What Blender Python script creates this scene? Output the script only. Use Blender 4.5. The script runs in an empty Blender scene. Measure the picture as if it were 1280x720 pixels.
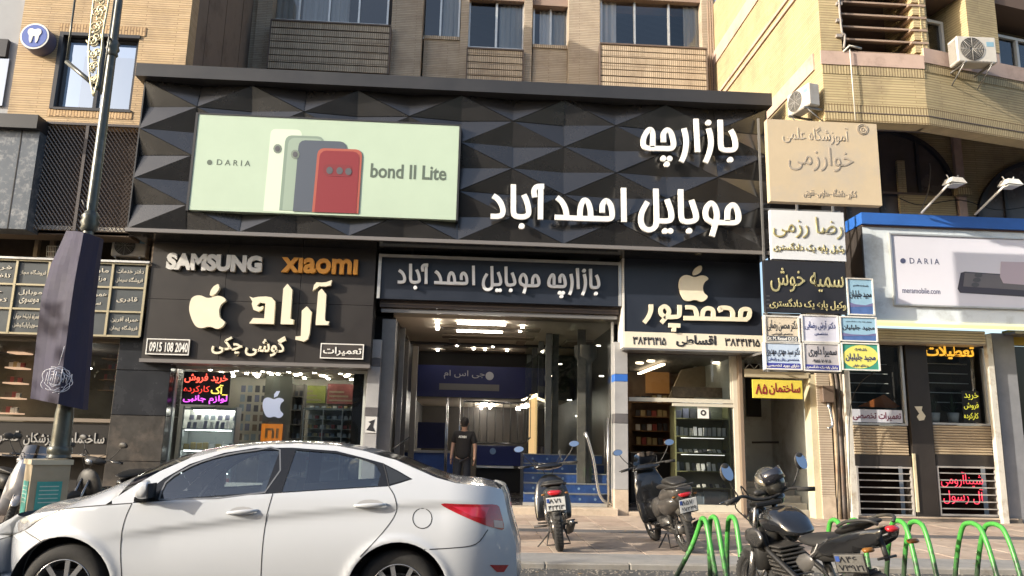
import bpy, bmesh, math, random, unicodedata
from mathutils import Vector, Matrix
from mathutils.geometry import delaunay_2d_cdt, tessellate_polygon
random.seed(7)
SC = bpy.context.scene
COL = SC.collection
R = math.radians

# ---------------------------------------------------------------- camera
FOC, YAW, PIT, ROL, CH = 975.0, R(3.2), R(11.2), R(1.3), 1.5
_F = Vector((math.sin(YAW)*math.cos(PIT), math.cos(YAW)*math.cos(PIT), math.sin(PIT)))
_R0 = Vector((math.cos(YAW), -math.sin(YAW), 0))
_U0 = _R0.cross(_F)
CR = _R0*math.cos(ROL) + _U0*math.sin(ROL)
CU = _U0*math.cos(ROL) - _R0*math.sin(ROL)
camd = bpy.data.cameras.new('camera')
camd.sensor_width = 36.0; camd.lens = FOC/1280*36.0
camd.clip_start = 0.05; camd.clip_end = 900
cam = bpy.data.objects.new('camera', camd); COL.objects.link(cam)
cam.matrix_world = Matrix(((CR.x, CU.x, -_F.x, 0), (CR.y, CU.y, -_F.y, 0), (CR.z, CU.z, -_F.z, CH), (0, 0, 0, 1)))
SC.camera = cam

# ---------------------------------------------------------------- light
SUN = Vector((1.0, .40, -.40)).normalized()
SUN_EL = math.asin(-SUN.z)
wd = bpy.data.worlds.new('World'); SC.world = wd; wd.use_nodes = True
wn = wd.node_tree; bg = wn.nodes['Background']
sky = wn.nodes.new('ShaderNodeTexSky'); sky.sky_type = 'NISHITA'; sky.sun_disc = False
sky.sun_elevation = SUN_EL
sky.sun_rotation = math.atan2(-SUN.x, -SUN.y)
sky.air_density = 1.0; sky.dust_density = 3.2
wn.links.new(sky.outputs[0], bg.inputs[0]); bg.inputs[1].default_value = 0.15
sd = bpy.data.lights.new('sun', 'SUN'); sd.energy = 3.5; sd.angle = R(.55); sd.color = (1, .92, .79)
so = bpy.data.objects.new('sun', sd); COL.objects.link(so)
so.rotation_euler = SUN.to_track_quat('-Z', 'Y').to_euler(); so.location = (-30, -12, 25)
SC.view_settings.view_transform = 'Standard'; SC.view_settings.look = 'None'
SC.view_settings.exposure = 0.98; SC.view_settings.gamma = 1.0
SC.cycles.max_bounces = 7; SC.cycles.diffuse_bounces = 3; SC.cycles.glossy_bounces = 4
SC.cycles.transparent_max_bounces = 12; SC.cycles.caustics_reflective = False; SC.cycles.caustics_refractive = False

def ray(px, py): return _F + CR*((px-640)/FOC) + CU*((360-py)/FOC)
def at(px, py, Y):
    d = ray(px, py); t = Y/d.y
    return d.x*t, CH+d.z*t
def atx(px, py, X):
    d = ray(px, py); t = X/d.x
    return d.y*t, CH+d.z*t
def atz(px, py, Z):
    d = ray(px, py); t = (Z-CH)/d.z
    return d.x*t, d.y*t
def xat(px, py, Y): return at(px, py, Y)[0]
def zat(px, py, Y): return at(px, py, Y)[1]
def rect(x0, y0, x1, y1, Y):
    """world rectangle (xa, xb, za, zb) on the plane y=Y seen at these photo bounds"""
    xm, ym = (x0+x1)/2, (y0+y1)/2
    return xat(x0, ym, Y), xat(x1, ym, Y), zat(xm, y1, Y), zat(xm, y0, Y)

# ---------------------------------------------------------------- object helpers
def tag(o, label=None, cat=None, group=None, kind=None):
    if label: o['label'] = label
    if cat: o['category'] = cat
    if group: o['group'] = group
    if kind: o['kind'] = kind
    return o
def thing(name, label, cat, loc=(0, 0, 0), group=None):
    o = bpy.data.objects.new(name, None); COL.objects.link(o); o.location = loc
    o.empty_display_size = .1
    return tag(o, label, cat, group)
def struct(name, mb, m):
    return tag(obj(name, mb, m), kind='structure')
def copy_tree(o, parent=None):
    c = o.copy(); COL.objects.link(c)
    if parent: c.parent = parent
    for ch in list(o.children): copy_tree(ch, c)
    return c

class MB:
    def __init__(s): s.v = []; s.f = []; s.sm = []; s.mi = []; s.cur = 0
    def add(s, vs, fs, smooth=False):
        b = len(s.v); s.v += [tuple(v) for v in vs]
        for f in fs: s.f.append([b+i for i in f]); s.sm.append(smooth); s.mi.append(s.cur)
        return s
    def box(s, x0, x1, y0, y1, z0, z1):
        return s.add([(x0,y0,z0),(x1,y0,z0),(x1,y1,z0),(x0,y1,z0),(x0,y0,z1),(x1,y0,z1),(x1,y1,z1),(x0,y1,z1)],
              [(0,3,2,1),(4,5,6,7),(0,1,5,4),(1,2,6,5),(2,3,7,6),(3,0,4,7)])
    def bbox(s, x0, x1, y0, y1, z0, z1, b=.01):
        """box with chamfered edges"""
        cs = []
        for sx, X in ((1, x0), (-1, x1)):
            for sy, Y in ((1, y0), (-1, y1)):
                for sz, Z in ((1, z0), (-1, z1)):
                    cs += [(X, Y+sy*b, Z+sz*b), (X+sx*b, Y, Z+sz*b), (X+sx*b, Y+sy*b, Z)]
        return s.hull(cs)
    def hull(s, pts, smooth=False, sub=0):
        bm = bmesh.new()
        for p in pts: bm.verts.new(p)
        r = bmesh.ops.convex_hull(bm, input=bm.verts)
        bad = [g for g in r['geom_interior'] if isinstance(g, bmesh.types.BMVert)] + [g for g in r['geom_unused'] if isinstance(g, bmesh.types.BMVert)]
        if bad: bmesh.ops.delete(bm, geom=list(set(bad)), context='VERTS')
        if sub:
            bmesh.ops.subdivide_edges(bm, edges=bm.edges[:], cuts=sub, use_grid_fill=True, smooth=.6)
        bm.verts.index_update()
        s.add([v.co[:] for v in bm.verts], [[v.index for v in f.verts] for f in bm.faces], smooth)
        bm.free(); return s
    def prism(s, pts, y0, y1):
        """polygon in (x,z), extruded from y0 (front) to y1"""
        n = len(pts)
        tri = tessellate_polygon([[Vector((p[0], p[1], 0)) for p in pts]])
        vs = [(p[0], y0, p[1]) for p in pts] + [(p[0], y1, p[1]) for p in pts]
        a = sum(pts[i][0]*pts[(i+1) % n][1]-pts[(i+1) % n][0]*pts[i][1] for i in range(n))
        fs = []
        for t in tri:
            A, B, C = (pts[i] for i in t)
            o = (B[0]-A[0])*(C[1]-A[1])-(C[0]-A[0])*(B[1]-A[1])
            t = t if o > 0 else (t[0], t[2], t[1])
            fs.append(t); fs.append((t[0]+n, t[2]+n, t[1]+n))
        for i in range(n):
            j = (i+1) % n
            fs.append((j, i, i+n, j+n) if a > 0 else (i, j, j+n, i+n))
        return s.add(vs, fs)
    def ribbon(s, pts, w, y0, y1, close=False):
        """flat stroke of width w along (x,z) points, extruded"""
        n = len(pts); L = []; Rr = []
        for i in range(n):
            a = pts[(i-1) % n] if (close or i > 0) else pts[i]
            b = pts[(i+1) % n] if (close or i < n-1) else pts[i]
            d = Vector((b[0]-a[0], b[1]-a[1])); d.normalize(); q = Vector((-d.y, d.x))*w/2
            L.append((pts[i][0]+q.x, pts[i][1]+q.y)); Rr.append((pts[i][0]-q.x, pts[i][1]-q.y))
        vs = [(p[0], y0, p[1]) for p in L]+[(p[0], y0, p[1]) for p in Rr]+[(p[0], y1, p[1]) for p in L]+[(p[0], y1, p[1]) for p in Rr]
        fs = []
        for i in range(n if close else n-1):
            j = (i+1) % n
            fs += [(i, n+i, n+j, j), (2*n+i, 2*n+j, 3*n+j, 3*n+i), (i, j, 2*n+j, 2*n+i), (n+i, 3*n+i, 3*n+j, n+j)]
        if not close: fs += [(0, 2*n, 3*n, n), (n-1, 2*n-1, 4*n-1, 3*n-1)]
        return s.add(vs, fs)
    def disc(s, cx, cz, r, y0, y1, n=20, rz=None):
        rz = rz or r
        return s.prism([(cx+r*math.cos(2*math.pi*i/n), cz+rz*math.sin(2*math.pi*i/n)) for i in range(n)], y0, y1)
    def tube(s, pts, r, n=8, close=False, cap=True):
        P = [Vector(p) for p in pts]; m = len(P)
        rs = r if isinstance(r, (list, tuple)) else [r]*m
        vs = []; pn = None
        for i in range(m):
            a = P[(i-1) % m] if (close or i > 0) else P[i]
            b = P[(i+1) % m] if (close or i < m-1) else P[i]
            t = (b-a).normalized()
            if pn is None:
                pn = t.orthogonal().normalized()
            else:
                pn = (pn-t*pn.dot(t));
                pn = pn.normalized() if pn.length > 1e-6 else t.orthogonal().normalized()
            q = t.cross(pn)
            for k in range(n):
                an = 2*math.pi*k/n
                vs.append(P[i]+(pn*math.cos(an)+q*math.sin(an))*rs[i])
        fs = []
        for i in range(m if close else m-1):
            j = (i+1) % m
            for k in range(n):
                l = (k+1) % n
                fs.append((i*n+k, i*n+l, j*n+l, j*n+k))
        if close is False and cap:
            fs.append(tuple(range(n-1, -1, -1))); fs.append(tuple((m-1)*n+k for k in range(n)))
        return s.add(vs, fs, True)
    def lathe(s, prof, c=(0, 0, 0), ax='z', n=24):
        """profile of (radius, height) revolved round an axis through c"""
        vs = []
        for r_, h in prof:
            for k in range(n):
                a = 2*math.pi*k/n; u, v = r_*math.cos(a), r_*math.sin(a)
                vs.append({'z': (c[0]+u, c[1]+v, c[2]+h), 'y': (c[0]+v, c[1]+h, c[2]+u), 'x': (c[0]+h, c[1]+u, c[2]+v)}[ax])
        fs = []
        for i in range(len(prof)-1):
            for k in range(n):
                l = (k+1) % n
                fs.append((i*n+k, i*n+l, (i+1)*n+l, (i+1)*n+k))
        return s.add(vs, fs, True)
    def ball(s, c, r, n=12, m=8):
        r = r if isinstance(r, (tuple, list)) else (r, r, r)
        vs = []; fs = []
        for i in range(m+1):
            th = math.pi*i/m
            for k in range(n):
                a = 2*math.pi*k/n
                vs.append((c[0]+r[0]*math.sin(th)*math.cos(a), c[1]+r[1]*math.sin(th)*math.sin(a), c[2]-r[2]*math.cos(th)))
        for i in range(m):
            for k in range(n):
                l = (k+1) % n
                fs.append((i*n+k, i*n+l, (i+1)*n+l, (i+1)*n+k))
        return s.add(vs, fs, True)
    def loft(s, rings, smooth=True, closed=True, caps=True):
        n = len(rings[0]); vs = [p for r_ in rings for p in r_]; fs = []
        for i in range(len(rings)-1):
            for k in range(n if closed else n-1):
                l = (k+1) % n
                fs.append((i*n+k, i*n+l, (i+1)*n+l, (i+1)*n+k))
        if caps and closed:
            fs.append(tuple(range(n-1, -1, -1))); fs.append(tuple((len(rings)-1)*n+k for k in range(n)))
        return s.add(vs, fs, smooth)
    def quad(s, a, b, c, d): return s.add([a, b, c, d], [(0, 1, 2, 3)])

def origin(o):
    v = Vector((0, 0, 0))
    while o is not None: v += o.location; o = o.parent
    return v
def obj(name, mb, m, parent=None, label=None, kind=None, smooth=None):
    me = bpy.data.meshes.new(name)
    off = origin(parent) if parent else Vector((0, 0, 0))
    me.from_pydata([(v[0]-off.x, v[1]-off.y, v[2]-off.z) for v in mb.v], [], mb.f)
    me.polygons.foreach_set('use_smooth', mb.sm if smooth is None else [smooth]*len(mb.f))
    for q in (m if isinstance(m, (list, tuple)) else [m]): me.materials.append(q)
    if isinstance(m, (list, tuple)): me.polygons.foreach_set('material_index', mb.mi)
    me.update()
    bm = bmesh.new(); bm.from_mesh(me)
    bmesh.ops.recalc_face_normals(bm, faces=bm.faces); bm.to_mesh(me); bm.free()
    o = bpy.data.objects.new(name, me); COL.objects.link(o)
    if parent: o.parent = parent
    if label: o['label'] = label
    if kind: o['kind'] = kind
    return o
def sub(o, lv=2, bev=None):
    if bev:
        b = o.modifiers.new('bevel', 'BEVEL'); b.width = bev; b.segments = 2; b.limit_method = 'ANGLE'
    if lv:
        m = o.modifiers.new('subsurf', 'SUBSURF'); m.levels = m.render_levels = lv
    for p in o.data.polygons: p.use_smooth = True
    return o
def cr(pts, k=5, close=False):
    """Catmull-Rom through points of any dimension"""
    P = [Vector(p) for p in pts]; n = len(P); out = []
    rng = range(n) if close else range(n-1)
    for i in rng:
        p0 = P[(i-1) % n] if (close or i > 0) else P[i]*2-P[i+1]
        p1 = P[i]; p2 = P[(i+1) % n]
        p3 = P[(i+2) % n] if (close or i < n-2) else p2*2-p1
        for j in range(k):
            t = j/k
            out.append(.5*((2*p1)+(p2-p0)*t+(2*p0-5*p1+4*p2-p3)*t*t+(3*p1-p0-3*p2+p3)*t*t*t))
    if not close: out.append(P[-1])
    return [tuple(p) for p in out]

# ---------------------------------------------------------------- materials
MC = {}
def mat(name, col, rough=.5, metal=0., var=.0, vs=3., bump=0., bs=40., spec=.5, emit=None, est=1., coat=0., dirt=None, ds=1.2, stretch=None, alpha=None):
    if name in MC: return MC[name]
    m = bpy.data.materials.new(name); m.use_nodes = True; MC[name] = m
    N = m.node_tree.nodes; L = m.node_tree.links; b = N['Principled BSDF']
    b.inputs['Base Color'].default_value = (*col, 1); b.inputs['Roughness'].default_value = rough
    b.inputs['Metallic'].default_value = metal; b.inputs['Specular IOR Level'].default_value = spec
    b.inputs['Coat Weight'].default_value = coat; b.inputs['Coat Roughness'].default_value = .04
    if emit: b.inputs['Emission Color'].default_value = (*emit, 1); b.inputs['Emission Strength'].default_value = est
    if var or bump or dirt:
        tc = N.new('ShaderNodeNewGeometry'); vec = tc.outputs['Position']
        if stretch:
            mp = N.new('ShaderNodeMapping'); mp.inputs['Scale'].default_value = stretch
            L.new(vec, mp.inputs[0]); vec = mp.outputs[0]
        last = None
        if var or dirt:
            nz = N.new('ShaderNodeTexNoise'); nz.inputs['Scale'].default_value = vs; nz.inputs['Detail'].default_value = 6; nz.inputs['Roughness'].default_value = .65
            L.new(vec, nz.inputs['Vector'])
            rp = N.new('ShaderNodeMapRange'); rp.inputs[1].default_value = .3; rp.inputs[2].default_value = .7
            rp.inputs[3].default_value = 1-var; rp.inputs[4].default_value = 1+var*.7
            L.new(nz.outputs['Fac'], rp.inputs[0])
            mx = N.new('ShaderNodeVectorMath'); mx.operation = 'SCALE'; mx.inputs[0].default_value = col
            L.new(rp.outputs[0], mx.inputs['Scale']); last = mx.outputs[0]
            rr = N.new('ShaderNodeMapRange'); rr.inputs[3].default_value = max(.02, rough-.08); rr.inputs[4].default_value = min(1, rough+.1)
            L.new(nz.outputs['Fac'], rr.inputs[0]); L.new(rr.outputs[0], b.inputs['Roughness'])
        if dirt:
            n2 = N.new('ShaderNodeTexNoise'); n2.inputs['Scale'].default_value = ds; n2.inputs['Detail'].default_value = 8; n2.inputs['Roughness'].default_value = .7
            L.new(vec, n2.inputs['Vector'])
            r2 = N.new('ShaderNodeMapRange'); r2.inputs[1].default_value = .5; r2.inputs[2].default_value = .72
            L.new(n2.outputs['Fac'], r2.inputs[0])
            m2 = N.new('ShaderNodeMixRGB'); m2.inputs[2].default_value = (*dirt, 1)
            if last is not None: L.new(last, m2.inputs[1])
            else: m2.inputs[1].default_value = (*col, 1)
            L.new(r2.outputs[0], m2.inputs[0]); last = m2.outputs[0]
        if last is not None: L.new(last, b.inputs['Base Color'])
        if bump:
            n3 = N.new('ShaderNodeTexNoise'); n3.inputs['Scale'].default_value = bs; n3.inputs['Detail'].default_value = 4
            L.new(vec, n3.inputs['Vector'])
            bp = N.new('ShaderNodeBump'); bp.inputs['Strength'].default_value = bump; bp.inputs['Distance'].default_value = .01
            L.new(n3.outputs['Fac'], bp.inputs['Height']); L.new(bp.outputs[0], b.inputs['Normal'])
    return m
def brick(name, c1, c2, mortar, bw=.24, bh=.055, ms=.008, vert=False, off=.5, dirt=(.16, .12, .09)):
    """thin ribbed facing brick in world space; u = x+y, v = z"""
    if name in MC: return MC[name]
    m = bpy.data.materials.new(name); m.use_nodes = True; MC[name] = m
    N = m.node_tree.nodes; L = m.node_tree.links; b = N['Principled BSDF']; b.inputs['Roughness'].default_value = .85
    g = N.new('ShaderNodeNewGeometry'); sp = N.new('ShaderNodeSeparateXYZ'); L.new(g.outputs['Position'], sp.inputs[0])
    ad = N.new('ShaderNodeMath'); ad.operation = 'ADD'; L.new(sp.outputs[0], ad.inputs[0]); L.new(sp.outputs[1], ad.inputs[1])
    cb = N.new('ShaderNodeCombineXYZ')
    if vert: L.new(sp.outputs[2], cb.inputs[0]); L.new(ad.outputs[0], cb.inputs[1])
    else: L.new(ad.outputs[0], cb.inputs[0]); L.new(sp.outputs[2], cb.inputs[1])
    bt = N.new('ShaderNodeTexBrick'); L.new(cb.outputs[0], bt.inputs['Vector']); bt.offset = off
    bt.inputs['Color1'].default_value = (*c1, 1); bt.inputs['Color2'].default_value = (*c2, 1); bt.inputs['Mortar'].default_value = (*mortar, 1)
    bt.inputs['Scale'].default_value = 1; bt.inputs['Mortar Size'].default_value = ms; bt.inputs['Brick Width'].default_value = bw
    bt.inputs['Row Height'].default_value = bh; bt.inputs['Mortar Smooth'].default_value = .25
    nz = N.new('ShaderNodeTexNoise'); nz.inputs['Scale'].default_value = 1.1; nz.inputs['Detail'].default_value = 9; nz.inputs['Roughness'].default_value = .7
    L.new(g.outputs['Position'], nz.inputs['Vector'])
    mr = N.new('ShaderNodeMapRange'); mr.inputs[1].default_value = .46; mr.inputs[2].default_value = .78; mr.inputs[4].default_value = .62
    L.new(nz.outputs['Fac'], mr.inputs[0])
    mx = N.new('ShaderNodeMixRGB'); L.new(mr.outputs[0], mx.inputs[0]); L.new(bt.outputs['Color'], mx.inputs[1]); mx.inputs[2].default_value = (*dirt, 1)
    L.new(mx.outputs[0], b.inputs['Base Color'])
    bp = N.new('ShaderNodeBump'); bp.inputs['Strength'].default_value = .9; bp.inputs['Distance'].default_value = .012; bp.invert = True
    L.new(bt.outputs['Fac'], bp.inputs['Height']); L.new(bp.outputs[0], b.inputs['Normal'])
    return m
def glass(name, tint=(.8, .85, .85), refl=.12, rough=.02, dark=.0):
    """window glass: mirror reflection over a tinted see-through pane"""
    if name in MC: return MC[name]
    m = bpy.data.materials.new(name); m.use_nodes = True; MC[name] = m
    N = m.node_tree.nodes; L = m.node_tree.links; N.remove(N['Principled BSDF'])
    t = N.new('ShaderNodeBsdfTransparent'); t.inputs[0].default_value = (*tint, 1)
    g = N.new('ShaderNodeBsdfGlossy'); g.inputs['Roughness'].default_value = rough; g.inputs[0].default_value = (1, 1, 1, 1)
    fr = N.new('ShaderNodeFresnel'); fr.inputs['IOR'].default_value = 1.5
    ad = N.new('ShaderNodeMath'); ad.inputs[1].default_value = refl; ad.use_clamp = True; L.new(fr.outputs[0], ad.inputs[0])
    geo = N.new('ShaderNodeNewGeometry'); nz = N.new('ShaderNodeTexNoise'); nz.inputs['Scale'].default_value = 1.3
    L.new(geo.outputs['Position'], nz.inputs['Vector'])
    bp = N.new('ShaderNodeBump'); bp.inputs['Strength'].default_value = .05; bp.inputs['Distance'].default_value = .05
    L.new(nz.outputs['Fac'], bp.inputs['Height']); L.new(bp.outputs[0], g.inputs['Normal'])
    x = N.new('ShaderNodeMixShader'); L.new(ad.outputs[0], x.inputs[0]); L.new(t.outputs[0], x.inputs[1]); L.new(g.outputs[0], x.inputs[2])
    L.new(x.outputs[0], N['Material Output'].inputs[0])
    return m

# ---------------------------------------------------------------- lettering
FORMS = {}
for cp in list(range(0xFB50, 0xFDFF))+list(range(0xFE70, 0xFEFD)):
    d = unicodedata.decomposition(chr(cp))
    if not d.startswith('<'): continue
    k, *cs = d.split()
    if k[1:-1] in ('isolated', 'initial', 'medial', 'final'):
        FORMS.setdefault(''.join(chr(int(c, 16)) for c in cs), {}).setdefault(k[1:-1], chr(cp))
def shape(s):
    s = s.replace('لا', '\u0001').replace('لآ', '\u0002')
    key = {'\u0001': 'لا', '\u0002': 'لآ'}
    K = [key.get(c, c) for c in s]; out = []
    for i, c in enumerate(K):
        f = FORMS.get(c)
        if not f: out.append(c); continue
        pj = i > 0 and 'initial' in FORMS.get(K[i-1], {})
        nj = 'initial' in f and i < len(K)-1 and 'final' in FORMS.get(K[i+1], {})
        out.append(f['medial'] if pj and nj and 'medial' in f else f['final'] if pj and 'final' in f else f['initial'] if nj else f.get('isolated', c))
    out.reverse(); r = []; i = 0
    while i < len(out):
        j = i
        while j < len(out) and (out[j].isdigit() or out[j] in '٫٬'): j += 1
        if j > i: r += reversed(out[i:j]); i = j
        else: r.append(out[i]); i += 1
    return ''.join(r)
def text(name, s, box, Y, m, parent=None, bold=0., depth=.02, fit='xz', label=None, raw=False, back=None, kind=None, shear=0., world=None):
    """lettering as a mesh filling the photo box (x0,y0,x1,y1) on plane y=Y, front at Y-depth"""
    if any('\u0600' <= c <= '\u06ff' for c in s) and not raw: s = shape(s)
    c = bpy.data.curves.new(name, 'FONT'); c.body = s; c.size = 1; c.offset = bold; c.extrude = .5; c.resolution_u = 3; c.shear = shear
    o = bpy.data.objects.new(name, c); COL.objects.link(o)
    bpy.context.view_layer.update()
    me = bpy.data.meshes.new_from_object(o.evaluated_get(bpy.context.evaluated_depsgraph_get()))
    bpy.data.objects.remove(o); bpy.data.curves.remove(c)
    xs = [v.co.x for v in me.vertices]; ys = [v.co.y for v in me.vertices]
    xa, xb, za, zb = world if world else rect(*box, Y)
    a, b_, c_, d = min(xs), max(xs), min(ys), max(ys)
    sx = (xb-xa)/(b_-a); sz = (zb-za)/(d-c_)
    if fit == 'x': sz = sx; za = (za+zb)/2-(d-c_)*sz/2
    if fit == 'z': sx = sz; xa = (xa+xb)/2-(b_-a)*sx/2
    off = origin(parent) if parent else Vector((0, 0, 0))
    for v in me.vertices:
        x, y, z = v.co
        v.co = (xa+(x-a)*sx-off.x, Y-depth/2-z*depth-off.y, za+(y-c_)*sz-off.z)
    bm = bmesh.new(); bm.from_mesh(me); bmesh.ops.remove_doubles(bm, verts=bm.verts, dist=1e-5)
    bmesh.ops.recalc_face_normals(bm, faces=bm.faces); bm.to_mesh(me); bm.free()
    me.materials.clear(); me.materials.append(m); me.name = name
    r_ = bpy.data.objects.new(name, me); COL.objects.link(r_)
    if parent: r_.parent = parent
    if label: r_['label'] = label
    if kind: r_['kind'] = kind
    return r_
# ---------------------------------------------------------------- palette
BLACKP = mat('black_composite', (.020, .019, .019), .25, var=.10, vs=1.5, spec=1.0)
CAPM = mat('charcoal_metal', (.030, .030, .033), .45, var=.15, vs=2)
WHITE = mat('white_acrylic', (.78, .77, .73), .35, var=.05, vs=6)
CREAM = mat('cream_acrylic', (.78, .72, .56), .35, var=.04, vs=6)
DARK = mat('dark_void', (.02, .018, .017), .8)
DKBR = mat('dark_brown_panel', (.05, .042, .038), .5, var=.2, vs=2)
NAVY = mat('navy_panel', (.022, .027, .040), .35, var=.15, vs=2)
ALU = mat('aluminium', (.62, .61, .58), .35, .6, var=.1, vs=8)
ALUW = mat('white_painted_metal', (.7, .69, .65), .45, var=.1, vs=5, dirt=(.4, .36, .3))
GREYM = mat('grey_metal', (.25, .25, .25), .4, .5, var=.15)
STEEL = mat('steel', (.5, .5, .5), .25, .9)
CHROME = mat('chrome', (.8, .8, .8), .08, 1)
GLS = glass('shop_glass', (.8, .84, .82), .035)
GLSW = glass('window_glass', (.72, .75, .8), .05)
CURT = mat('curtain', (.85, .82, .76), .9, var=.15, vs=4, bump=.8, bs=12, stretch=(1, 1, .05))
BRK_L = brick('buff_brick', (.60, .45, .28), (.52, .38, .22), (.36, .25, .15), 1.3, .050, .007)
BRK_M = brick('tan_brick', (.50, .42, .33), (.43, .36, .275), (.28, .22, .165), 1.1, .050, .007)
BRK_MV = brick('tan_brick_upright', (.55, .46, .35), (.45, .37, .28), (.17, .13, .09), .30, .055, .008, vert=True, off=0.)
BRK_R = brick('yellow_brick', (.53, .43, .25), (.46, .375, .21), (.34, .26, .14), 1.3, .052, .008)
BRK_RV = brick('yellow_brick_upright', (.51, .415, .24), (.43, .35, .20), (.2, .14, .07), .30, .055, .009, vert=True, off=0.)
PINK = mat('pink_render', (.50, .37, .31), .9, var=.12, vs=2, bump=.2, bs=20, dirt=(.3, .22, .18))
RENDER = mat('brown_render', (.21, .165, .13), .9, var=.12, vs=1.2, bump=.15, bs=10, dirt=(.12, .09, .07))
SOFF = mat('soffit_render', (.42, .34, .27), .9, var=.12, vs=1.5)
GREYR = mat('grey_cladding', (.30, .31, .33), .5, var=.1, vs=1)
ASPH = mat('asphalt', (.085, .082, .078), .9, var=.35, vs=5, bump=.6, bs=220, dirt=(.10, .09, .075), ds=1.6)
KERBM = mat('kerb_concrete', (.30, .28, .25), .9, var=.2, vs=4, bump=.3, bs=90, dirt=(.16, .14, .11), ds=2)
GROUT = mat('grout', (.17, .13, .10), .95, var=.2, vs=4)
PAVE = [mat('paving_%s' % n, c, .8, var=.16, vs=7, bump=.2, bs=120, dirt=(.24, .185, .14), ds=1.3) for n, c in (('buff', (.44, .345, .27)), ('rose', (.42, .315, .245)), ('sand', (.47, .375, .295)))]
CONC = mat('pavement_concrete', (.27, .26, .245), .9, var=.2, vs=3, bump=.3, bs=90, dirt=(.36, .33, .29), ds=.9)
STONE = mat('beige_stone', (.52, .43, .33), .6, var=.15, vs=5, dirt=(.35, .27, .2), ds=3)
PLAST = mat('black_plastic', (.018, .018, .019), .38, var=.2, vs=20)
RUB = mat('rubber', (.028, .027, .026), .85, var=.3, vs=30, bump=.3, bs=200)

# ---------------------------------------------------------------- ground
struct('ground', MB().quad((-140, -140, -.03), (140, -140, -.03), (140, 160, -.03), (-140, 160, -.03)), mat('far_ground', (.10, .095, .085), .95, var=.2, vs=.5))
KY = 9.55
rd = MB(); rd.quad((-60, -16, .06), (60, -16, .06), (60, KY, .06), (-60, KY, .06)); struct('road', rd, ASPH)
sw = MB(); sw.box(-40, 40, KY+.14, 30, -.02, .10); struct('sidewalk', sw, GROUT)
k0 = None
sidew = bpy.data.objects['sidewalk']
for i in range(30):
    x = -14+i*1.0
    k = obj('kerb_stone', MB().bbox(x+.004, x+.996, KY, KY+.136, -.02, .125+.004*random.random(), .012), KERBM, sidew) if k0 is None else k0.copy()
    if k0 is None: k0 = k; kx = x
    else: COL.objects.link(k); k.location.x = x-kx; k.location.z = random.uniform(-.006, .004)
# concrete band behind the kerb
for i in range(12):
    x = -12+i*2.4
    obj('concrete_slab', MB().box(x+.006, x+2.394, KY+.145, 10.45, .1, .116+.002*(i % 2)), CONC, sidew)
# paving slabs, one object each, two zones with the dark channel between
protos = []
TS = .60
def slab(ix, y0, y1, zc):
    x = -3.6+ix*TS
    key = (round(y1-y0, 3))
    for k_, p_ in protos:
        if k_ == key: break
    else:
        p_ = [obj('paving_slab', MB().bbox(0, TS-.008, 0, y1-y0-.008, -.03, .02, .004), PAVE[j], sidew) for j in range(3)]
        for q in p_: q.location = (0, 0, -5)
        protos.append((key, p_))
    src = random.choice(p_)
    c = src.copy(); COL.objects.link(c); c.location = (x, y0, zc+random.uniform(-.003, .003)-.0)
    c.rotation_euler = (random.uniform(-.002, .002), random.uniform(-.002, .002), 0)
rows = [10.46+.60*i for i in range(4)]+[12.86]
for j in range(4):
    for i in range(28): slab(i, rows[j], rows[j+1], .10)
for j in range(5):
    for i in range(28): slab(i, 13.34+.6*j, 13.94+.6*j, .10)
for k_, p_ in protos:
    for q in p_: bpy.data.objects.remove(q)
dc = MB()
for i in range(20): dc.box(-4+i*.9+.01, -3.1+i*.9-.01, 12.87, 13.33, .1, .118)
obj('channel_cover', dc, mat('dark_granite', (.12, .115, .115), .6, var=.2, vs=5), sidew, kind='stuff')

# ---------------------------------------------------------------- main apartment building (set back, in shade)
YM = 19.5
def win(parent, x0, y0, x1, y1, Y, cols=2, fr=.045, fm=None, panes=None, curtain=None, d=.1, name='window', dark=True):
    xa, xb, za, zb = rect(x0, y0, x1, y1, Y)
    return winw(parent, xa, xb, za, zb, Y, cols, fr, fm, curtain, d, name)
def winw(parent, xa, xb, za, zb, Y, cols=2, fr=.045, fm=None, curtain=None, d=.1, name='window', gm=None):
    fm = fm or ALU
    w = obj(name, MB().box(xa, xb, Y+.8, Y+.82, za, zb), DARK, parent)
    f = MB(); f.box(xa, xb, Y-d/2, Y+d/2, zb-fr, zb); f.box(xa, xb, Y-d/2, Y+d/2, za, za+fr)
    cw = (xb-xa)/cols
    for i in range(cols+1):
        xc = xa+i*cw; a = max(xa, xc-fr/2); b = min(xb, xc+fr/2)
        if i == 0: b = xa+fr
        if i == cols: a = xb-fr
        f.box(a, b, Y-d/2+.004*(i % 2), Y+d/2, za+fr, zb-fr)
    obj('frame', f, fm, w)
    for i in range(cols):
        obj('pane', MB().quad((xa+i*cw+fr/2, Y+.006, za+fr), (xa+(i+1)*cw-fr/2, Y+.006, za+fr), (xa+(i+1)*cw-fr/2, Y+.006, zb-fr), (xa+i*cw+fr/2, Y+.006, zb-fr)), gm or GLSW, w)
    if curtain:
        for (u0, u1) in curtain:
            cm = MB(); n = max(4, int((u1-u0)*(xb-xa)/.045)); pts = []
            for i in range(n+1):
                pts.append((xa+(u0+(u1-u0)*i/n)*(xb-xa), Y+.09+.03*math.sin(i*1.9)+.012*math.sin(i*.7)))
            for i in range(n):
                cm.quad((pts[i][0], pts[i][1], za), (pts[i+1][0], pts[i+1][1], za), (pts[i+1][0], pts[i+1][1], zb), (pts[i][0], pts[i][1], zb))
            obj('curtain', cm, CURT, w)
    return w
bM = thing('apartment_building', 'tan brick apartment building set back behind the black sign, curtained windows over ribbed panels', 'building', (0, YM, 0))
xl, xr = -5.72, 6.48
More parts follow.
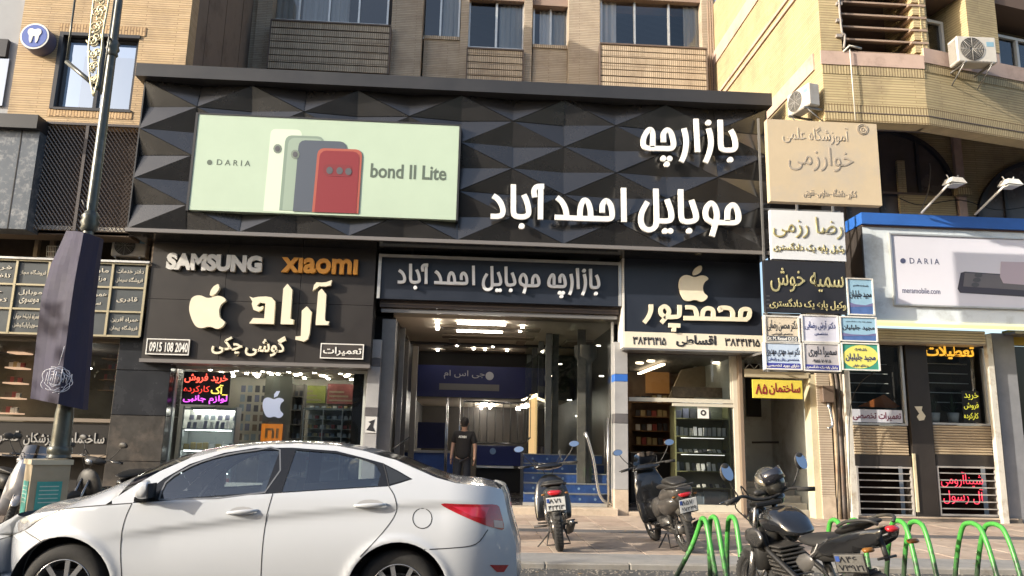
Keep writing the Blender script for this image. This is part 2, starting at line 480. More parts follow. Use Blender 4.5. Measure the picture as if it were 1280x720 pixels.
def wallM(x0, x1, y0, y1, Yf, name='pier', m=None, Yb=20.1):
    xa, xb, za, zb = rect(x0, y0, x1, y1, Yf)
    return obj(name, MB().box(xa, xb, Yf, Yb, za, zb), m or BRK_M, bM)
topz = 18.0
def pier(x0, x1, Yf, m=None, nm='pier'):
    xa = xat(x0, 50, Yf); xb = xat(x1, 50, Yf)
    return obj(nm, MB().box(xa, xb, Yf, 20.3, 4, topz), m or BRK_M, bM)
pier(318, 337, 19.4); pier(488, 527, 19.25); pier(575, 585, 19.42); pier(655, 665, 19.42); pier(711, 750, 19.25); pier(878, 895, 19.4)
obj('wall', MB().box(xl, xr, 20.5, 20.7, 4, topz), DKBR, bM)
def ribbed(x0, y0, x1, y1, Yf, n, proud=0.):
    """parapet of stacked courses of upright bricks with shadow gaps"""
    xa, xb, za, zb = rect(x0, y0, x1, y1, Yf)
    p = obj('ribbed_panel', MB().box(xa+.02, xb-.02, Yf+.05, 20.25, za-.02, zb-.03), mat('shadow_mortar', (.09, .06, .045), .95), bM)
    h = (zb-za)/n
    for i in range(n):
        obj('brick_course', MB().box(xa, xb, Yf, Yf+.12, za+i*h+.014, za+(i+1)*h-.014), BRK_MV, p)
    cm = MB(); cm.box(xa-.03, xb+.03, Yf-.03, Yf+.1, zb-.012, zb+.03); obj('coping', cm, mat('coping_metal', (.12, .09, .075), .6), p)
    for u_, v_ in ((xa-.035, xa-.004), (xb+.004, xb+.035)): obj('edge_strip', MB().box(u_, v_, Yf-.02, Yf+.3, za, zb), mat('coping_metal', (.12, .09, .075), .6), p)
    return p
ribbed(337, 29, 486, 89, 19.05, 7); ribbed(584, 62, 653, 112, 19.3, 6); ribbed(751, 58, 883, 113, 19.05, 7)
for (x0, y0, x1, y1) in ((527, 50, 575, 116), (664, 61, 710, 120)):
    xa, xb, za, zb = rect(x0, y0, x1, y1, 19.5)
    p = obj('brick_panel', MB().box(xa+.03, xb-.03, 19.5, 20.2, za, zb), BRK_M, bM)
    obj('sill_course', MB().box(xa+.02, xb-.02, 19.46, 20.2, zb+.002, zb+.10), BRK_MV, p)
win(bM, 340, -60, 488, 30, 19.75, 4, .05, curtain=[(.02, .24), (.27, .66)])
win(bM, 338, 88, 486, 130, 19.6, 3, .05)
win(bM, 528, -50, 576, 51, 19.75, 2, .05, curtain=[(.55, .98)])
win(bM, 586, -45, 656, 63, 19.7, 2, .06, curtain=[(.56, .98)])
win(bM, 666, 9, 710, 62, 19.75, 2, .05, curtain=[(.2, .98)])
win(bM, 750, 2, 878, 60, 19.7, 3, .05, curtain=[(.02, .16), (.82, .98)])
for (x0, x1, y) in ((750, 878, 2), (666, 710, 9), (586, 656, 2)):
    xa, xb, za, zb = rect(x0, y-40, x1, y, 19.6)
    obj('lintel', MB().box(xa+.01, xb-.01, 19.52, 20.3, za, zb-.002), mat('lintel_render', (.30, .22, .18), .9, var=.1), bM)
# grooved corner between the pier and the neighbour
gp = MB()
for i in range(3):
    x = xat(886+i*3, 60, 19.3); gp.tube([(x, 19.3, 4), (x, 19.3, topz)], .02, 6)
tag(obj('drain_pipe', gp, mat('pipe_tan', (.28, .2, .15), .7)), 'thin tan pipes running down the corner beside the rightmost upper window', 'pipe')
# plain roof slab above the market, behind the sign box
obj('terrace', MB().box(-6.2, 6.3, 15.62, 20.4, 7.9, 8.1), RENDER, bM)

# ---------------------------------------------------------------- left brick building
YL = 15.4
xw = xat(236, 40, YL)
bL = thing('brick_building', 'sunlit buff brick building at the left with brown side wall and dark framed window', 'building', (-9, YL, 0))
xe = xat(22, 60, YL)
wx0, wx1, wz0, wz1 = xat(70, 90, YL), xat(169, 90, YL), zat(115, 136, YL), zat(125, 43, YL)
mbw = MB(); zt = 15.6; zb_ = zat(120, 158, YL)
mbw.box(xe, wx0, YL, YL+.4, zb_, zt); mbw.box(wx1, xw, YL, YL+.4, zb_, zt)
mbw.box(wx0, wx1, YL, YL+.4, wz1, zt); mbw.box(wx0, wx1, YL, YL+.4, zb_, wz0)
obj('wall', mbw, BRK_L, bL)
obj('lintel_course', MB().box(wx0-.05, wx1+.12, YL-.012, YL+.1, wz1+.002, wz1+.2), BRK_MV if 0 else brick('buff_upright', (.60, .42, .24), (.5, .34, .18), (.24, .15, .08), .3, .06, .009, vert=True), bL)
obj('sill_course', MB().box(wx0-.05, wx1+.05, YL-.012, YL+.1, wz0-.2, wz0-.05), MC['buff_upright'], bL)
obj('side_wall', MB().box(xw-.4, xw-.002, YL+.402, 20.8, 4, zt), RENDER, bL)
obj('pier', MB().box(xw+.0, xat(319, 50, 19.4)-.002, 19.5, 20.4, 4, topz), BRK_M, bM)
gv = MB()
for yy in (16.35, 17.5, 18.7): gv.box(xw-.01, xw+.004, yy, yy+.02, 4, zt)
obj('seam', gv, mat('seam_dark', (.08, .06, .05), .9), bL)
w = winw(bL, wx0+.02, wx1-.02, wz0, wz1-.02, YL+.18, 2, .07, mat('dark_frame', (.03, .03, .035), .4), None, .14, gm=glass('sky_glass', (.3, .34, .4), .5))
obj('reveal', MB().box(wx0-.02, wx0+.06, YL-.03, YL+.3, wz0-.04, wz1+.01).box(wx0+.062, wx1+.02, YL-.03, YL+.3, wz0-.05, wz0-.002).box(wx0+.062, wx1+.02, YL-.03, YL+.3, wz1-.06, wz1+.01), mat('dark_frame', (.03, .03, .035), .4), w)
# grey neighbour at the frame edge
bG = thing('grey_building', 'grey clad building cut by the left edge with a dark window band', 'building', (-12, YL, 0))
obj('wall', MB().box(-30, xe-.01, YL+.1, YL+.6, 6.6, 15), GREYR, bG)
xa, xb, za, zb = rect(-60, 50, 12, 72, YL+.1)
obj('window_band', MB().box(xa, xb, YL+.0, YL+.15, za, zb), mat('dark_frame', (.03, .03, .035), .4), bG)
xa, xb, za, zb = rect(-60, 73, 9, 132, YL+.1)
obj('window', MB().box(xa, xb, YL+.05, YL+.12, za, zb), glass('sky_glass'), bG)
# tooth sign
ts = thing('dental_sign', 'round blue light box with a white tooth on the buff brick wall', 'sign', (xat(43, 45, YL-.3), YL-.3, zat(43, 45, YL-.3)))
cx, cz = xat(43, 45, YL-.3), zat(43, 45, YL-.3); rr = 17.5/FOC*15.3
obj('case', MB().disc(cx, cz, rr*1.06, YL-.28, YL-.002, 36), mat('sign_case', (.12, .12, .2), .5), ts)
obj('ring', MB().disc(cx, cz, rr*1.03, YL-.30, YL-.282, 36), WHITE, ts)
obj('face', MB().disc(cx, cz, rr*.90, YL-.306, YL-.302, 36), mat('dental_blue', (.09, .14, .42), .4), ts)
tp = cr([(-.5, .62), (-.25, .72), (0, .62), (.25, .72), (.5, .62), (.56, .3), (.42, 0), (.38, -.35), (.27, -.68), (.16, -.6), (.1, -.15), (0, .0), (-.1, -.15), (-.16, -.6), (-.27, -.68), (-.38, -.35), (-.42, 0), (-.56, .3)], 4, True)
obj('tooth', MB().prism([(cx+x*rr*.86, cz+z*rr*.8) for x, z in tp], YL-.318, YL-.308), WHITE, ts)

# perforated screen and glossy panel under the brick wall
scn = thing('mesh_screen', 'expanded metal screen over the shops at the left, under the brick wall', 'screen', (-8, YL-.02, 6))
xa, xb, za, zb = rect(30, 157, 172, 289, YL)
obj('backing', MB().box(xa-.1, xb+.15, YL+.25, YL+.3, za, zb+.02), mat('screen_backing', (.045, .035, .03), .9), scn)
mm = MB(); px_, pz_ = .078, .052; nz_ = int((zb-za)/pz_)+1; nx_ = int((xb-xa+.2)/px_)+1
for j in range(nz_):
    z0 = za+j*pz_
    for i in range(nx_):
        x0 = xa-.08+i*px_+(px_/2 if j % 2 else 0)
        for (a, b) in (((x0, z0), (x0+px_/2, z0+pz_)), ((x0+px_, z0), (x0+px_/2, z0+pz_))):
            dx = .006; yb = .014
            mm.add([(a[0]-dx, YL, a[1]), (a[0]+dx, YL+yb, a[1]+.012), (b[0]+dx, YL+yb, b[1]+.012), (b[0]-dx, YL, b[1])], [(0, 1, 2, 3)])
obj('mesh', mm, mat('screen_metal', (.36, .28, .22), .45, .4), scn, kind='stuff')
fm = MB()
for xx in (xa-.12, xat(101, 230, YL), xb+.1): fm.box(xx-.03, xx+.03, YL-.03, YL+.2, za, zb)
fm.box(xa-.15, xb+.15, YL-.035, YL+.2, zb, zb+.05)
obj('frame', fm, mat('screen_frame', (.05, .04, .04), .5), scn)
pn = thing('cladding_panel', 'glossy blue-grey cladding panel with overhanging cap at the far left edge', 'panel', (-10, YL-.3, 6))
xa, xb, za, zb = rect(-60, 150, 42, 285, YL-.25)
obj('panel', MB().box(xa, xb, YL-.25, YL+.2, za, zb), mat('bluegrey_panel', (.10, .115, .135), .3, var=.2, vs=1.5, dirt=(.3, .3, .3), ds=9), pn)
obj('seam', MB().box(xat(20, 215, YL-.25)-.01, xat(20, 215, YL-.25)+.01, YL-.256, YL-.2, za, zb), DARK, pn)
xa, xb, za, zb = rect(-60, 141, 47, 158, YL-.4)
obj('cap', MB().box(xa, xb, YL-.4, YL+.2, za, zb), CAPM, pn)
# ---------------------------------------------------------------- the big black sign
YS = 15.0
c_ = [at(*p, YS) for p in ((178, 104), (958, 134), (163, 288), (963, 312))]
SX0 = (c_[0][0]+c_[2][0])/2; SX1 = (c_[1][0]+c_[3][0])/2
SZ1 = (c_[0][1]+c_[1][1])/2; SZ0 = (c_[2][1]+c_[3][1])/2
big = thing('market_sign', 'huge black faceted sign over the arcade with two lines of white raised lettering', 'sign', (0, YS, SZ0))
obj('box', MB().box(SX0+.02, SX1-.02, YS+.17, 16.0, SZ0-.02, SZ1+.2), DKBR, big)
NH, NK = 12, 6
hx = (SX1-SX0)/NH; hz = (SZ1-SZ0)/NK
def node(i, k):
    P = (i+k) % 2 == 0
    return (SX0+hx*i, YS-.00 if P else YS+.125, SZ1-hz*k)
for k in range(NK):
    for i in range(-1, NH+1):
        # triangle centred on i between row lines k and k+1
        for up in (True, False):
            if up: apex, kk = (i, k), k+1
            else: apex, kk = (i, k+1), k
            if (apex[0]+apex[1]) % 2: continue
            fs = []; vs = []
            for s_ in (-1, 1):
                j = i+s_
                if j < 0 or j > NH or i < 0 or i > NH: continue
                vs += [node(*apex), node(i, kk), node(j, kk)]; fs.append((len(vs)-3, len(vs)-2, len(vs)-1))
            if not fs: continue
            m_ = MB(); cxn = sum(v[0] for v in vs)/len(vs); czn = sum(v[2] for v in vs)/len(vs)
            vs2 = [(cxn+(v[0]-cxn)*.992, v[1]+random.uniform(-.002, .002)*0, czn+(v[2]-czn)*.985) for v in vs]
            m_.add(vs2, fs)
            o = obj('facet_panel', m_, BLACKP, big)
            so_ = o.modifiers.new('solid', 'SOLIDIFY'); so_.thickness = .012; so_.offset = 1
obj('joint_backing', MB().box(SX0, SX1, YS+.16, YS+.169, SZ0, SZ1), DARK, big)
obj('cap', MB().box(SX0-.12, SX1+.06, YS-.22, 16.1, SZ1+.0, SZ1+.27), CAPM, big)
obj('bottom_trim', MB().box(SX0-.02, SX1+.02, YS-.06, YS+.17, SZ0-.075, SZ0-.003), mat('trim_grey', (.17, .16, .155), .4), big)
for u_, v_ in ((SX0-.03, SX0-.004), (SX1+.004, SX1+.03)): obj('side_trim', MB().box(u_, v_, YS+.02, 16.0, SZ0, SZ1), CAPM, big)
obj('soffit', MB().box(SX0, SX1, YS+.0, 16.3, SZ0-.02-.06, SZ0-.021-.056+.05), mat('gloss_black', (.012, .012, .013), .12, spec=.6), big)
# poster
YP = YS-.10
po = thing('phone_poster', 'pale green phone advertisement set into the left half of the black faceted sign', 'poster', (0, YP, SZ0))
q = [at(*p, YP) for p in ((247, 143), (573, 157), (571, 275), (237, 262))]
PX0, PX1, PZ0, PZ1 = (q[0][0]+q[3][0])/2, (q[1][0]+q[2][0])/2, (q[2][1]+q[3][1])/2, (q[0][1]+q[1][1])/2
obj('board', MB().box(PX0, PX1, YP, YS+.16, PZ0, PZ1), mat('poster_green', (.45, .56, .44), .45, var=.04, vs=1), po)
obj('frame', MB().box(PX0-.05, PX0-.002, YP-.012, YS+.16, PZ0-.02, PZ1+.03).box(PX1+.002, PX1+.04, YP-.012, YS+.16, PZ0-.02, PZ1+.03).box(PX0-.001, PX1+.001, YP-.012, YS+.15, PZ1+.002, PZ1+.03), CAPM, po)
def flat(name, pts, Y, m, parent, d=.003, smooth=0, label=None):
    p = [at(x, y, Y) for x, y in pts]
    if smooth: p = cr(p, smooth, True)
    return obj(name, MB().prism(p, Y-d, Y), m, parent, label)
def rrect(x0, y0, x1, y1, r=5, sl=0., sk=0.):
    out = []
    for (cx_, cy_, a0) in ((x1-r, y0+r, 270), (x1-r, y1-r, 0), (x0+r, y1-r, 90), (x0+r, y0+r, 180)):
        for k in range(4):
            a = R(a0+30*k); X = cx_+r*math.cos(a); Yy = cy_+r*math.sin(a)
            out.append((X+(y1-Yy)*sk, Yy+(X-x0)*sl))
    return out
def pm(n, c): return mat('print_'+n, c, .45)
sl, sk = .035, .05
flat('print_phone', rrect(333, 161, 372, 272, 6, sl, sk)[0:4]+[(368, 266), (329, 264)]+rrect(333, 161, 372, 272, 6, sl, sk)[12:], YP, pm('mint', (.62, .72, .58)), po)
def phone(x0, y0, x1, yb, col, z, r=8):
    P = rrect(x0, y0, x1, yb, r, sl, sk)
    flat('print_phone', P[12:]+P[0:4]+[(x1-1, yb+(x1-x0)*sl), (x0-3, yb)], YP-z, col, po)
phone(352, 169, 401, 263, pm('sage', (.22, .29, .24)), .003)
phone(356, 172, 400, 263, pm('sage_light', (.30, .38, .31)), .0065)
phone(369, 175, 429, 264, pm('slate', (.085, .10, .13)), .010)
phone(393, 185, 449, 265, pm('orange_edge', (.38, .10, .07)), .0135)
phone(396, 188, 446, 265, pm('red', (.23, .030, .036)), .017)
flat('print_camera_bar', rrect(404, 205, 440, 220, 6, sl, 0), YP-.0205, pm('red_dark', (.2, .03, .035)), po)
for x, y in ((412, 213), (424.5, 213.5), (435.5, 214.5)):
    flat('print_lens', [(x+4.2*math.cos(a*.6283), y+4.6*math.sin(a*.6283)) for a in range(10)], YP-.024, pm('lens', (.10, .10, .11)), po)
for x, y, z in ((347, 186, .0035), (369, 193, .0135)):
    flat('print_lens', [(x+5.5*math.cos(a*.6283), y+6*math.sin(a*.6283)) for a in range(10)], YP-z, pm('lens_ring', (.2, .24, .2)), po)
    flat('print_lens', [(x+3.2*math.cos(a*.6283), y+3.7*math.sin(a*.6283)) for a in range(10)], YP-z-.0035, pm('lens', (.1, .1, .11)), po)
INKG = pm('ink', (.11, .14, .11))
text('lettering', 'bond II Lite', (463, 206, 558, 224), YP, INKG, po, .022, .004)
text('lettering', 'D A R I A', (271, 200, 313, 207), YP, INKG, po, .0, .004)
flat('print_dot', [(262+3.4*math.cos(a*.6283), 203+3.4*math.sin(a*.6283)) for a in range(10)], YP, INKG, po)

# ---- white raised letters, traced as strokes
def tr(pts, o, s): return [(o[0]+x/s, o[1]+y/s) for x, y in pts]
A, B, C_ = ((780, 130), 8.0), ((600, 225), 8.0), ((740, 225), 6.4)
W1 = [  # (points, smooth, frame) first line
 ([(958, 165), (962, 300), (966, 425), (990, 462), (1040, 468), (1088, 462), (1110, 430), (1106, 370), (1088, 310), (1062, 265)], A),
 ([(842, 250), (862, 330), (865, 420), (843, 510), (808, 592)], A), ([(716, 155), (733, 487)], A),
 ([(596, 250), (615, 330), (618, 420), (600, 510), (568, 585)], A),
 ([(392, 388), (393, 300), (430, 266), (468, 300), (490, 380), (488, 430), (455, 452), (380, 452), (285, 450)], A),
 ([(300, 452), (225, 446), (190, 412), (196, 340), (228, 280), (262, 262), (283, 300), (284, 380), (284, 440)], A)]
D1 = [((1057, 565), A), ((838, 195), A), ((388, 552), A), ((450, 555), A), ((423, 610), A)]
W2 = [
 ([(105, 368), (170, 370), (215, 356), (229, 310), (212, 245), (178, 195), (130, 162)], B),
 ([(333, 50), (333, 200), (334, 320), (352, 362), (400, 374), (452, 370), (484, 340), (480, 270), (462, 205), (438, 153)], B),
 ([(606, 96), (603, 400)], B), ([(548, 178), (538, 115), (560, 78), (600, 70), (640, 70)], B),
 ([(745, 378), (1000, 390), (1280, 398)], B), ([(766, 180), (815, 220), (852, 290), (866, 372)], B),
 ([(997, 385), (1001, 290), (1022, 225), (1048, 208), (1078, 232), (1100, 300), (1106, 385)], B),
 ([(80, 265), (82, 200), (112, 170), (146, 205), (158, 265), (153, 305), (120, 316), (0, 312)], C_),
 ([(250, 68), (254, 340)], C_),
 ([(508, 75), (512, 230), (513, 340), (495, 385), (450, 404), (408, 382), (389, 330), (398, 260), (440, 180)], C_),
 ([(520, 332), (600, 332), (630, 312), (628, 250), (597, 158)], C_),
 ([(706, 80), (708, 200), (711, 300), (732, 334), (780, 338), (824, 320), (826, 270), (792, 165)], C_),
 ([(955, 342), (915, 315), (903, 270), (915, 220), (945, 190), (977, 215), (994, 270), (990, 330), (955, 455)], C_),
 ([(950, 344), (1060, 346), (1135, 346), (1166, 320), (1162, 260), (1140, 215), (1112, 205), (1085, 235), (1078, 290), (1078, 335)], C_)]
D2 = [((415, 468), B), ((580, 413), C_), ((622, 413), C_), ((773, 412), C_)]
def kufi(parent, strokes, dots, Y, m, w, rd, f=lambda p: p, depth=.05, back=.1, name='letter'):
    n = 0
    for pts, fr in strokes:
        p = [f(x) for x in tr(pts, *fr)]
        p = [at(x, y, Y) for x, y in p]
        if len(p) > 3: p = cr(p, 4)
        obj(name, MB().ribbon(p, w, Y-depth-n*.0007, Y+back), m, parent); n += 1
    for c, fr in dots:
        x, y = f(tr([c], *fr)[0]); X, Z = at(x, y, Y)
        obj('letter_dot', MB().disc(X, Z, rd, Y-depth-n*.0007, Y+back, 18), m, parent); n += 1
YT = YS-.075
LETW = mat('letter_white', (.82, .82, .80), .4, var=.04, vs=5)
kufi(big, W1+W2, D1+D2, YT, LETW, 6.9/FOC*YT, 3.9/FOC*YT, depth=.045, back=.0)
stand = MB()
# ---- entrance header sign
YH = 15.75
hd = thing('entrance_sign', 'slate header sign in a silver frame over the arcade entrance, white Persian lettering', 'sign', (0, YH, 4))
q = [at(*p, YH) for p in ((471, 318), (776, 328), (474, 374), (777, 382))]
HX0, HX1, HZ1, HZ0 = (q[0][0]+q[2][0])/2, (q[1][0]+q[3][0])/2, (q[0][1]+q[1][1])/2, (q[2][1]+q[3][1])/2
obj('panel', MB().box(HX0, HX1, YH, YH+.3, HZ0, HZ1), NAVY, hd)
obj('frame', MB().box(HX0, HX0+.06, YH-.04, YH-.001, HZ0, HZ1-.061).box(HX1-.06, HX1, YH-.04, YH-.001, HZ0, HZ1-.061).box(HX0, HX1, YH-.04, YH-.001, HZ1-.06, HZ1), ALU, hd)
def lin(a0, a1, b0, b1): return lambda v: b0+(v-a0)*(b1-b0)/(a1-a0)
f1x, f1y = lin(800, 922, 684, 750), lin(150, 210, 336, 373)
f2x, f2y = lin(613, 925, 497, 675), lin(231, 296, 330, 367)
def sk1(p): return (f1x(p[0]), f1y(p[1]))
kufi(hd, W1, D1, YH-.03, mat('letter_silver', (.75, .77, .8), .35, var=.05), 3.7/FOC*YH, 2.4/FOC*YH, sk1, depth=.04, back=.03)
kufi(hd, W2, D2, YH-.03, MC['letter_silver'], 3.7/FOC*YH, 2.4/FOC*YH, lambda p: (f2x(p[0]), f2y(p[1])), depth=.04, back=.03)

# ---- Arad phone shop sign
YA = 15.7
ar = thing('shop_sign', 'dark brown mobile shop sign with cream apple emblem and ornate lettering, left of the arcade', 'sign', (-5, YA, 4))
AX0, AX1 = xat(184, 380, YA), xat(467, 380, YA); AZ1, AZ0 = SZ0-.05, (zat(182, 447, YA)+zat(460, 457, YA))/2
n_ = 3
pw = (AX1-AX0)/n_
for i in range(n_):
    for j in range(2):
        hh = (AZ1-AZ0)/2
        obj('panel', MB().box(AX0+i*pw+.004, AX0+(i+1)*pw-.004, YA, YA+.05, AZ0+j*hh+.004, AZ0+(j+1)*hh-.004), mat('brown_composite', (.026, .022, .020), .42, var=.12, vs=2), ar)
obj('backing', MB().box(AX0, AX1, YA+.051, YA+.5, AZ0, AZ1), DARK, ar)
obj('bottom_trim', MB().box(AX0-.02, AX1, YA-.03, YA+.45, AZ0-.07, AZ0-.001), MC['trim_grey'], ar)
AP = [(240, 297), (268, 300), (295, 311), (320, 312), (345, 303), (370, 300), (398, 308), (414, 328), (388, 350), (373, 385), (378, 430), (408, 460), (395, 485), (372, 500), (350, 500), (325, 490), (300, 489), (275, 496), (245, 494), (222, 475), (203, 435), (190, 385), (196, 335), (212, 308)]
LF = [(368, 228), (374, 250), (362, 275), (342, 293), (318, 298), (320, 272), (335, 247), (352, 234)]
CA = ((200, 310), 4.923)
def poly(parent, name, pts, fr, Y, m, d=.06, k=0, f=lambda p: p, back=0.):
    p = [at(*f(q_), Y) for q_ in tr(pts, *fr)]
    if k: p = cr(p, k, True)
    return obj(name, MB().prism(p, Y-d, Y+back), m, parent)
poly(ar, 'apple_emblem', AP, CA, YA-.04, CREAM, .1, 3); poly(ar, 'apple_leaf', LF, CA, YA-.04, CREAM, .1, 3)
for P in ([(978, 275), (1000, 255), (1028, 290), (1019, 446), (1030, 455), (1045, 455), (1040, 478), (962, 478)],
          [(945, 268), (952, 235), (968, 216), (1000, 218), (1030, 215), (1062, 202), (1056, 235), (1020, 242), (985, 240)],
          [(878, 390), (908, 363), (938, 398), (926, 530), (915, 565), (890, 580), (860, 572), (838, 568), (840, 548), (872, 545)],
          [(765, 255), (790, 225), (820, 262), (808, 440), (828, 445), (825, 474), (748, 472)],
          [(558, 303), (580, 312), (610, 305), (660, 303), (692, 308), (715, 335), (706, 472), (556, 468), (580, 435), (648, 437), (655, 345), (620, 340), (603, 360), (620, 368), (640, 360), (640, 382), (612, 396), (582, 384), (572, 350), (575, 332)]):
    poly(ar, 'letter', P, CA, YA-.03, CREAM, .09)
text('lettering', 'چکی', (266, 421, 304, 445), YA, CREAM, ar, .02, .08)
text('lettering', 'گوشی', (308, 420, 358, 446), YA, CREAM, ar, .02, .08)
SILV = mat('letter_metal', (.62, .6, .56), .35, .3, var=.1, vs=5)
text('brand_lettering', 'SAMSUNG', (210, 319, 329, 340), YA, SILV, ar, .06, .10)
text('brand_lettering', 'xıaomı', (353, 324, 448, 343), YA, mat('brand_orange', (.72, .33, .05), .4), ar, .032, .10)
for (x0, y0, x1, y1, s_, b_) in ((184, 424, 238, 444, '0915 108 2040', .02), (401, 430, 455, 449, 'تعمیرات', .02)):
    xa, xb, za, zb = rect(x0, y0, x1, y1, YA)
    pl_ = obj('phone_plate' if s_[0] == '0' else 'repairs_plate', MB().box(xa, xb, YA-.05, YA-.002, za, zb), DKBR, ar)
    t_ = .02; f_ = MB().box(xa, xb, YA-.06, YA-.051, zb-t_, zb).box(xa, xb, YA-.06, YA-.051, za, za+t_).box(xa, xa+t_, YA-.06, YA-.051, za+t_, zb-t_).box(xb-t_, xb, YA-.06, YA-.051, za+t_, zb-t_)
    obj('border', f_, WHITE, pl_)
    text('lettering', s_, (x0+3, y0+4, x1-3, y1-4), YA-.05, WHITE, pl_, b_, .015)

# ---- second phone shop sign, right of the entrance
mp = thing('shop_sign', 'navy mobile shop sign, cream apple emblem above a cream strip with phone numbers', 'sign', (4, YA, 4))
MX0, MX1 = xat(781, 380, YA), xat(952, 385, YA); MZ0, MZ1 = zat(865, 437, YA), SZ0-.05
MZs = zat(865, 417, YA)
obj('panel', MB().box(MX0, MX1, YA, YA+.5, MZs, MZ1), NAVY, mp)
obj('strip', MB().box(MX0-.01, MX1+.03, YA-.03, YA+.5, MZ0, MZs-.002), mat('cream_strip', (.74, .68, .55), .5, var=.05), mp)
obj('side_return', MB().box(MX0-.05, MX0-.012, YA-.02, YA+.5, MZ0, MZ1), ALUW, mp)
obj('under_trim', MB().box(MX0-.03, MX1+.03, YA-.04, YA+.5, MZ0-.04, MZ0-.001), GREYM, mp)
CM = ((780, 325), 6.26)
# same emblem, moved and scaled
fx = lin(190, 415, 425, 655); fy = lin(297, 502, 122, 330)
poly(mp, 'apple_emblem', [(fx(x), fy(y)) for x, y in AP], CM, YA-.04, CREAM, .06, 3)
poly(mp, 'apple_leaf', [(590, 48), (604, 60), (598, 92), (572, 115), (535, 121), (538, 90), (560, 62)], CM, YA-.04, CREAM, .06, 3)
MS = [([(208, 350), (208, 395), (190, 445), (155, 492)], CM),
      ([(330, 455), (290, 425), (285, 385), (312, 365), (342, 385), (345, 425), (290, 492)], CM),
      ([(432, 355), (432, 405), (425, 440), (380, 448), (320, 448)], CM),
      ([(478, 372), (530, 375), (556, 395), (560, 452), (462, 456)], CM), ([(470, 458), (700, 462), (960, 468)], CM),
      ([(606, 455), (618, 400), (650, 380), (690, 395), (696, 455)], CM),
      ([(756, 408), (748, 378), (815, 380), (845, 410), (845, 460)], CM),
      ([(905, 465), (912, 405), (935, 386), (975, 395), (975, 440), (955, 466)], CM), ([(345, 512), (436, 516)], CM), ([(388, 520), (386, 562)], CM)]
kufi(mp, MS, [], YA-.03, CREAM, 5.4/FOC*YA, .1, depth=.05, back=.0)
INK = mat('black_ink', (.02, .02, .025), .5)
text('lettering', 'اقساطی', (845, 419, 895, 434), YA-.03, INK, mp, .03, .01)
text('lettering', '۳۸۴۳۱۴۱۵', (791, 421, 832, 431), YA-.03, INK, mp, .008, .01)
text('lettering', '۳۸۴۴۱۴۱۵', (906, 423, 949, 433), YA-.03, INK, mp, .008, .01)
# ---------------------------------------------------------------- right building, projecting over the pavement
YR = 13.2; XR = 6.48; ZB = 7.48; XC = 8.45; ZT = 13.5
bR = thing('corner_building', 'yellow brick building jutting out over the right shops, pink bands and a louvred opening', 'building', (XR, YR, 0))
obj('side_wall', MB().box(XR, XR+.3, YR+.302, 19.7, ZB, ZT), BRK_R, bR)
for z0, z1, m_, pr_ in ((8.64, 8.98, PINK, .03), (11.7, 12.1, PINK, .03), (10.52, 10.6, PINK, .04), (10.72, 10.8, PINK, .04), (7.48, 7.78, BRK_RV, .012)):
    obj('band', MB().box(XR-pr_, XR-.001, YR+.301, 19.4, z0, z1), m_, bR)
LX0, LX1 = xat(1051, 35, YR), xat(1157, 35, YR); LZ0 = zat(1100, 67, YR)
fw = MB(); fw.box(XR, LX0, YR, YR+.3, ZB, ZT).box(LX0, XC, YR, YR+.3, ZB, LZ0)
obj('front_wall', fw, BRK_R, bR)
obj('band', MB().box(XR-.03, XC+.005, YR-.03, YR-.001, 8.60, LZ0-.01), PINK, bR)
obj('soldier_course', MB().box(XR-.005, XC, YR-.012, YR-.001, 8.42, 8.599), BRK_RV, bR)
obj('soldier_course', MB().box(XR-.012, XC+.0, YR-.02, YR-.001, ZB, 7.64), BRK_RV, bR)
obj('soldier_course', MB().box(XR-.010, XC+.0, YR-.012, YR-.001, 7.66, 7.82), BRK_RV, bR)
obj('groove', MB().box(XR-.02, XC, YR-.03, YR-.001, 7.641, 7.659), mat('coping_metal', (.12, .09, .075), .6), bR)
# louvres in the opening
obj('recess', MB().box(LX0, XC, YR+.9, YR+.95, LZ0, ZT).box(LX0-.3, LX0-.001, YR+.301, YR+.9, LZ0, ZT), mat('recess_brown', (.16, .11, .085), .9), bR)
nL = 12; gap = (zat(1100, 40, YR)-zat(1100, 67, YR))*1.18
for i in range(nL):
    z = LZ0+.02+i*.262
    m_ = MB(); m_.add([(LX0+.02, YR+.05, z), (LX1-.05, YR+.05, z), (LX1-.05, YR+.42, z+.15), (LX0+.02, YR+.42, z+.15), (LX0+.02, YR+.05, z+.035), (LX1-.05, YR+.05, z+.035), (LX1-.05, YR+.42, z+.18), (LX0+.02, YR+.42, z+.18)], [(0, 1, 2, 3), (4, 7, 6, 5), (0, 4, 5, 1), (1, 5, 6, 2), (2, 6, 7, 3), (3, 7, 4, 0)])
    obj('louvre', m_, mat('louvre_brown', (.34, .25, .19), .8, var=.15), bR)
for i in range(11):
    z = LZ0+.03+i*.262
    obj('brick_end', MB().box(LX1-.22, LX1+.02, YR+.02, YR+.6, z+.05, z+.215), BRK_R, bR)
    obj('fin_slab', MB().box(LX1-.3, LX1+.03, YR-.0, YR+.6, z+.217, z+.26), mat('louvre_brown', (.22, .155, .12)), bR)
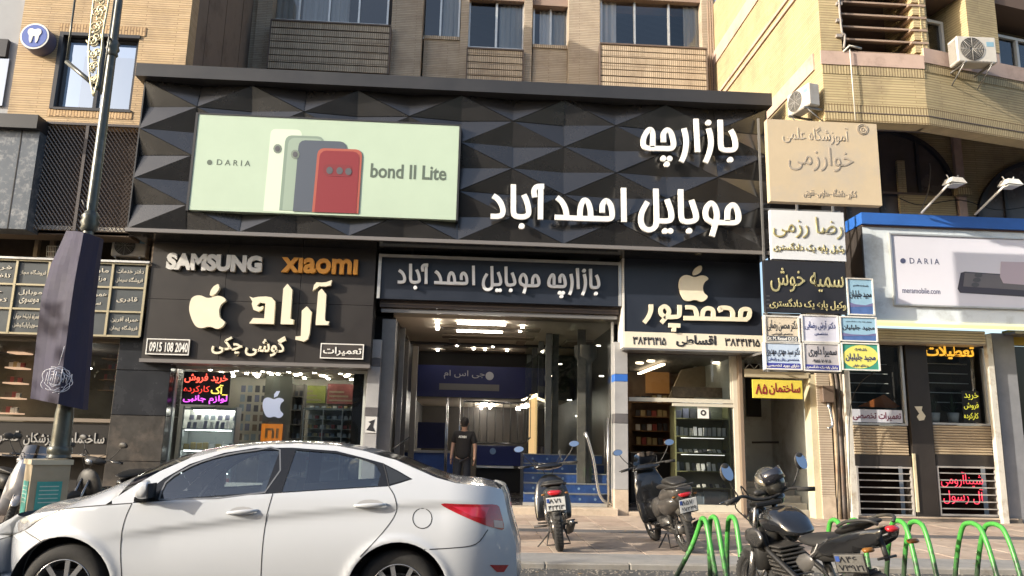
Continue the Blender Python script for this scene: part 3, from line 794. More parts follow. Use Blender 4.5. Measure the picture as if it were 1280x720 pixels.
# angled bay
DU = Vector((2.1, .5, 0)).normalized(); DN = Vector((DU.y, -DU.x, 0))
def ang(mb):
    mb.v = [tuple(Vector((XC, YR, 0))+DU*v[0]-DN*v[1]+Vector((0, 0, v[2]))) for v in mb.v]; return mb
def uz(px, py, back=0):
    d = ray(px, py); P0 = Vector((XC, YR, 0))-DN*back
    t = (P0.x*DN.x+P0.y*DN.y)/(d.x*DN.x+d.y*DN.y)
    p = Vector((d.x*t, d.y*t, 0))-P0
    return p.dot(DU), CH+d.z*t
UE = 5.2
zs = uz(1250, 80)[1]
obj('angled_wall', ang(MB().box(.001, UE, 0, .3, ZB, zs)), BRK_R, bR)
obj('band', ang(MB().box(.006, UE, -.03, -.001, zs-.30, zs)), PINK, bR)
obj('soldier_course', ang(MB().box(.005, UE, -.012, -.001, zs-.48, zs-.301)), BRK_RV, bR)
obj('soldier_course', ang(MB().box(.002, UE, -.02, -.001, ZB, 7.64)), BRK_RV, bR)
obj('soldier_course', ang(MB().box(.002, UE, -.012, -.001, 7.66, 7.82)), BRK_RV, bR)
obj('groove', ang(MB().box(.002, UE, -.03, -.001, 7.641, 7.659)), MC['coping_metal'], bR)
u0 = uz(1157, 40)[0]; u1 = uz(1207, 40)[0]; u2 = uz(1246, 40)[0]
obj('angled_pier', ang(MB().box(u1+.05, u2, -.02, .9, zs+.22, ZT)), BRK_R, bR)
obj('angled_pier', ang(MB().box(0.03, .18, -.0, .9, zs+.01, ZT)), BRK_R, bR)
obj('pier_foot', ang(MB().box(u1+.06, u2-.01, -.01, .9, zs+.002, zs+.218)), PINK, bR)
obj('recess_wall', ang(MB().box(.02, UE, .85, .9, zs, ZT)), BRK_R, bR)
obj('recess_ceiling', ang(MB().box(.02, UE, .03, .88, uz(1180, 8)[1]+.35, ZT)), mat('recess_brown', (.16, .11, .085)), bR)
UPVC = mat('upvc_white', (.62, .61, .58), .4, var=.05)
for a, b in ((u0+.02, u1), (u2+.05, u2+2.2)):
    za, zb = zs+.03, uz(1180, 12)[1]+.1
    w_ = obj('window', ang(MB().box(a, b, .7, .72, za, zb)), DARK, bR)
    f = MB(); t = .06
    f.box(a, b, .5, .6, zb-t, zb).box(a, b, .5, .6, za, za+t)
    nn = 2 if b-a < 1.5 else 4
    for i in range(nn+1):
        c = a+(b-a-t)*i/nn; f.box(c, c+t, .5, .598, za+t, zb-t)
    obj('frame', ang(f), UPVC, w_); obj('pane', ang(MB().box(a+t, b-t, .56, .565, za+t, zb-t)), GLSW, w_)
obj('roof', MB().box(XR+.02, 14, YR+.3, 19, ZT-.02, ZT+.1), RENDER, bR)
# soffit
sf = MB(); e = Vector((XC, YR, 0))+DU*UE
ZS = 8.62; sf.add([(XR+.01, YR+.01, ZB-.002), (XC, YR+.01, ZB-.002), (e.x, e.y, ZB-.002), (e.x, 16.2, ZS), (XC, 16.2, ZS), (XR+.01, 16.2, ZS)], [(0, 1, 4, 5), (1, 2, 3, 4)])
obj('soffit', sf, SOFF, bR)
# lower storey wall with arched windows
YW = 16.0
wl = thing('arched_wall', 'shaded brick wall with dark arched windows between the right shop fascia and the overhang', 'wall', (9, YW, 0))
obj('brickwork', MB().box(xat(1090, 220, YW), 15, YW+.02, YW+.3, 5.3, 8.62), BRK_R, wl)
def arch(cx, r, z0, y, m, name='arched_window', clipx=None):
    """half-round opening filled with dark glazing, centred at world x"""
    pts = [(cx-r, z0)]+[(cx-r*math.cos(math.pi*i/24), max(z0, zc+r*math.sin(math.pi*i/24))) for i in range(25)]+[(cx+r, z0)]
    return pts
zc = zat(1150, 235, YW)
XA = xat(1190, 245, YW); rA = 1.5; cA = XA-rA
gz = glass('dim_glass', (.35, .33, .32), .05)
for cxx, nm in ((cA, 0), (xat(1222, 270, YW)+1.75, 1)):
    r_ = rA if nm == 0 else 1.75; zb0 = zc-.0 if nm == 0 else zc-.75; z0 = zb0-1.2
    P = [(cxx-r_, z0)]+[(cxx-r_*math.cos(math.pi*i/24), zb0+r_*.86*math.sin(math.pi*i/24)) for i in range(25)]+[(cxx+r_, z0)]
    w_ = obj('arched_window', MB().prism(P, YW-.0, YW+.015), mat('arch_glass_back', (.10, .085, .08), .25, var=.3, vs=1), wl)
    obj('frame', MB().ribbon(P[1:-1], .09, YW-.09, YW-.002), mat('dark_frame', (.03, .03, .035)), w_)
    f = MB()
    for dx in (-.62, -.1, .5):
        x = cxx+r_*dx; h = math.sqrt(max(0, 1-dx*dx))*r_*.84
        f.box(x-.035, x+.035, YW-.05, YW-.001, z0, zb0+h)
    obj('mullion', f, mat('dark_frame', (.03, .03, .035)), w_)
x_ = xat(1106, 225, YW)
obj('jamb', MB().box(x_+.25, x_+.42, YW-.11, YW-.03, 5.4, zat(1125, 203, YW)), BRK_R, wl)
obj('sill', MB().box(xat(1095, 243, YW), xat(1172, 243, YW), YW-.12, YW-.095, zat(1130, 244, YW)-.02, zat(1130, 244, YW)+.03), mat('coping_metal', (.12, .09, .075)), wl)
obj('low_brick', MB().box(xat(1130, 250, YW), xat(1190, 250, YW), YW-.10, YW-.02, 5.4, zat(1150, 244, YW)-.03), BRK_R, wl)
obj('column', MB().box(xat(1196, 220, YW)-.09, xat(1196, 220, YW)+.09, YW-.13, YW-.03, 5.4, 8.5), PINK, wl)
obj('ledge', MB().box(xat(1187, 240, YW), xat(1203, 240, YW), YW-.3, YW-.14, zat(1195, 248, YW), zat(1195, 239, YW)), MC['yellow_brick_upright'], wl)
# infill between market sign and corner building
obj('pier', MB().box(xat(958, 180, 16.6), xat(1094, 180, 16.6), 16.6, 16.8, 4.5, 8.6), mat('dark_infill', (.09, .075, .065), .9, var=.2), wl)

# air conditioners
def ac(name, label, loc, rz, s=1.0):
    t = thing(name, label, 'air conditioner', (0, 0, 0))
    w, d, h = .8*s, .3*s, .55*s
    obj('casing', MB().bbox(-w/2, w/2, -d/2, d/2, 0, h, .02), mat('ac_white', (.50, .48, .44), .45, var=.08, vs=6, dirt=(.4, .34, .28)), t)
    g = MB(); cx = -.1*s
    for i in range(7): g.tube([(cx+(.06+.03*i)*s*math.cos(a*.3142), -d/2-.012, h/2+(.06+.03*i)*s*math.sin(a*.3142)) for a in range(20)], .004, 4, True)
    for a in range(8): g.tube([(cx, -d/2-.013, h/2), (cx+.24*s*math.cos(a*.785), -d/2-.013, h/2+.24*s*math.sin(a*.785))], .005, 4)
    obj('fan_grille', g, mat('ac_grey', (.35, .34, .32), .5), t, kind='stuff')
    obj('fan_opening', MB().lathe([(.0, 0), (.245*s, 0)], (cx, -d/2-.004, h/2), 'y', 24), DARK, t)
    f = MB()
    for i in range(16): f.box(-w/2-.008, -w/2-.001, -d/2+.03+.0, d/2-.03, .05+i*(h-.1)/16, .05+i*(h-.1)/16+.012)
    obj('side_fins', f, mat('ac_grey', (.35, .34, .32)), t, kind='stuff')
    obj('label', MB().box(w/2-.2*s, w/2-.05*s, -d/2-.003, -d/2-.001, h*.62, h*.8), mat('ac_label', (.2, .35, .45), .5), t)
    for x in (-.28*s, .28*s):
        obj('bracket', MB().box(x-.015, x+.015, -d/2-.05, d/2+.25, -.04, -.005).tube([(x, -d/2, -.03), (x, d/2+.2, -.3)], .012, 6), GREYM, t)
    t.location = loc; t.rotation_euler = (0, 0, rz); return t
p = Vector((XC, YR, 0))+DU*uz(1196, 75)[0]+DN*.35
ac('air_conditioner', 'large white air conditioner hung below the angled bay window at the upper right', (p.x, p.y, uz(1196, 92)[1]+.0), math.atan2(DU.y, DU.x)-.25, .95)
ya, za_ = atx(998, 130, XR-.35)
ac('air_conditioner', 'small white air conditioner on the side wall just above the beige sign', (XR-.3, ya-.1, za_-.2), -math.pi/2+.25, .8)
t_ = MB().tube([(xat(1062, 60, YR-.08), YR-.08, zat(1062, 62, YR-.08)), (xat(1062, 60, YR-.08)+.02, YR-.08, zat(1063, 150, YR-.08))], .011, 6)
t_.tube([(xat(1062, 60, YR-.08)-.1, YR-.03, zat(1062, 66, YR)), (xat(1062, 60, YR-.08), YR-.08, zat(1062, 60, YR)), (xat(1062, 60, YR-.08)+.25, YR-.04, zat(1062, 60, YR)-.02)], .02, 6)
tag(obj('drain_hose', t_, mat('hose_white', (.6, .57, .5), .6)), 'thin white hose hanging down the sunlit brick front under the louvres', 'hose')
cb = MB().tube(cr([(xat(1049, 0, YR-.05), YR-.05, ZT), (xat(1050, 20, YR-.05), YR-.05, zat(1050, 20, YR)), (xat(1056, 45, YR-.05), YR-.05, zat(1054, 45, YR)), (xat(1055, 62, YR-.05), YR-.05, zat(1052, 62, YR))], 4), .022, 6)
for y_ in (6, 27, 46): cb.box(xat(1048, y_, YR)-.06, xat(1048, y_, YR)+.05, YR-.06, YR-.005, zat(1048, y_, YR)-.03, zat(1048, y_, YR)+.03)
tag(obj('wall_cable', cb, mat('cable_grey', (.3, .27, .25), .6)), 'grey cable with clips running down beside the louvred opening', 'cable')

# floodlights on arms above the blue band
YF = 14.4
def flood(label, foot, head):
    fx_, fz_ = at(*foot, YF+.4); hx_, hz_ = at(*head, YF-.5)
    t = thing('floodlight', label, 'floodlight', (hx_, YF-.5, hz_), 'white floodlights on arms over the right shop')
    obj('arm', MB().tube([(fx_, YF+.4, fz_), (hx_, YF-.5, hz_)], .022, 8), ALUW, t)
    b = MB().add([(hx_-.05, YF-.62, hz_-.02), (hx_+.26, YF-.62, hz_-.04), (hx_+.26, YF-.3, hz_-.02), (hx_-.05, YF-.3, hz_), (hx_, YF-.58, hz_+.09), (hx_+.2, YF-.58, hz_+.08), (hx_+.2, YF-.34, hz_+.1), (hx_, YF-.34, hz_+.11)], [(0, 3, 2, 1), (4, 5, 6, 7), (0, 1, 5, 4), (1, 2, 6, 5), (2, 3, 7, 6), (3, 0, 4, 7)])
    obj('lamp_body', b, ALUW, t)
    obj('lens', MB().box(hx_-.02, hx_+.22, YF-.60, YF-.33, hz_-.055, hz_-.042), mat('lamp_lens', (.6, .62, .6), .15), t)
    obj('bracket', MB().tube([(hx_-.03, YF-.45, hz_+.17), (hx_+.05, YF-.45, hz_+.02)], .014, 6).tube([(hx_+.2, YF-.45, hz_+.17), (hx_+.16, YF-.45, hz_+.06)], .014, 6), ALUW, t)
flood('left white floodlight on a slanting arm, in front of the pink column', (1152, 266), (1188, 228))
flood('right white floodlight on a slanting arm, at the right edge over the blue band', (1219, 268), (1258, 230))

# ---------------------------------------------------------------- right shop fascia
YG = 15.0
fa = thing('shop_fascia', 'pale shop fascia with blue top band above the two bay windows at the right', 'fascia', (9, YG, 4))
gx0 = (xat(1076, 300, YG)+xat(1088, 395, YG))/2; gx1 = 14.5
gzt = (zat(1080, 279, YG)+zat(1270, 291, YG))/2; gzb = (zat(1095, 398, YG)+zat(1270, 408, YG))/2
obj('board', MB().box(gx0, gx1, YG, YG+.5, gzb, gzt), mat('fascia_white', (.74, .80, .83), .4, var=.05, vs=1.5, dirt=(.42, .44, .42)), fa)
obj('top_band', MB().box(gx0-.05, gx1, YG-.10, YG+.6, gzt+.002, gzt+.24), mat('band_blue', (.035, .14, .50), .4, var=.12, vs=2), fa)
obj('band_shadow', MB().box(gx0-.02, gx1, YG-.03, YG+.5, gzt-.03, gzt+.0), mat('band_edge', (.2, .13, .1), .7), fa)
obj('light_strip', MB().box(gx0-.02, gx1, YG-.03, YG+.4, gzb-.045, gzb-.002), mat('warm_strip', (.8, .75, .5), .4, emit=(1, .85, .45), est=.5), fa)
obj('side_return', MB().box(gx0-.03, gx0-.002, YG+.0, YG+.9, gzb, gzt+.2), DKBR, fa)
YQ = YG-.03
pr2 = thing('phone_poster', 'pale lilac phone advertisement in a silver frame on the right shop fascia', 'poster', (11, YQ, 4))
q = [at(*p, YQ) for p in ((1112, 294), (1280, 299), (1280, 385), (1120, 380))]
qx0, qz1, qz0 = (q[0][0]+q[3][0])/2, (q[0][1]+q[1][1])/2, (q[2][1]+q[3][1])/2; qx1 = qx0+4.2
obj('board', MB().box(qx0, qx1, YQ, YG-.001, qz0, qz1), mat('poster_lilac', (.74, .73, .80), .35, var=.03, vs=1), pr2)
obj('frame', MB().box(qx0-.035, qx0, YQ-.03, YG-.001, qz0-.035, qz1+.035).box(qx1, qx1+.035, YQ-.03, YG-.001, qz0-.035, qz1+.035).box(qx0+.001, qx1, YQ-.029, YG-.001, qz1+.001, qz1+.035).box(qx0+.001, qx1, YQ-.029, YG-.001, qz0-.035, qz0-.001), ALU, pr2)
def flat2(n, pts, m, z=.003): return flat(n, pts, YQ-z, m, pr2)
PD = pm('phone_dark', (.07, .065, .085))
flat2('print_phone', [(1201, 341), (1206, 339.5), (1330, 348), (1330, 374), (1200, 366), (1197, 361)], PD)
flat2('print_phone_face', [(1206, 341), (1330, 349), (1330, 366), (1204, 358)], pm('phone_grey', (.17, .16, .17)), .0065)
flat2('print_phone_top', [(1251, 327), (1330, 329), (1330, 360), (1254, 354), (1250, 346)], pm('phone_pink', (.52, .44, .5)), .010)
for x, y in ((1223, 344), (1221, 350), (1219, 356)): flat2('print_lens', [(x+5*math.cos(a*.628), y+3*math.sin(a*.628)) for a in range(10)], pm('lens', (.1, .1, .11)), .0105)
text('lettering', 'D A R I A', (1137, 323, 1174, 330), YQ, pm('ink_blue', (.08, .09, .16)), pr2, 0, .004)
text('lettering', 'meramobile.com', (1128, 360, 1175, 367), YQ, pm('ink_blue', (.08, .09, .16)), pr2, 0, .004)
flat2('print_dot', [(1128.5+3.4*math.cos(a*.6283), 326+3.4*math.sin(a*.6283)) for a in range(10)], pm('ink_blue', (.08, .09, .16)))

# ---------------------------------------------------------------- professional name boards between the shops
def board(name, label, x0, y0, x1, y1, Y, m, dep=.25, frame=None):
    xa, xb, za, zb = rect(x0, y0, x1, y1, Y)
    t = thing(name, label, 'sign', ((xa+xb)/2, Y, za))
    obj('board', MB().box(xa, xb, Y, Y+dep, za, zb), m, t)
    if frame:
        w = .022
        obj('frame', MB().box(xa-.004, xa+w, Y-.02, Y-.001, za, zb).box(xb-w, xb+.004, Y-.02, Y-.001, za, zb).box(xa+w, xb-w, Y-.019, Y-.001, zb-w, zb+.004).box(xa+w, xb-w, Y-.019, Y-.001, za-.004, za+w), frame, t)
    return t
YB = 14.6; YK = 13.0
kh = board('name_board', 'large weathered beige board with faint grey calligraphy, under the small air conditioner', 961, 152, 1099, 254, YK, mat('beige_board', (.54, .44, .30), .55, var=.06, vs=2, dirt=(.46, .40, .32), ds=1.1), .14)
GI = mat('grey_ink', (.36, .31, .25), .6)
text('lettering', 'خوارزمی', (985, 184, 1066, 214), YK, GI, kh, -.006, .01)
text('lettering', 'آموزشگاه علمی', (978, 158, 1060, 180), YK, mat('faint_ink', (.46, .40, .32), .6), kh, -.01, .01)
text('lettering', 'کنکور - دانشگاه - مدارس - تقویتی', (1004, 236, 1070, 248), YK, GI, kh, -.004, .01)
X_, Z_ = at(1078, 162, YK); ro = MB()
for r_ in (.10, .075, .03): ro.tube([(X_+r_*math.cos(a*.314), YK-.006, Z_+r_*math.sin(a*.314)) for a in range(20)], .007, 4, True)
obj('round_seal', ro, GI, kh)
wb = board('name_board', 'white board with raised gold calligraphy below the large beige board', 964, 264, 1056, 325, YB, mat('board_white', (.66, .70, .76), .4, var=.04), .1)
GOLD = mat('gold_letters', (.56, .50, .26), .35, .45, var=.15, vs=30)
text('lettering', 'رضا رزمی', (966, 271, 1052, 298), YB, GOLD, wb, -.006, .02)
text('lettering', 'وکیل پایه یک دادگستری', (966, 304, 1055, 317), YB, GOLD, wb, .0, .02)
kb = board('name_board', 'black board with gold calligraphy between the white board and the small doctor plates', 956, 327, 1058, 391, YB, mat('board_black', (.022, .022, .027), .35), .1)
text('lettering', 'سمیه خوش', (963, 336, 1054, 366), YB, GOLD, kb, .0, .02)
text('lettering', 'وکیل پایه یک دادگستری', (962, 374, 1057, 388), YB, GOLD, kb, .012, .02)
lad = MB()
for i in range(4): lad.ribbon([(xat(958, 370+5*i, YB), zat(958, 370+5*i, YB)), (xat(962, 370+5*i, YB), zat(962, 370+5*i, YB))], .008, YB-.004, YB-.001)
obj('side_mark', lad, GREYM, kb, kind='stuff')
BL = mat('ink_navy', (.03, .04, .16), .5)
def plate(label, box, col, lines, foot=None, footc=None):
    t = board('doctor_plate', label, *box, YB, mat('plate_%d' % int(box[0]*1000+box[1]), col, .4, var=.05, vs=3), .12, ALUW)
    x0, y0, x1, y1 = box
    for s_, (u0, v0, u1, v1), m_, b_ in lines:
        text('lettering', s_, (x0+(x1-x0)*u0, y0+(y1-y0)*v0, x0+(x1-x0)*u1, y0+(y1-y0)*v1), YB, m_, t, b_-.008, .008)
    if foot:
        xa, xb, za, zb = rect(x0+1.5, y1-8, x1-1.5, y1-1.5, YB)
        obj('foot_band', MB().box(xa, xb, YB-.006, YB-.001, za, zb), footc, t)
        text('lettering', foot, (x0+3, y1-7, x1-3, y1-2.5), YB-.006, WHITE, t, .02, .006)
    return t
NB = mat('band_navy', (.05, .06, .3), .5); DG = mat('band_dark', (.07, .08, .1), .5)
plate('cream doctor plate with dark foot band, top left of the four small plates', (956, 395, 999, 428), (.62, .54, .42), [('دکتر محسن رضایی', (.06, .15, .93, .58), INK, 0), ('متخصص ارتودنسی', (.2, .62, .8, .74), INK, 0)], 'Dr. M. Rezaei D.D.S', DG)
plate('pale lilac doctor plate with blue lettering, top right of the four small plates', (1002, 394, 1048, 428), (.62, .63, .74), [('دکتر آرش رضایی', (.08, .2, .9, .55), BL, 0), ('متخصص', (.35, .64, .7, .76), BL, 0)])
plate('pale blue doctor plate with navy foot band, bottom left of the four small plates', (956, 428, 1002, 462), (.48, .58, .72), [('دکتر سید مهدی مهدوی', (.04, .18, .95, .52), INK, 0), ('متخصص زنان و زایمان', (.1, .56, .92, .7), BL, 0)], 'دارای بورد تخصصی', NB)
plate('greyish pink lawyer plate with navy foot band, bottom right of the four small plates', (1004, 429, 1050, 464), (.50, .48, .50), [('سمیرا داوری', (.14, .12, .9, .5), INK, .01), ('۰۹۱۵۱۰۷۰۷۰۸', (.25, .58, .75, .7), INK, 0)], 'وکیل پایه یک دادگستری', NB)
def lake(label, box, oval=False, dy=0):
    x0, y0, x1, y1 = box
    t = board('lawyer_sign', label, *box, YB-.02, mat('sky_print', (.28, .46, .60), .4, var=.08, vs=4) if not oval else mat('green_print', (.05, .27, .2), .45, var=.1), .14, ALUW)
    Y = YB-.02
    if oval:
        flat('oval_print', [((x0+x1)/2+(x1-x0)*.47*math.cos(a*.2618), (y0+y1)/2+(y1-y0)*.43*math.sin(a*.2618)) for a in range(24)], Y, mat('oval_yellow', (.70, .66, .16), .45), t)
        text('lettering', 'مجید جلیلیان', (x0+5, y0+13, x1-5, y0+23), Y-.004, BL, t, .02, .006)
        text('lettering', 'وکیل پایه یک', (x0+16, y0+6, x1-16, y0+10), Y-.004, BL, t, 0, .006)
        text('lettering', 'و مشاور حقوقی', (x0+14, y0+26, x1-14, y0+30), Y-.004, BL, t, 0, .006)
    else:
        h = y1-y0
        flat('water_print', [(x0+1, y1-1), (x0+1, y1-h*.24), (x0+(x1-x0)*.4, y1-h*.22), (x1-1, y1-h*.26), (x1-1, y1-1)], Y, mat('lake_print', (.08, .15, .36), .45, var=.15, vs=9), t)
        flat('hill_print', [(x0+1, y1-h*.22), (x0+1, y1-h*.37), (x0+(x1-x0)*.3, y1-h*.30), (x0+(x1-x0)*.7, y1-h*.27), (x1-1, y1-h*.33), (x1-1, y1-h*.24)], Y-.004, mat('hill_print', (.16, .15, .3), .5), t)
        text('lettering', 'مجید جلیلیان', (x0+3, y0+h*.33, x1-3, y0+h*.56), Y, INK, t, .02, .006)
        text('lettering', 'وکیل پایه یک دادگستری', (x0+7, y0+h*.17, x1-7, y0+h*.23), Y, INK, t, 0, .006)
lake('topmost blue lake sign of a lawyer, standing highest of the three stacked at the right', (1059, 348, 1092, 394))
lake('middle blue lake sign of a lawyer, directly above the yellow oval', (1050, 396, 1096, 427))
lake('bottom lawyer sign with a yellow oval on green', (1052, 429, 1099, 463), True)
# carrier frame behind the boards
cf = MB()
for x in (958, 1003, 1049): cf.box(xat(x, 380, YB+.3)-.02, xat(x, 380, YB+.3)+.02, YB+.31, YB+.35, zat(1000, 466, YB+.3), zat(1000, 150, YB+.3))
for y in (262, 327, 393, 464): cf.box(xat(956, y, YB+.3), xat(1052, y, YB+.3), YB+.352, YB+.39, zat(1000, y, YB+.3)-.02, zat(1000, y, YB+.3)+.02)
for x in (958, 1049): cf.box(xat(x, 380, YB+.3)-.02, xat(x, 380, YB+.3)+.02, YB+.391, 16.5, zat(1000, 440, YB+.3)-.02, zat(1000, 440, YB+.3)+.02)
tag(obj('sign_rack', cf, GREYM), 'steel rack holding the stacked name boards between the two shops', 'rack')
# ---------------------------------------------------------------- the arcade building: piers, floors, interior shell
FZ = .26; YD = 16.2
bk = thing('arcade_building', 'dark stone fronted ground floor of the market with its deep unlit arcade and glazed shops', 'building', (0, YD, 0))
GRAN = mat('dark_granite_cladding', (.050, .046, .042), .35, var=.3, vs=6, dirt=(.12, .1, .085), ds=2)
PILL = mat('grey_marble', (.34, .34, .345), .3, var=.14, vs=2.5)
FLOORT = mat('arcade_floor', (.10, .09, .085), .25, var=.2, vs=2)
CEILM = mat('arcade_ceiling', (.62, .54, .43), .8, var=.08, vs=1)
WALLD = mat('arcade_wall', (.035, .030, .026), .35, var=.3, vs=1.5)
def vbox(px0, px1, py, Y, z0, z1, dep, b=0.):
    xa, xb = xat(px0, py, Y), xat(px1, py, Y); m_ = MB()
    return m_.bbox(xa, xb, Y, Y+dep, z0, z1, b) if b else m_.box(xa, xb, Y, Y+dep, z0, z1)
# left dark pier
xp0, xp1 = xat(137, 530, 15.9), xat(206, 530, 15.9)
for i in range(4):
    obj('cladding_slab', MB().bbox(xp0, xp1, 15.9, 16.6, .1+i*.88, .1+(i+1)*.88-.006, .008), GRAN if i < 2 else mat('granite_upper_shaded', (.028, .030, .035), .25, var=.2, vs=3), bk)  # upper slabs take a darker copy that paints in the shade over them
# pier between shop and entrance: white marble with dark bands
def marble(px0, px1, Y, zt, bands):
    xa, xb = xat(px0, 520, Y), xat(px1, 520, Y); zc_ = .12
    for z0, z1, m_ in bands: obj('pier_block', MB().bbox(xa, xb, Y, Y+.5, z0+.002, z1-.002, .006), m_, bk)
BAND = mat('band_stone', (.12, .115, .12), .3, var=.2, vs=4)
marble(456, 472, 15.95, 4, [(.12, 1.95, PILL), (1.95, 2.12, BAND), (2.12, 2.95, PILL), (2.95, 3.12, BAND), (3.12, 3.5, PILL)])
marble(768, 785, 15.95, 4, [(.12, .62, STONE), (.62, 1.93, PILL), (1.93, 2.12, BAND), (2.12, 2.78, PILL), (2.78, 2.93, mat('band_blue', (.06, .07, .14), .4)), (2.93, 3.6, PILL)])
xa, xb, za, zb = rect(457, 521, 471, 541, 15.94)
stk = obj('torn_sticker', MB().box(xa, xb, 15.93, 15.949, za, zb), mat('sticker_white', (.55, .55, .54), .7), bk)
obj('sticker_mark', MB().prism([(xa+.02, za+.05), (xa+.1, za+.18), (xa+.05, zb-.1), (xa+.18, zb-.05), (xa+.15, za+.12), (xb-.02, za+.02)], 15.926, 15.9299), INK, stk)
# entrance jambs
xa, xb = xat(474, 480, 16.1), xat(491, 480, 16.1)
obj('jamb', MB().box(xa, xb, 16.1, 16.5, FZ, 3.95), mat('jamb_metal', (.19, .185, .18), .4, .3, var=.15), bk)
obj('jamb', MB().box(xat(497, 480, 17), xat(503, 480, 17), 17, 17.1, FZ, 3.9), mat('jamb_metal', (.2, .2, .2)), bk)
# header housing under the sign
hz0, hz1 = zat(620, 395, 16.0), HZ0-.002
obj('shutter_box', MB().box(HX0+.05, HX1-.02, 15.9, 16.35, hz0+.1, hz1), mat('shutter_brown', (.06, .045, .038), .4, var=.2), bk)
obj('shutter_rail', MB().box(HX0+.08, HX1-.05, 15.95, 16.0, hz0+.0, hz0+.07), mat('rail_grey', (.22, .21, .2), .4, .4), bk)
for i in range(3): obj('box_rib', MB().box(HX0+.05, HX1-.02, 15.885, 15.899, hz0+.16+i*.1, hz0+.185+i*.1), mat('rib_brown', (.12, .09, .07), .4), bk)
# step & threshold
x0, x1 = xat(600, 637, 16.1), xat(770, 637, 16.1)
obj('threshold', MB().bbox(xat(455, 637, 15.85), x1, 15.85, 16.3, .1, FZ-.005, .012), STONE, bk)
obj('threshold', MB().bbox(xat(786, 640, 15.95), xat(930, 640, 15.95), 15.95, 16.35, .1, FZ-.06, .012), STONE, bk)
# arcade shell
XLi, XRi = xat(490, 500, 16.5)+.0, xat(768, 500, 16.5)
zce, zcb = 3.95, 3.95
zc1 = zat(600, 401, 16.6)
xl2, xr2 = xat(520, 450, 22.8), xat(660, 450, 22.8)
tag(bk, kind=None)
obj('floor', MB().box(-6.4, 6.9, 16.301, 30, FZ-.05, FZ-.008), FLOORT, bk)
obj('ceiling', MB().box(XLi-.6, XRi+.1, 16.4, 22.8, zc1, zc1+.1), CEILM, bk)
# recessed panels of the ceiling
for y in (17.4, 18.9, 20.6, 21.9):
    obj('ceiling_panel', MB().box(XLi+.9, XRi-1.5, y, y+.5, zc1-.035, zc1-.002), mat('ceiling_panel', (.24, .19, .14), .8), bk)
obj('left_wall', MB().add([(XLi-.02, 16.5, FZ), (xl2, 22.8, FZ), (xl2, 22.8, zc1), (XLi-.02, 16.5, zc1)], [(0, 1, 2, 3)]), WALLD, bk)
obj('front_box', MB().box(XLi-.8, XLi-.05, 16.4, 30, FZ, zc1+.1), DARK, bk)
# far part
zb0, zb1 = zat(590, 497, 22.7), zat(590, 458, 22.7)
gb = thing('shop_banner', 'dark blue banner with white brand lettering hung across the back of the arcade', 'banner', (0, 22.6, zb0))
obj('board', MB().box(xl2+.05, xr2+.1, 22.6, 22.75, zb0, zb1), mat('banner_blue', (.013, .022, .13), .5, var=.1), gb)
text('lettering', 'جی اس ام', (555, 463, 606, 474), 22.6, mat('banner_white', (.6, .62, .7), .6), gb, .0, .02)
X_, Z_ = at(612, 470, 22.6); obj('round_logo', MB().disc(X_, Z_, .12, 22.58, 22.599, 16), mat('banner_white', (.6, .62, .7)), gb)
xa, xb, za, zb = rect(549, 480, 624, 488, 22.6); obj('grey_bar', MB().box(xa, xb, 22.58, 22.599, za, zb), mat('bar_grey', (.2, .2, .22), .6), gb)
obj('bulkhead', MB().box(XLi-1, XRi+1, 22.76, 22.9, zb0, zc1+.2), DARK, bk)
obj('back_ceiling', MB().box(xl2-.5, xr2+1.5, 22.9, 29.5, zb0+.02, zb0+.1), CEILM, bk)
obj('back_wall', MB().box(-8, 9, 29.5, 29.6, -.5, 8), WALLD, bk)
LAMPW = mat('lamp_strip', (1, 1, 1), .5, emit=(1, .93, .82), est=16)
LAMPD = mat('lamp_dim', (1, 1, 1), .5, emit=(1, .93, .82), est=30)
def strip(px0, py0, px1, py1, z, wd, m=None, parent=None):
    a = atz(px0, py0, z); b = atz(px1, py1, z)
    y0 = (a[1]+b[1])/2
    return obj('ceiling_light', MB().box(a[0], b[0], y0-wd, y0+wd, z-.03, z), m or LAMPW, parent or bk)
zl = zc1-.04
strip(572, 403.5, 632, 405, zl, .045); strip(571, 413, 628, 414.5, zl, .045); strip(566, 443, 612, 444, zl, .06)
for x, y in ((547, 402), (547, 406), (547, 411), (653, 409), (650, 414), (571, 432), (616, 433), (547, 438), (592, 436), (606, 437), (634, 438)):
    a = atz(x, y, zl); obj('ceiling_light', MB().lathe([(0, 0), (.032, 0), (.032, .03)], (a[0], a[1], zl-.02), 'z', 10), LAMPD, bk)
for x0, y0, x1, y1 in ((602, 508, 608, 503), (598, 516, 601, 512), (612, 510, 616, 505)):
    zz = zb0-.03; a = atz(x0, y0, zz); b = atz(x1, y1, zz)
    obj('ceiling_light', MB().tube([(a[0], min(a[1], 29), zz), (b[0], min(b[1], 29.3), zz)], .04, 6), LAMPD, bk)
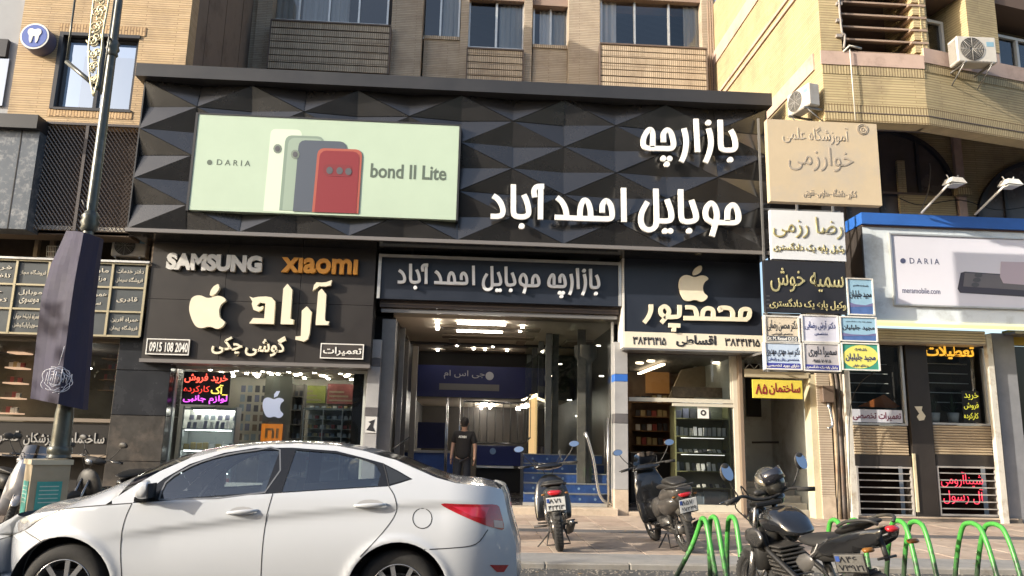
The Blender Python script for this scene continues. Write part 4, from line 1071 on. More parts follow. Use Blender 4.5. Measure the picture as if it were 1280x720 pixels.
# glazed shops along the right side of the arcade
xr_f, xr_b = XRi-.05, xr2+.0
for i in range(5):
    y0 = 18.2+i*1.5; u = (y0-16.5)/6.3
    x = xr_f-1.15+(xr_b-xr_f+1.15)*u*0.9
    obj('shop_post', MB().box(x-.05, x+.08, y0, y0+.18, FZ, zc1-.001), mat('jamb_metal', (.2, .2, .2)), bk)
    obj('shop_glass', MB().add([(x, y0+.18, FZ+.1), (x-.12, y0+1.5, FZ+.1), (x-.12, y0+1.5, zc1-.3), (x, y0+.18, zc1-.3)], [(0, 1, 2, 3)]), GLS, bk)
for px_, py_, yy_ in ((690, 470, 18.6), (700, 455, 19.5), (712, 500, 18.2), (684, 520, 20.5), (752, 470, 17.3), (748, 432, 17.6), (722, 520, 18.0), (694, 545, 19.2)):  # small added glows standing in for reflections in the arcade glass
    X_, Z_ = at(px_, py_, yy_); obj('added_glint', MB().box(X_-.05, X_+.05, yy_, yy_+.02, Z_-.012, Z_+.012), LAMPD if 0 else mat('glint_glow', (1, 1, 1), .5, emit=(1, .9, .75), est=6), bk)
for px_, w_, yy_, c_ in ((690, 8, 18.3, .05), (722, 10, 17.4, .14)):
    obj('shop_post', MB().box(xat(px_, 500, yy_), xat(px_+w_, 500, yy_), yy_, yy_+.1, FZ, zc1-.002), mat('post_%d' % px_, (c_, c_*.95, c_*.88), .3, var=.3, vs=3), bk)
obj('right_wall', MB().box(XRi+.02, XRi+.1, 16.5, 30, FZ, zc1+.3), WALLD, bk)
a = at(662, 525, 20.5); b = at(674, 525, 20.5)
WARM = mat('warm_lit_panel', (.6, .42, .22), .6, emit=(1, .62, .28), est=.55)  # column emits by itself, the warm light on it is put into the material
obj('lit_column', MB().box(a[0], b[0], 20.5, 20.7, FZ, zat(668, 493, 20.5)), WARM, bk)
a = atz(650, 499, 2.6); obj('ceiling_light', MB().add([(at(651, 500, 20)[0], 20, zat(651, 500, 20)), (at(674, 490, 20)[0], 20.4, zat(674, 490, 20)), (at(674, 494, 20)[0], 20.4, zat(674, 494, 20)), (at(656, 502, 20)[0], 20, zat(656, 502, 20))], [(0, 1, 2, 3)]), mat('lamp_soft', (1, 1, 1), .5, emit=(1, .8, .5), est=3), bk)
# column inside, round marble like
x = xat(732, 500, 17.6); obj('round_column', MB().lathe([(.14, FZ), (.14, 3.3), (.26, 3.45), (.26, 3.7)], (x, 17.6, 0), 'z', 20), mat('column_grey', (.2, .2, .2), .3, var=.2), bk)
# advert screen left behind, blue
x0, x1, z0, z1 = rect(522, 528, 556, 552, 24)
obj('blue_poster', MB().box(x0, x1, 24, 24.05, z0-.2, z1), mat('banner_blue', (.02, .035, .2)), bk)
# blue steps rising behind the entrance glass
st = thing('staircase', 'short flight of steps with blue advertising risers behind the entrance glass', 'stairs', (xat(712, 630, 17.0), 17.0, FZ))
RB = mat('riser_blue', (.035, .09, .30), .4, var=.25, vs=6); TR_ = mat('tread', (.30, .30, .31), .4)
for i in range(5):
    y_ = 17.0+i*.28; xa = xat(655, 620-13*i, y_); xb = xat(769, 620-13*i, y_)
    z0, z1 = FZ+i*.2, FZ+(i+1)*.2
    s_ = obj('riser', MB().box(xa, xb, y_, y_+.28, z0, z1-.022), RB, st)
    obj('tread', MB().box(xa, xb, y_-.015, y_+.28, z1-.02, z1), TR_, st)
    for k in range(6): obj('riser_logo', MB().disc(xa+.2+k*.33, (z0+z1)/2-.01, .028, y_-.005, y_-.001, 8), mat('logo_pale', (.25, .38, .6), .5), s_)
obj('landing', MB().box(xat(655, 570, 18.4), XRi, 18.4, 19.5, FZ, FZ+.98), TR_, st)
# low counter with blue front
ct = thing('shop_counter', 'low counter with dark blue front and thin white top edge inside the arcade', 'counter', (xat(620, 580, 20), 20, FZ))
xa, xb, za, zb = rect(596, 557, 652, 582, 20.2)
obj('front', MB().box(xa, xb, 20.2, 20.8, za, zb), mat('banner_blue', (.02, .035, .2)), ct)
obj('top_edge', MB().box(xa, xb-.2, 20.15, 20.85, za-.06, za-.01), WHITE, ct); obj('base', MB().box(xa, xb, 20.25, 20.8, FZ, za-.07), DARK, ct)
X_, Z_ = at(616, 564, 20.2); obj('round_logo', MB().disc(X_, Z_, .08, 20.18, 20.199, 14), mat('logo_pale', (.25, .38, .6)), ct)
c2 = thing('shop_counter', 'long low dark blue counter at the left of the arcade behind the car roof', 'counter', (xat(530, 580, 20), 20, FZ))
xa, xb, za, zb = rect(505, 566, 566, 590, 19)
obj('front', MB().box(xa, xb, 19, 19.5, FZ, zb), RB, c2); obj('top', MB().box(xa, xb, 18.95, 19.5, zb+.002, zb+.05), TR_, c2)
# railing
rl = thing('stair_railing', 'thin metal railing with upright bars curving inside the arcade', 'railing', (xat(620, 540, 19.3), 19.3, FZ))
rp = [at(580, 499+3, 19.2), at(600, 502, 19.4), at(630, 503, 19.6), at(655, 502, 19.4), at(664, 494, 18.8)]
ys = [19.0, 19.4, 19.8, 19.5, 18.9]
pth = cr([(p[0], y, p[1]) for p, y in zip(rp, ys)], 6)
obj('handrail', MB().tube(pth, .028, 6), STEEL, rl)
for i in range(0, len(pth), 2):
    a = pth[i]; obj('bar', MB().tube([(a[0], a[1], a[2]), (a[0], a[1], a[2]-1.0)], .011, 4), GREYM, rl)
obj('lower_rail', MB().tube([(a[0], a[1], a[2]-1.0) for a in pth], .02, 6), STEEL, rl)
pst = MB()
for x in (558, 560, 575): pst.tube([(xat(x, 520, 18.5), 18.5, FZ), (xat(x, 520, 18.5), 18.5, zat(x, 497, 18.5))], .02, 6)
obj('newel', pst, STEEL, rl, kind='stuff')
# standing goods left inside: narrow posts
for i, (x0, x1, col) in enumerate(((497, 507, (.1, .09, .08)), (512, 519, (.16, .14, .12)))):
    obj('inner_post', MB().box(xat(x0, 520, 17.6+i), xat(x1, 520, 17.6+i), 17.6+i, 17.8+i, FZ, 3.7), mat('inner_post_%d' % i, col, .4), bk)
# entrance glass leaf
gl = thing('glass_door', 'open glass door leaf with steel edge and long handle at the right of the entrance', 'door', (xat(742, 620, 16.25), 16.25, FZ))
xa, xb = xat(654, 600, 16.3), xat(767, 600, 16.3)
obj('pane', MB().quad((xa, 16.3, FZ+.02), (xb, 16.3, FZ+.02), (xb, 16.3, hz0), (xa, 16.3, hz0)), GLS, gl)
hp = [at(732, 540, 16.2), at(742, 575, 16.2), at(750, 620, 16.2), at(767, 632, 16.2)]
obj('handle', MB().tube(cr([(p[0], 16.2, p[1]) for p in hp], 4), .03, 8), STEEL, gl)
obj('edge', MB().box(xb-.05, xb-.001, 16.26, 16.34, FZ, hz0), ALU, gl)
obj('bottom_rail', MB().box(xa, xb-.051, 16.27, 16.33, FZ, FZ+.06), ALU, gl)
obj('steel_strut', MB().tube([(xat(760, 530, 16.15), 16.15, zat(760, 523, 16.15)), (xat(760, 530, 16.15), 16.15, FZ)], .025, 6), STEEL, gl)

# ---------------------------------------------------------------- goods helpers
random.seed(21)
PCOL = [mat('pack_%d' % i, c, .45) for i, c in enumerate([(.8, .8, .78), (.5, .52, .55), (.05, .05, .06), (.12, .13, .2), (.5, .4, .2), (.35, .08, .07), (.7, .68, .62), (.2, .25, .3)])]
_pk = {}
def goods(x0, x1, y, z, n, w, h, d, kind, group, pal, tilt=0.):
    """a row of separate boxes or phones standing on a shelf"""
    CN = {'pack_0': 'white', 'pack_1': 'pale grey', 'pack_2': 'black', 'pack_3': 'navy', 'pack_4': 'tan', 'pack_5': 'red', 'pack_6': 'cream', 'pack_7': 'slate', 'pack_brown': 'brown', 'pack_pale_blue': 'pale blue'}
    OR = ['first', 'second', 'third', 'fourth', 'fifth', 'sixth', 'seventh', 'eighth', 'ninth', 'tenth', 'eleventh', 'twelfth']
    _rows.setdefault(group[2], 0); rw_ = OR[_rows[group[2]]]; _rows[group[2]] += 1
    for i in range(n):
        hh = h*random.uniform(.75, 1.0); m_ = random.choice(pal)
        key = (kind, w, d, m_.name, h)
        if key not in _pk:
            me = bpy.data.meshes.new(kind)
            b_ = MB().bbox(-w/2, w/2, -d/2, d/2, 0, h, min(w, d)*.12)
            me.from_pydata(b_.v, [], b_.f); me.materials.append(m_); _pk[key] = me
        o = bpy.data.objects.new(kind, _pk[key]); COL.objects.link(o)
        o.location = (x0+(i+.5)*(x1-x0)/n+random.uniform(-.01, .01), y, z+.001); o.scale = (1, 1, hh/h)
        o.rotation_euler = (-tilt, 0, random.uniform(-.12, .12))
        tag(o, '%s %s, %s from left in the %s row %s' % (CN.get(m_.name, 'dark'), group[0], OR[i], rw_, group[1]), group[0], group[2])
_rows = {}
SHG = mat('shelf_glass', (.45, .52, .5), .15); SHW = mat('shelf_white', (.6, .62, .6), .4); SHD = mat('cabinet_inside', (.16, .15, .13), .7)
def shelves(name, label, px, Y, d, rows, back, shelf=SHW, lit=None):
    x0, x1, y0, y1 = px
    xa, xb, za, zb = rect(x0, y0, x1, y1, Y)
    t = thing(name, label, 'display cabinet', ((xa+xb)/2, Y, za))
    obj('back', MB().box(xa, xb, Y+d, Y+d+.03, za, zb), back, t)
    obj('side', MB().box(xa-.03, xa-.001, Y, Y+d, za, zb), shelf, t); obj('side', MB().box(xb+.001, xb+.03, Y, Y+d, za, zb), shelf, t)
    out = []
    for y in rows:
        z = zat((x0+x1)/2, y, Y); obj('shelf', MB().box(xa, xb, Y, Y+d-.002, z-.02, z), shelf, t); out.append(z)
    return t, xa, xb, out

# ---------------------------------------------------------------- left phone shop window
YX = 16.25
sx0, sx1 = xat(210, 520, YX), xat(456, 520, YX); sz0, sz1 = .3, AZ0-.08
sh = thing('shop_window', 'wide lit display window of the phone shop under the brown sign, behind the car roof', 'shop window', ((sx0+sx1)/2, YX, sz0))
obj('frame', MB().box(sx0, sx0+.10, YX-.06, YX+.06, sz0, sz1).box(sx1-.05, sx1, YX-.06, YX+.06, sz0, sz1).box(sx0+.1, sx1-.05, YX-.06, YX+.06, sz1-.06, sz1).box(sx0+.1, sx1-.05, YX-.06, YX+.06, sz0, sz0+.3), mat('frame_greygreen', (.46, .49, .47), .4, .2), sh)
obj('pane', MB().quad((sx0+.1, YX, sz0+.3), (sx1-.05, YX, sz0+.3), (sx1-.05, YX, sz1-.06), (sx0+.1, YX, sz1-.06)), GLS, sh)
obj('back_wall', MB().box(sx0, sx1, 19.2, 19.3, .2, 4), mat('shop_back', (.42, .40, .34), .8, var=.1), sh)
obj('side_wall', MB().box(sx0-.05, sx0-.001, YX+.06, 19.2, .2, 4), mat('shop_side', (.42, .42, .4), .7), sh)
obj('side_wall', MB().box(sx1+.001, sx1+.05, YX+.06, 19.2, .2, 4), mat('shop_side', (.42, .42, .4)), sh)
zcs = sz1+.02
obj('ceiling', MB().box(sx0, sx1, YX+.0, 19.2, zcs, zcs+.05), mat('shop_ceiling', (.42, .36, .27), .8), sh)
for (x, y) in ((308, 465), (319, 468), (340, 467), (347, 470), (368, 465), (371, 469), (399, 466), (404, 470), (440, 468), (292, 468)):
    a = at(x, y, 17.2+.12*(x % 7)); obj('spot_light', MB().lathe([(0, 0), (.035, 0), (.035, .03)], (a[0], 17.4+.15*(x % 5), zcs-.035), 'z', 8), LAMPD, sh)
# hanging neon board
nb = thing('neon_sign', 'black neon board with red, yellow and violet lettering in the left shop window', 'sign', (xat(258, 485, YX), YX+.12, zat(258, 505, YX)))
xa, xb, za, zb = rect(228, 465, 287, 506, YX+.15)
obj('board', MB().box(xa, xb, YX+.15, YX+.18, za, zb), mat('neon_black', (.008, .008, .01), .3), nb)
NR = mat('neon_red', (.8, .1, .08), .4, emit=(1, .10, .06), est=1.6); NY = mat('neon_yellow', (.8, .7, .1), .4, emit=(1, .75, .12), est=1.3); NV = mat('neon_violet', (.7, .1, .7), .4, emit=(.9, .12, .95), est=1.3)
text('neon_lettering', 'خرید فروش', (231, 467, 285, 479), YX+.15, NR, nb, .01, .015)
text('neon_lettering', 'کارکرده', (230, 482, 262, 492), YX+.15, mat('neon_dark_red', (.7, .06, .05), .4, emit=(.9, .06, .04), est=1.0), nb, .0, .015)
text('neon_lettering', '_آک', (264, 481, 285, 494), YX+.15, NY, nb, .01, .015)
text('neon_lettering', 'لوازم جانبی', (229, 494, 284, 505), YX+.15, NV, nb, .01, .015)
gA = ('phone', 'of the white cabinet', 'phones on the shelves of the left shop window')
gB = ('phone box', 'of the white cabinet', 'phone cartons in the left shop window')
gC = ('phone box', 'on the left shop back wall', 'packs hanging at the back of the left phone shop')
t, xa, xb, zz = shelves('display_cabinet', 'white display cabinet of phones and cartons at the left end of the shop window', (226, 290, 508, 612), YX+.25, .35, [511, 536, 562, 590, 608], mat('cabinet_back', (.40, .43, .42), .6))
obj('lamp_tube', MB().box(xa+.1, xb-.1, YX+.5, YX+.54, zat(258, 510, YX)-.06, zat(258, 510, YX)-.03), LAMPW, t)
for z_ in zz[1:4]: obj('lamp_tube', MB().box(xa+.05, xb-.05, YX+.27, YX+.29, z_-.035, z_-.022), mat('lamp_cab_added', (1, 1, 1), .5, emit=(.95, 1, 1), est=9), t)  # tubes added under the lower shelves to brighten them
for y_ in (17.0, 17.8, 18.7):  # extra spots added to brighten the back of the shop
    for k_ in range(7): obj('spot_light', MB().lathe([(0, 0), (.04, 0), (.04, .03)], (sx0+.5+k_*.55, y_, zcs-.035), 'z', 8), LAMPD, sh)
goods(xa, xb, YX+.4, zz[1], 9, .07, .17, .012, 'phone', gA, PCOL[:4]+[PCOL[6]], .25)
goods(xa, xb, YX+.5, zz[1]+.18, 7, .09, .12, .012, 'phone', gA, [PCOL[2], PCOL[3], PCOL[7]], .3)
goods(xa, xb, YX+.4, zz[2], 8, .10, .14, .05, 'phone_carton', gB, [PCOL[4], PCOL[0], PCOL[2]])
goods(xa, xb, YX+.4, zz[3], 9, .07, .17, .012, 'phone', gA, PCOL[:3], .25)
goods(xa, xb, YX+.4, zz[4], 8, .11, .2, .05, 'phone_carton', gB, [PCOL[5], PCOL[2]])
# back wall packs in a grid
xA, xB = xat(298, 510, 18.6), xat(328, 510, 18.6)
for r_ in range(8):
    z = zat(313, 480+12*r_, 18.6); goods(xA, xB+.25, 18.6, z-.19, 5, .1, .17, .03, 'accessory_pack', gC, [PCOL[2], PCOL[7], PCOL[3], mat('pack_brown', (.14, .1, .07), .6)])
pn2 = thing('apple_emblem_panel', 'grey panel with pale apple emblem over an orange square inside the shop window', 'panel', (xat(343, 520, 17.6), 17.6, .3))
xa, xb, za, zb = rect(327, 470, 361, 600, 17.6)
obj('board', MB().box(xa, xb, 17.6, 17.7, .25, zb), mat('panel_olive', (.13, .135, .11), .6), pn2)
fx = lin(190, 415, 328.5, 355); fy = lin(297, 502, 497, 522.5)
poly(pn2, 'apple_emblem', [(fx(x), fy(y)) for x, y in AP], ((0, 0), 1), 17.58, mat('emblem_glow', (.6, .62, .75), .5, emit=(.7, .72, .95), est=.35), .03, 2)
poly(pn2, 'apple_leaf', [(346, 489), (350, 489), (347, 495), (343, 497), (343, 493)], ((0, 0), 1), 17.58, MC['emblem_glow'], .03)
xa, xb, za, zb = rect(327, 530, 353, 552, 17.6)
os_ = obj('orange_square', MB().box(xa, xb, 17.55, 17.598, za, zb), mat('brand_square', (.55, .16, .02), .5, emit=(1, .3, .03), est=.25), pn2)
xm = lambda u: xa+(xb-xa)*u
zm = lambda u: za+(zb-za)*u
wl_ = mat('square_white', (.55, .3, .12), .5)
obj('letter', MB().box(xm(.2), xm(.32), 17.54, 17.549, zm(.2), zm(.75)).box(xm(.321), xm(.6), 17.54, 17.549, zm(.63), zm(.75)).box(xm(.52), xm(.64), 17.54, 17.549, zm(.2), zm(.629)), wl_, os_, kind='stuff')
obj('letter', MB().box(xm(.72), xm(.84), 17.54, 17.549, zm(.2), zm(.75)), wl_, os_)
t, xa, xb, zz = shelves('display_cabinet', 'dark narrow shelf unit between the apple panel and the glass counter in the shop window', (362, 375, 480, 600), 17.6, .3, [495, 512, 530, 548, 565], SHD, SHD)
for z in zz: goods(xa, xb, 17.75, z, 2, .07, .13, .03, 'accessory_pack', ('phone box', 'of the narrow shelf unit', 'packs on the narrow shelf unit'), [PCOL[2], PCOL[7]])
for k, (x0, x1, y0, y1, c, lab) in enumerate(((377, 407, 482, 504, (.32, .36, .06), 'olive green advertising board at the back of the left phone shop'), (409, 446, 480, 505, (.28, .06, .05), 'dark red advertising board at the back of the left phone shop'))):
    xa, xb, za, zb = rect(x0, y0, x1, y1, 18.9)
    w_ = thing('advert_board', lab, 'poster', ((xa+xb)/2, 18.9, za)); obj('board', MB().box(xa, xb, 18.9, 18.95, za, zb), mat('advert_%d' % k, tuple(v*.6 for v in c), .6, var=.3, vs=6), w_)
    for r_ in range(3): obj('printed_line', MB().box(xa+.05, xb-.1*(r_+1), 18.893, 18.899, za+.06+.1*r_, za+.1+.1*r_), mat('advert_line', (.2, .17, .1), .6), w_)
gc = thing('glass_counter', 'glass counter with stacked shelves and thin white edges, right side of the left shop window', 'counter', (xat(415, 560, 17), 17, .3))
xa, xb, za, zb = rect(377, 512, 450, 600, 17.0)
for i, y in enumerate((512, 524, 536, 546, 556, 566, 576)):
    z = zat(414, y, 17); obj('shelf', MB().box(xa, xb, 17.0, 17.5, z-.012, z), SHG, gc)
    goods(xa+.05, xb-.05, 17.2, z, 9, .08, .09, .05, 'phone_carton', ('phone box', 'of the glass counter', 'cartons in the glass counter'), PCOL[:2]+PCOL[4:])
for i in range(4): obj('upright', MB().box(xa+(xb-xa)*i/3-.01, xa+(xb-xa)*i/3+.01, 16.98, 17.0, .3, zb), SHW, gc)
obj('back', MB().box(xa, xb, 17.5, 17.53, .3, zb), mat('counter_back', (.36, .38, .36), .6), gc)
obj('top', MB().box(xa, xb, 17.0, 17.5, zb, zb+.03), SHG, gc)

# ---------------------------------------------------------------- right phone shop
YV = 16.25
vx0, vx1 = xat(786, 540, YV), xat(924, 540, YV); vz1 = MZ0-.05
xm_ = xat(843, 560, YV); ztr = zat(855, 500, YV)
vs_ = thing('phone_shop', 'glazed front of the small phone shop with open doorway, right of the grey pillar', 'shop front', ((vx0+vx1)/2, YV, .2))
FRM = mat('frame_cream', (.56, .53, .44), .45, var=.05)
obj('frame', MB().box(vx1-.12, vx1, YV-.06, YV+.06, .2, vz1).box(vx0, vx1-.121, YV-.05, YV+.05, ztr-.05, ztr+.03).box(xm_-.03, vx1-.121, YV-.055, YV+.05, ztr-.13, ztr-.07).box(xm_-.03, vx1-.121, YV-.05, YV+.05, .2, .34).box(xat(912, 470, YV), xat(916, 470, YV), YV-.04, YV+.04, ztr+.031, vz1), FRM, vs_)
obj('pane', MB().quad((vx0, YV, ztr+.03), (vx1-.12, YV, ztr+.03), (vx1-.12, YV, vz1), (vx0, YV, vz1)), GLS, vs_)
obj('pane', MB().quad((xm_, YV, .34), (vx1-.12, YV, .34), (vx1-.12, YV, ztr-.13), (xm_, YV, ztr-.13)), GLS, vs_)
obj('back_wall', MB().box(vx0, vx1+.1, 20.5, 20.6, 0, 4.2), mat('timber_wall', (.22, .13, .07), .6, var=.3, vs=3), vs_)
obj('side_wall', MB().box(vx0-.04, vx0-.002, YV+.1, 20.5, 0, 4.2), DKBR, vs_); obj('side_wall', MB().box(vx1+.05, vx1+.1, YV+.1, 20.5, 0, 4.2), mat('timber_wall', (.22, .13, .07)), vs_)
obj('ceiling', MB().box(vx0, vx1, YV+.0, 20.5, vz1+.0, vz1+.05), mat('shop_ceiling_dark', (.12, .1, .085), .7), vs_)
for x, y in ((812, 441), (820, 437), (904, 441), (788, 449)):
    a = at(x, y, 17); obj('spot_light', MB().lathe([(0, 0), (.09, 0), (.09, .03)], (a[0], 17+(x % 3)*.5, vz1-.03), 'z', 12), mat('lamp_warm', (1, 1, 1), .5, emit=(1, .8, .55), est=5), vs_)
obj('lamp_tube', MB().box(xat(808, 455, 19), xat(812, 455, 19), 17.5, 20, vz1-.1, vz1-.06), mat('lamp_warm', (1, 1, 1)), vs_)
xa, xb, za, zb = rect(806, 455, 812, 482, 20.4)
obj('lit_panel', MB().box(xa, xb+.5, 20.3, 20.35, za-.2, zb), mat('amber_panel', (.4, .2, .06), .5, emit=(1, .4, .1), est=.06), vs_)
obj('loft_panel', MB().prism([at(835, 500, 18.5), at(908, 474, 18.5), at(908, 452, 18.5), at(852, 462, 18.5)], 18.5, 18.6), mat('loft_beige', (.34, .26, .18), .7), vs_)
gD = ('phone box', 'of the timber shelves', 'cartons deep inside the right phone shop')
for r_ in range(6):
    z = .8+.36*r_
    obj('wall_shelf', MB().box(xat(795, 550, 20), xat(840, 550, 20), 20.1, 20.49, z-.02, z), mat('timber_shelf', (.3, .17, .08), .6), vs_)
    goods(xat(797, 550, 20), xat(838, 550, 20), 20.25, z, 6, .11, .2, .06, 'phone_carton', gD, [PCOL[5], PCOL[4], PCOL[2], PCOL[0]])
obj('dark_counter', MB().bbox(xat(788, 600, 17.8), xat(838, 600, 17.8), 17.8, 18.6, .2, 1.35, .02), mat('counter_dark', (.03, .025, .022), .4), vs_)
obj('clutter_top', MB().box(xat(840, 480, 17.3), xat(918, 480, 17.3), 17.3, 17.34, zat(875, 497, 17.3), zat(875, 484, 17.3)), mat('clutter_brown', (.2, .13, .08), .6, var=.5, vs=12), vs_)  # box of mottled brown clutter, no emission
t, xa, xb, zz = shelves('display_cabinet', 'tall olive display cabinet full of phones beside the doorway of the right phone shop', (846, 912, 507, 638), YV+.12, .4, [523, 545, 566, 589, 610, 632], mat('cabinet_olive', (.15, .16, .12), .6), mat('shelf_olive', (.24, .24, .12), .5))
obj('lamp_tube', MB().box(xa+.1, xb-.1, YV+.15, YV+.17, zat(880, 506, YV)-.03, zat(880, 506, YV)), mat('lamp_cab', (1, 1, 1), .5, emit=(1, .97, .88), est=10), t)
for y in (546, 567): obj('lamp_tube', MB().box(xa+.1, xb-.1, YV+.13, YV+.14, zat(880, y, YV)-.035, zat(880, y, YV)-.022), mat('lamp_cab2', (1, 1, 1), .5, emit=(1, .97, .88), est=.8), t)
gE = ('phone', 'of the olive cabinet', 'phones in the tall olive cabinet'); gF = ('phone box', 'of the olive cabinet', 'cartons in the tall olive cabinet')
goods(xa+.02, xb-.3, YV+.35, zz[0], 5, .13, .22, .05, 'phone_carton', gF, [PCOL[2], PCOL[3]])
goods(xa, xb, YV+.3, zz[1], 11, .075, .2, .04, 'phone_carton', gF, [PCOL[0], PCOL[6], PCOL[1]])
goods(xa, xb, YV+.28, zz[2], 11, .075, .12, .012, 'phone', gE, [PCOL[0], PCOL[6], PCOL[2]], .9)
goods(xa, xb, YV+.28, zz[3], 10, .075, .2, .012, 'phone', gE, [PCOL[2], PCOL[6], PCOL[0]], .3)
goods(xa, xb, YV+.28, zz[4], 8, .07, .1, .012, 'phone', gE, [PCOL[2], PCOL[6]], .7)
PBL = mat('pack_pale_blue', (.3, .45, .55), .5)
goods(xa+.45, xb, YV+.3, zz[5], 4, .2, .3, .04, 'phone_carton', gF, [PBL, PCOL[7]])
xa2, xb2, za, zb = rect(872, 509, 886, 523, YV-.01)
stc = obj('white_sticker', MB().box(xa2, xb2, YV-.012, YV-.005, za, zb), WHITE, vs_)
obj('sticker_mark', MB().lathe([(.03, -.018), (.06, -.018), (.06, -.013)], ((xa2+xb2)/2, YV, (za+zb)/2), 'y', 14), INK, stc)

# ---------------------------------------------------------------- passage of building 85
pz = thing('building_entrance', 'open stair entrance with pale walls and a yellow number board, right of the phone shop', 'entrance', (xat(975, 620, YV), YV, .12))
ex0, ex1 = xat(929, 560, YV), xat(1017, 560, YV)
WALLP = mat('passage_wall', (.56, .59, .55), .7, var=.1, vs=1.5, dirt=(.28, .26, .22))
obj('back_wall', MB().box(ex0-.3, ex1+.6, 18.6, 18.7, 0, 4.4), WALLP, pz)
obj('left_wall', MB().box(ex0-.06, ex0-.0, YV+.1, 18.6, 0, 4.4), WALLP, pz)
obj('right_wall', MB().add([(ex1+.02, YV+.1, 0), (ex1+.05, 18.6, 0), (ex1+.05, 18.6, 4.4), (ex1+.02, YV+.1, 4.4)], [(0, 1, 2, 3)]), WALLP, pz)
obj('ceiling', MB().box(ex0, ex1, YV, 18.6, 3.75, 3.8), DKBR, pz)
obj('divider', MB().box(xat(977, 560, 18.3), xat(983, 560, 18.3), 18.3, 18.599, .1, 3.6), mat('divider_beige', (.3, .26, .2), .7), pz)
dx0, dx1 = xat(935, 520, 18.5), xat(952, 520, 18.5)
obj('dark_opening', MB().box(dx0, dx1, 18.5, 18.599, zat(945, 521, 18.5), 3.5), DARK, pz)
obj('handrail', MB().tube([(xat(940, 553, 18.2), 18.2, zat(940, 553, 18.2)), (xat(982, 553, 18.2), 18.2, zat(982, 553, 18.2))], .025, 6).tube([(xat(988, 553, 18.0), 18.0, zat(988, 553, 18)), (xat(1013, 577, 17), 17.0, zat(1013, 577, 17))], .03, 6), mat('rail_dark', (.05, .045, .04), .5), pz)
for i in range(5):
    obj('step', MB().bbox(ex0+.02, ex1, YV+.15+.3*i, YV+.48+.3*i, .1, .25+.13*i, .01), mat('step_stone', (.36, .33, .28), .6, var=.15, vs=4), pz)
YJ = 16.05
JM = mat('jamb_cream', (.58, .52, .36), .55, var=.1, vs=3, dirt=(.4, .33, .22))
obj('jamb', MB().box(xat(1016, 560, YJ), xat(1024, 560, YJ), YJ, YJ+.3, .1, zat(1015, 468, YJ)), JM, pz)
obj('jamb', MB().box(xat(927, 560, YJ), xat(931, 560, YJ), YJ, YJ+.3, .1, 3.9), mat('jamb_brown', (.2, .15, .11), .6), pz)
xa, xb, za, zb = rect(931, 462, 1013, 472, YJ)
obj('lintel', MB().box(xa, xb, YJ, YJ+.2, za, zb), mat('lintel_tan', (.42, .36, .25), .6), pz)
lt = MB()
for i in range(7):
    x = xa+(xb-xa)*i/7; lt.tube([(x, YJ-.02, zb), (x+.2, YJ-.02, zb+.22)], .008, 4).tube([(x+.2, YJ-.02, zb), (x, YJ-.02, zb+.22)], .008, 4)
obj('lattice', lt, GREYM, pz, kind='stuff')
YN = 15.9
nbd = board('number_board', 'yellow board with dark red lettering over the stair entrance', 941, 475, 1003, 498, YN, mat('board_yellow', (.66, .55, .08), .5, var=.06), .04)
RI = mat('ink_dark_red', (.24, .02, .03), .5)
text('lettering', 'ساختمان', (961, 479, 1000, 494), YN, RI, nbd, .02, .008); text('lettering', '۸۵', (944, 480, 959, 493), YN, RI, nbd, .02, .008)
# strip of brick and pipes between the entrance and the right shop
bs = thing('brick_pier', 'narrow brick pier beside the bundle of rusty pipes, right of the stair entrance', 'pier', (xat(1030, 560, 16.0), 16.0, .1))
obj('brickwork', MB().box(xat(1025, 560, 16.0), xat(1041, 560, 16.0), 16.0, 16.5, .1, 5.2), BRK_M, bs)
obj('stone_base', MB().bbox(xat(1025, 560, 15.97)-.01, xat(1041, 560, 15.97)+.01, 15.97, 15.999, .1, .55, .005), STONE, bs)
obj('dark_backing', MB().box(xat(1041, 560, 16.2), xat(1062, 560, 16.2), 16.2, 16.5, .1, 5.2), DKBR, bs)
for i, (px, r_, c, yb) in enumerate(((1044.5, .045, (.33, .26, .18), 640), (1050.5, .05, (.12, .10, .09), 640), (1056, .04, (.36, .31, .25), 640))):
    x = xat(px, 560, 16.0)
    m_ = MB().tube(cr([(x-.12, 16.0, 4.9), (x-.10, 15.98, 3.6), (x, 16.0, 2.9), (x+.015, 16.0, 1.5), (x, 16.0, .12)], 5), r_, 8)
    o = tag(obj('service_pipe', m_, mat('pipe_%d' % i, c, .5, .3, var=.3, vs=8, dirt=(.16, .09, .05))), ['tan service pipe nearest the brick pier', 'black service pipe, middle of the three beside the brick pier', 'pale service pipe next to the white post of the right shop'][i], 'pipe')
mt_ = thing('pipe_meter', 'dark meter box with elbow pipes among the pipes under the name boards', 'meter', (xat(1036, 480, 15.9), 15.9, 2.9))
obj('box', MB().bbox(xat(1028, 480, 15.85), xat(1042, 480, 15.85), 15.85, 16.05, zat(1035, 503, 15.85), zat(1035, 482, 15.85), .01), mat('meter_brown', (.14, .1, .075), .6, var=.2), mt_)
obj('elbow', MB().tube(cr([(xat(1038, 510, 15.8), 15.9, zat(1038, 503, 15.8)), (xat(1042, 530, 15.8), 15.85, zat(1042, 530, 15.8)), (xat(1036, 535, 15.8), 15.85, zat(1036, 536, 15.8))], 5), .03, 7), STEEL, mt_)

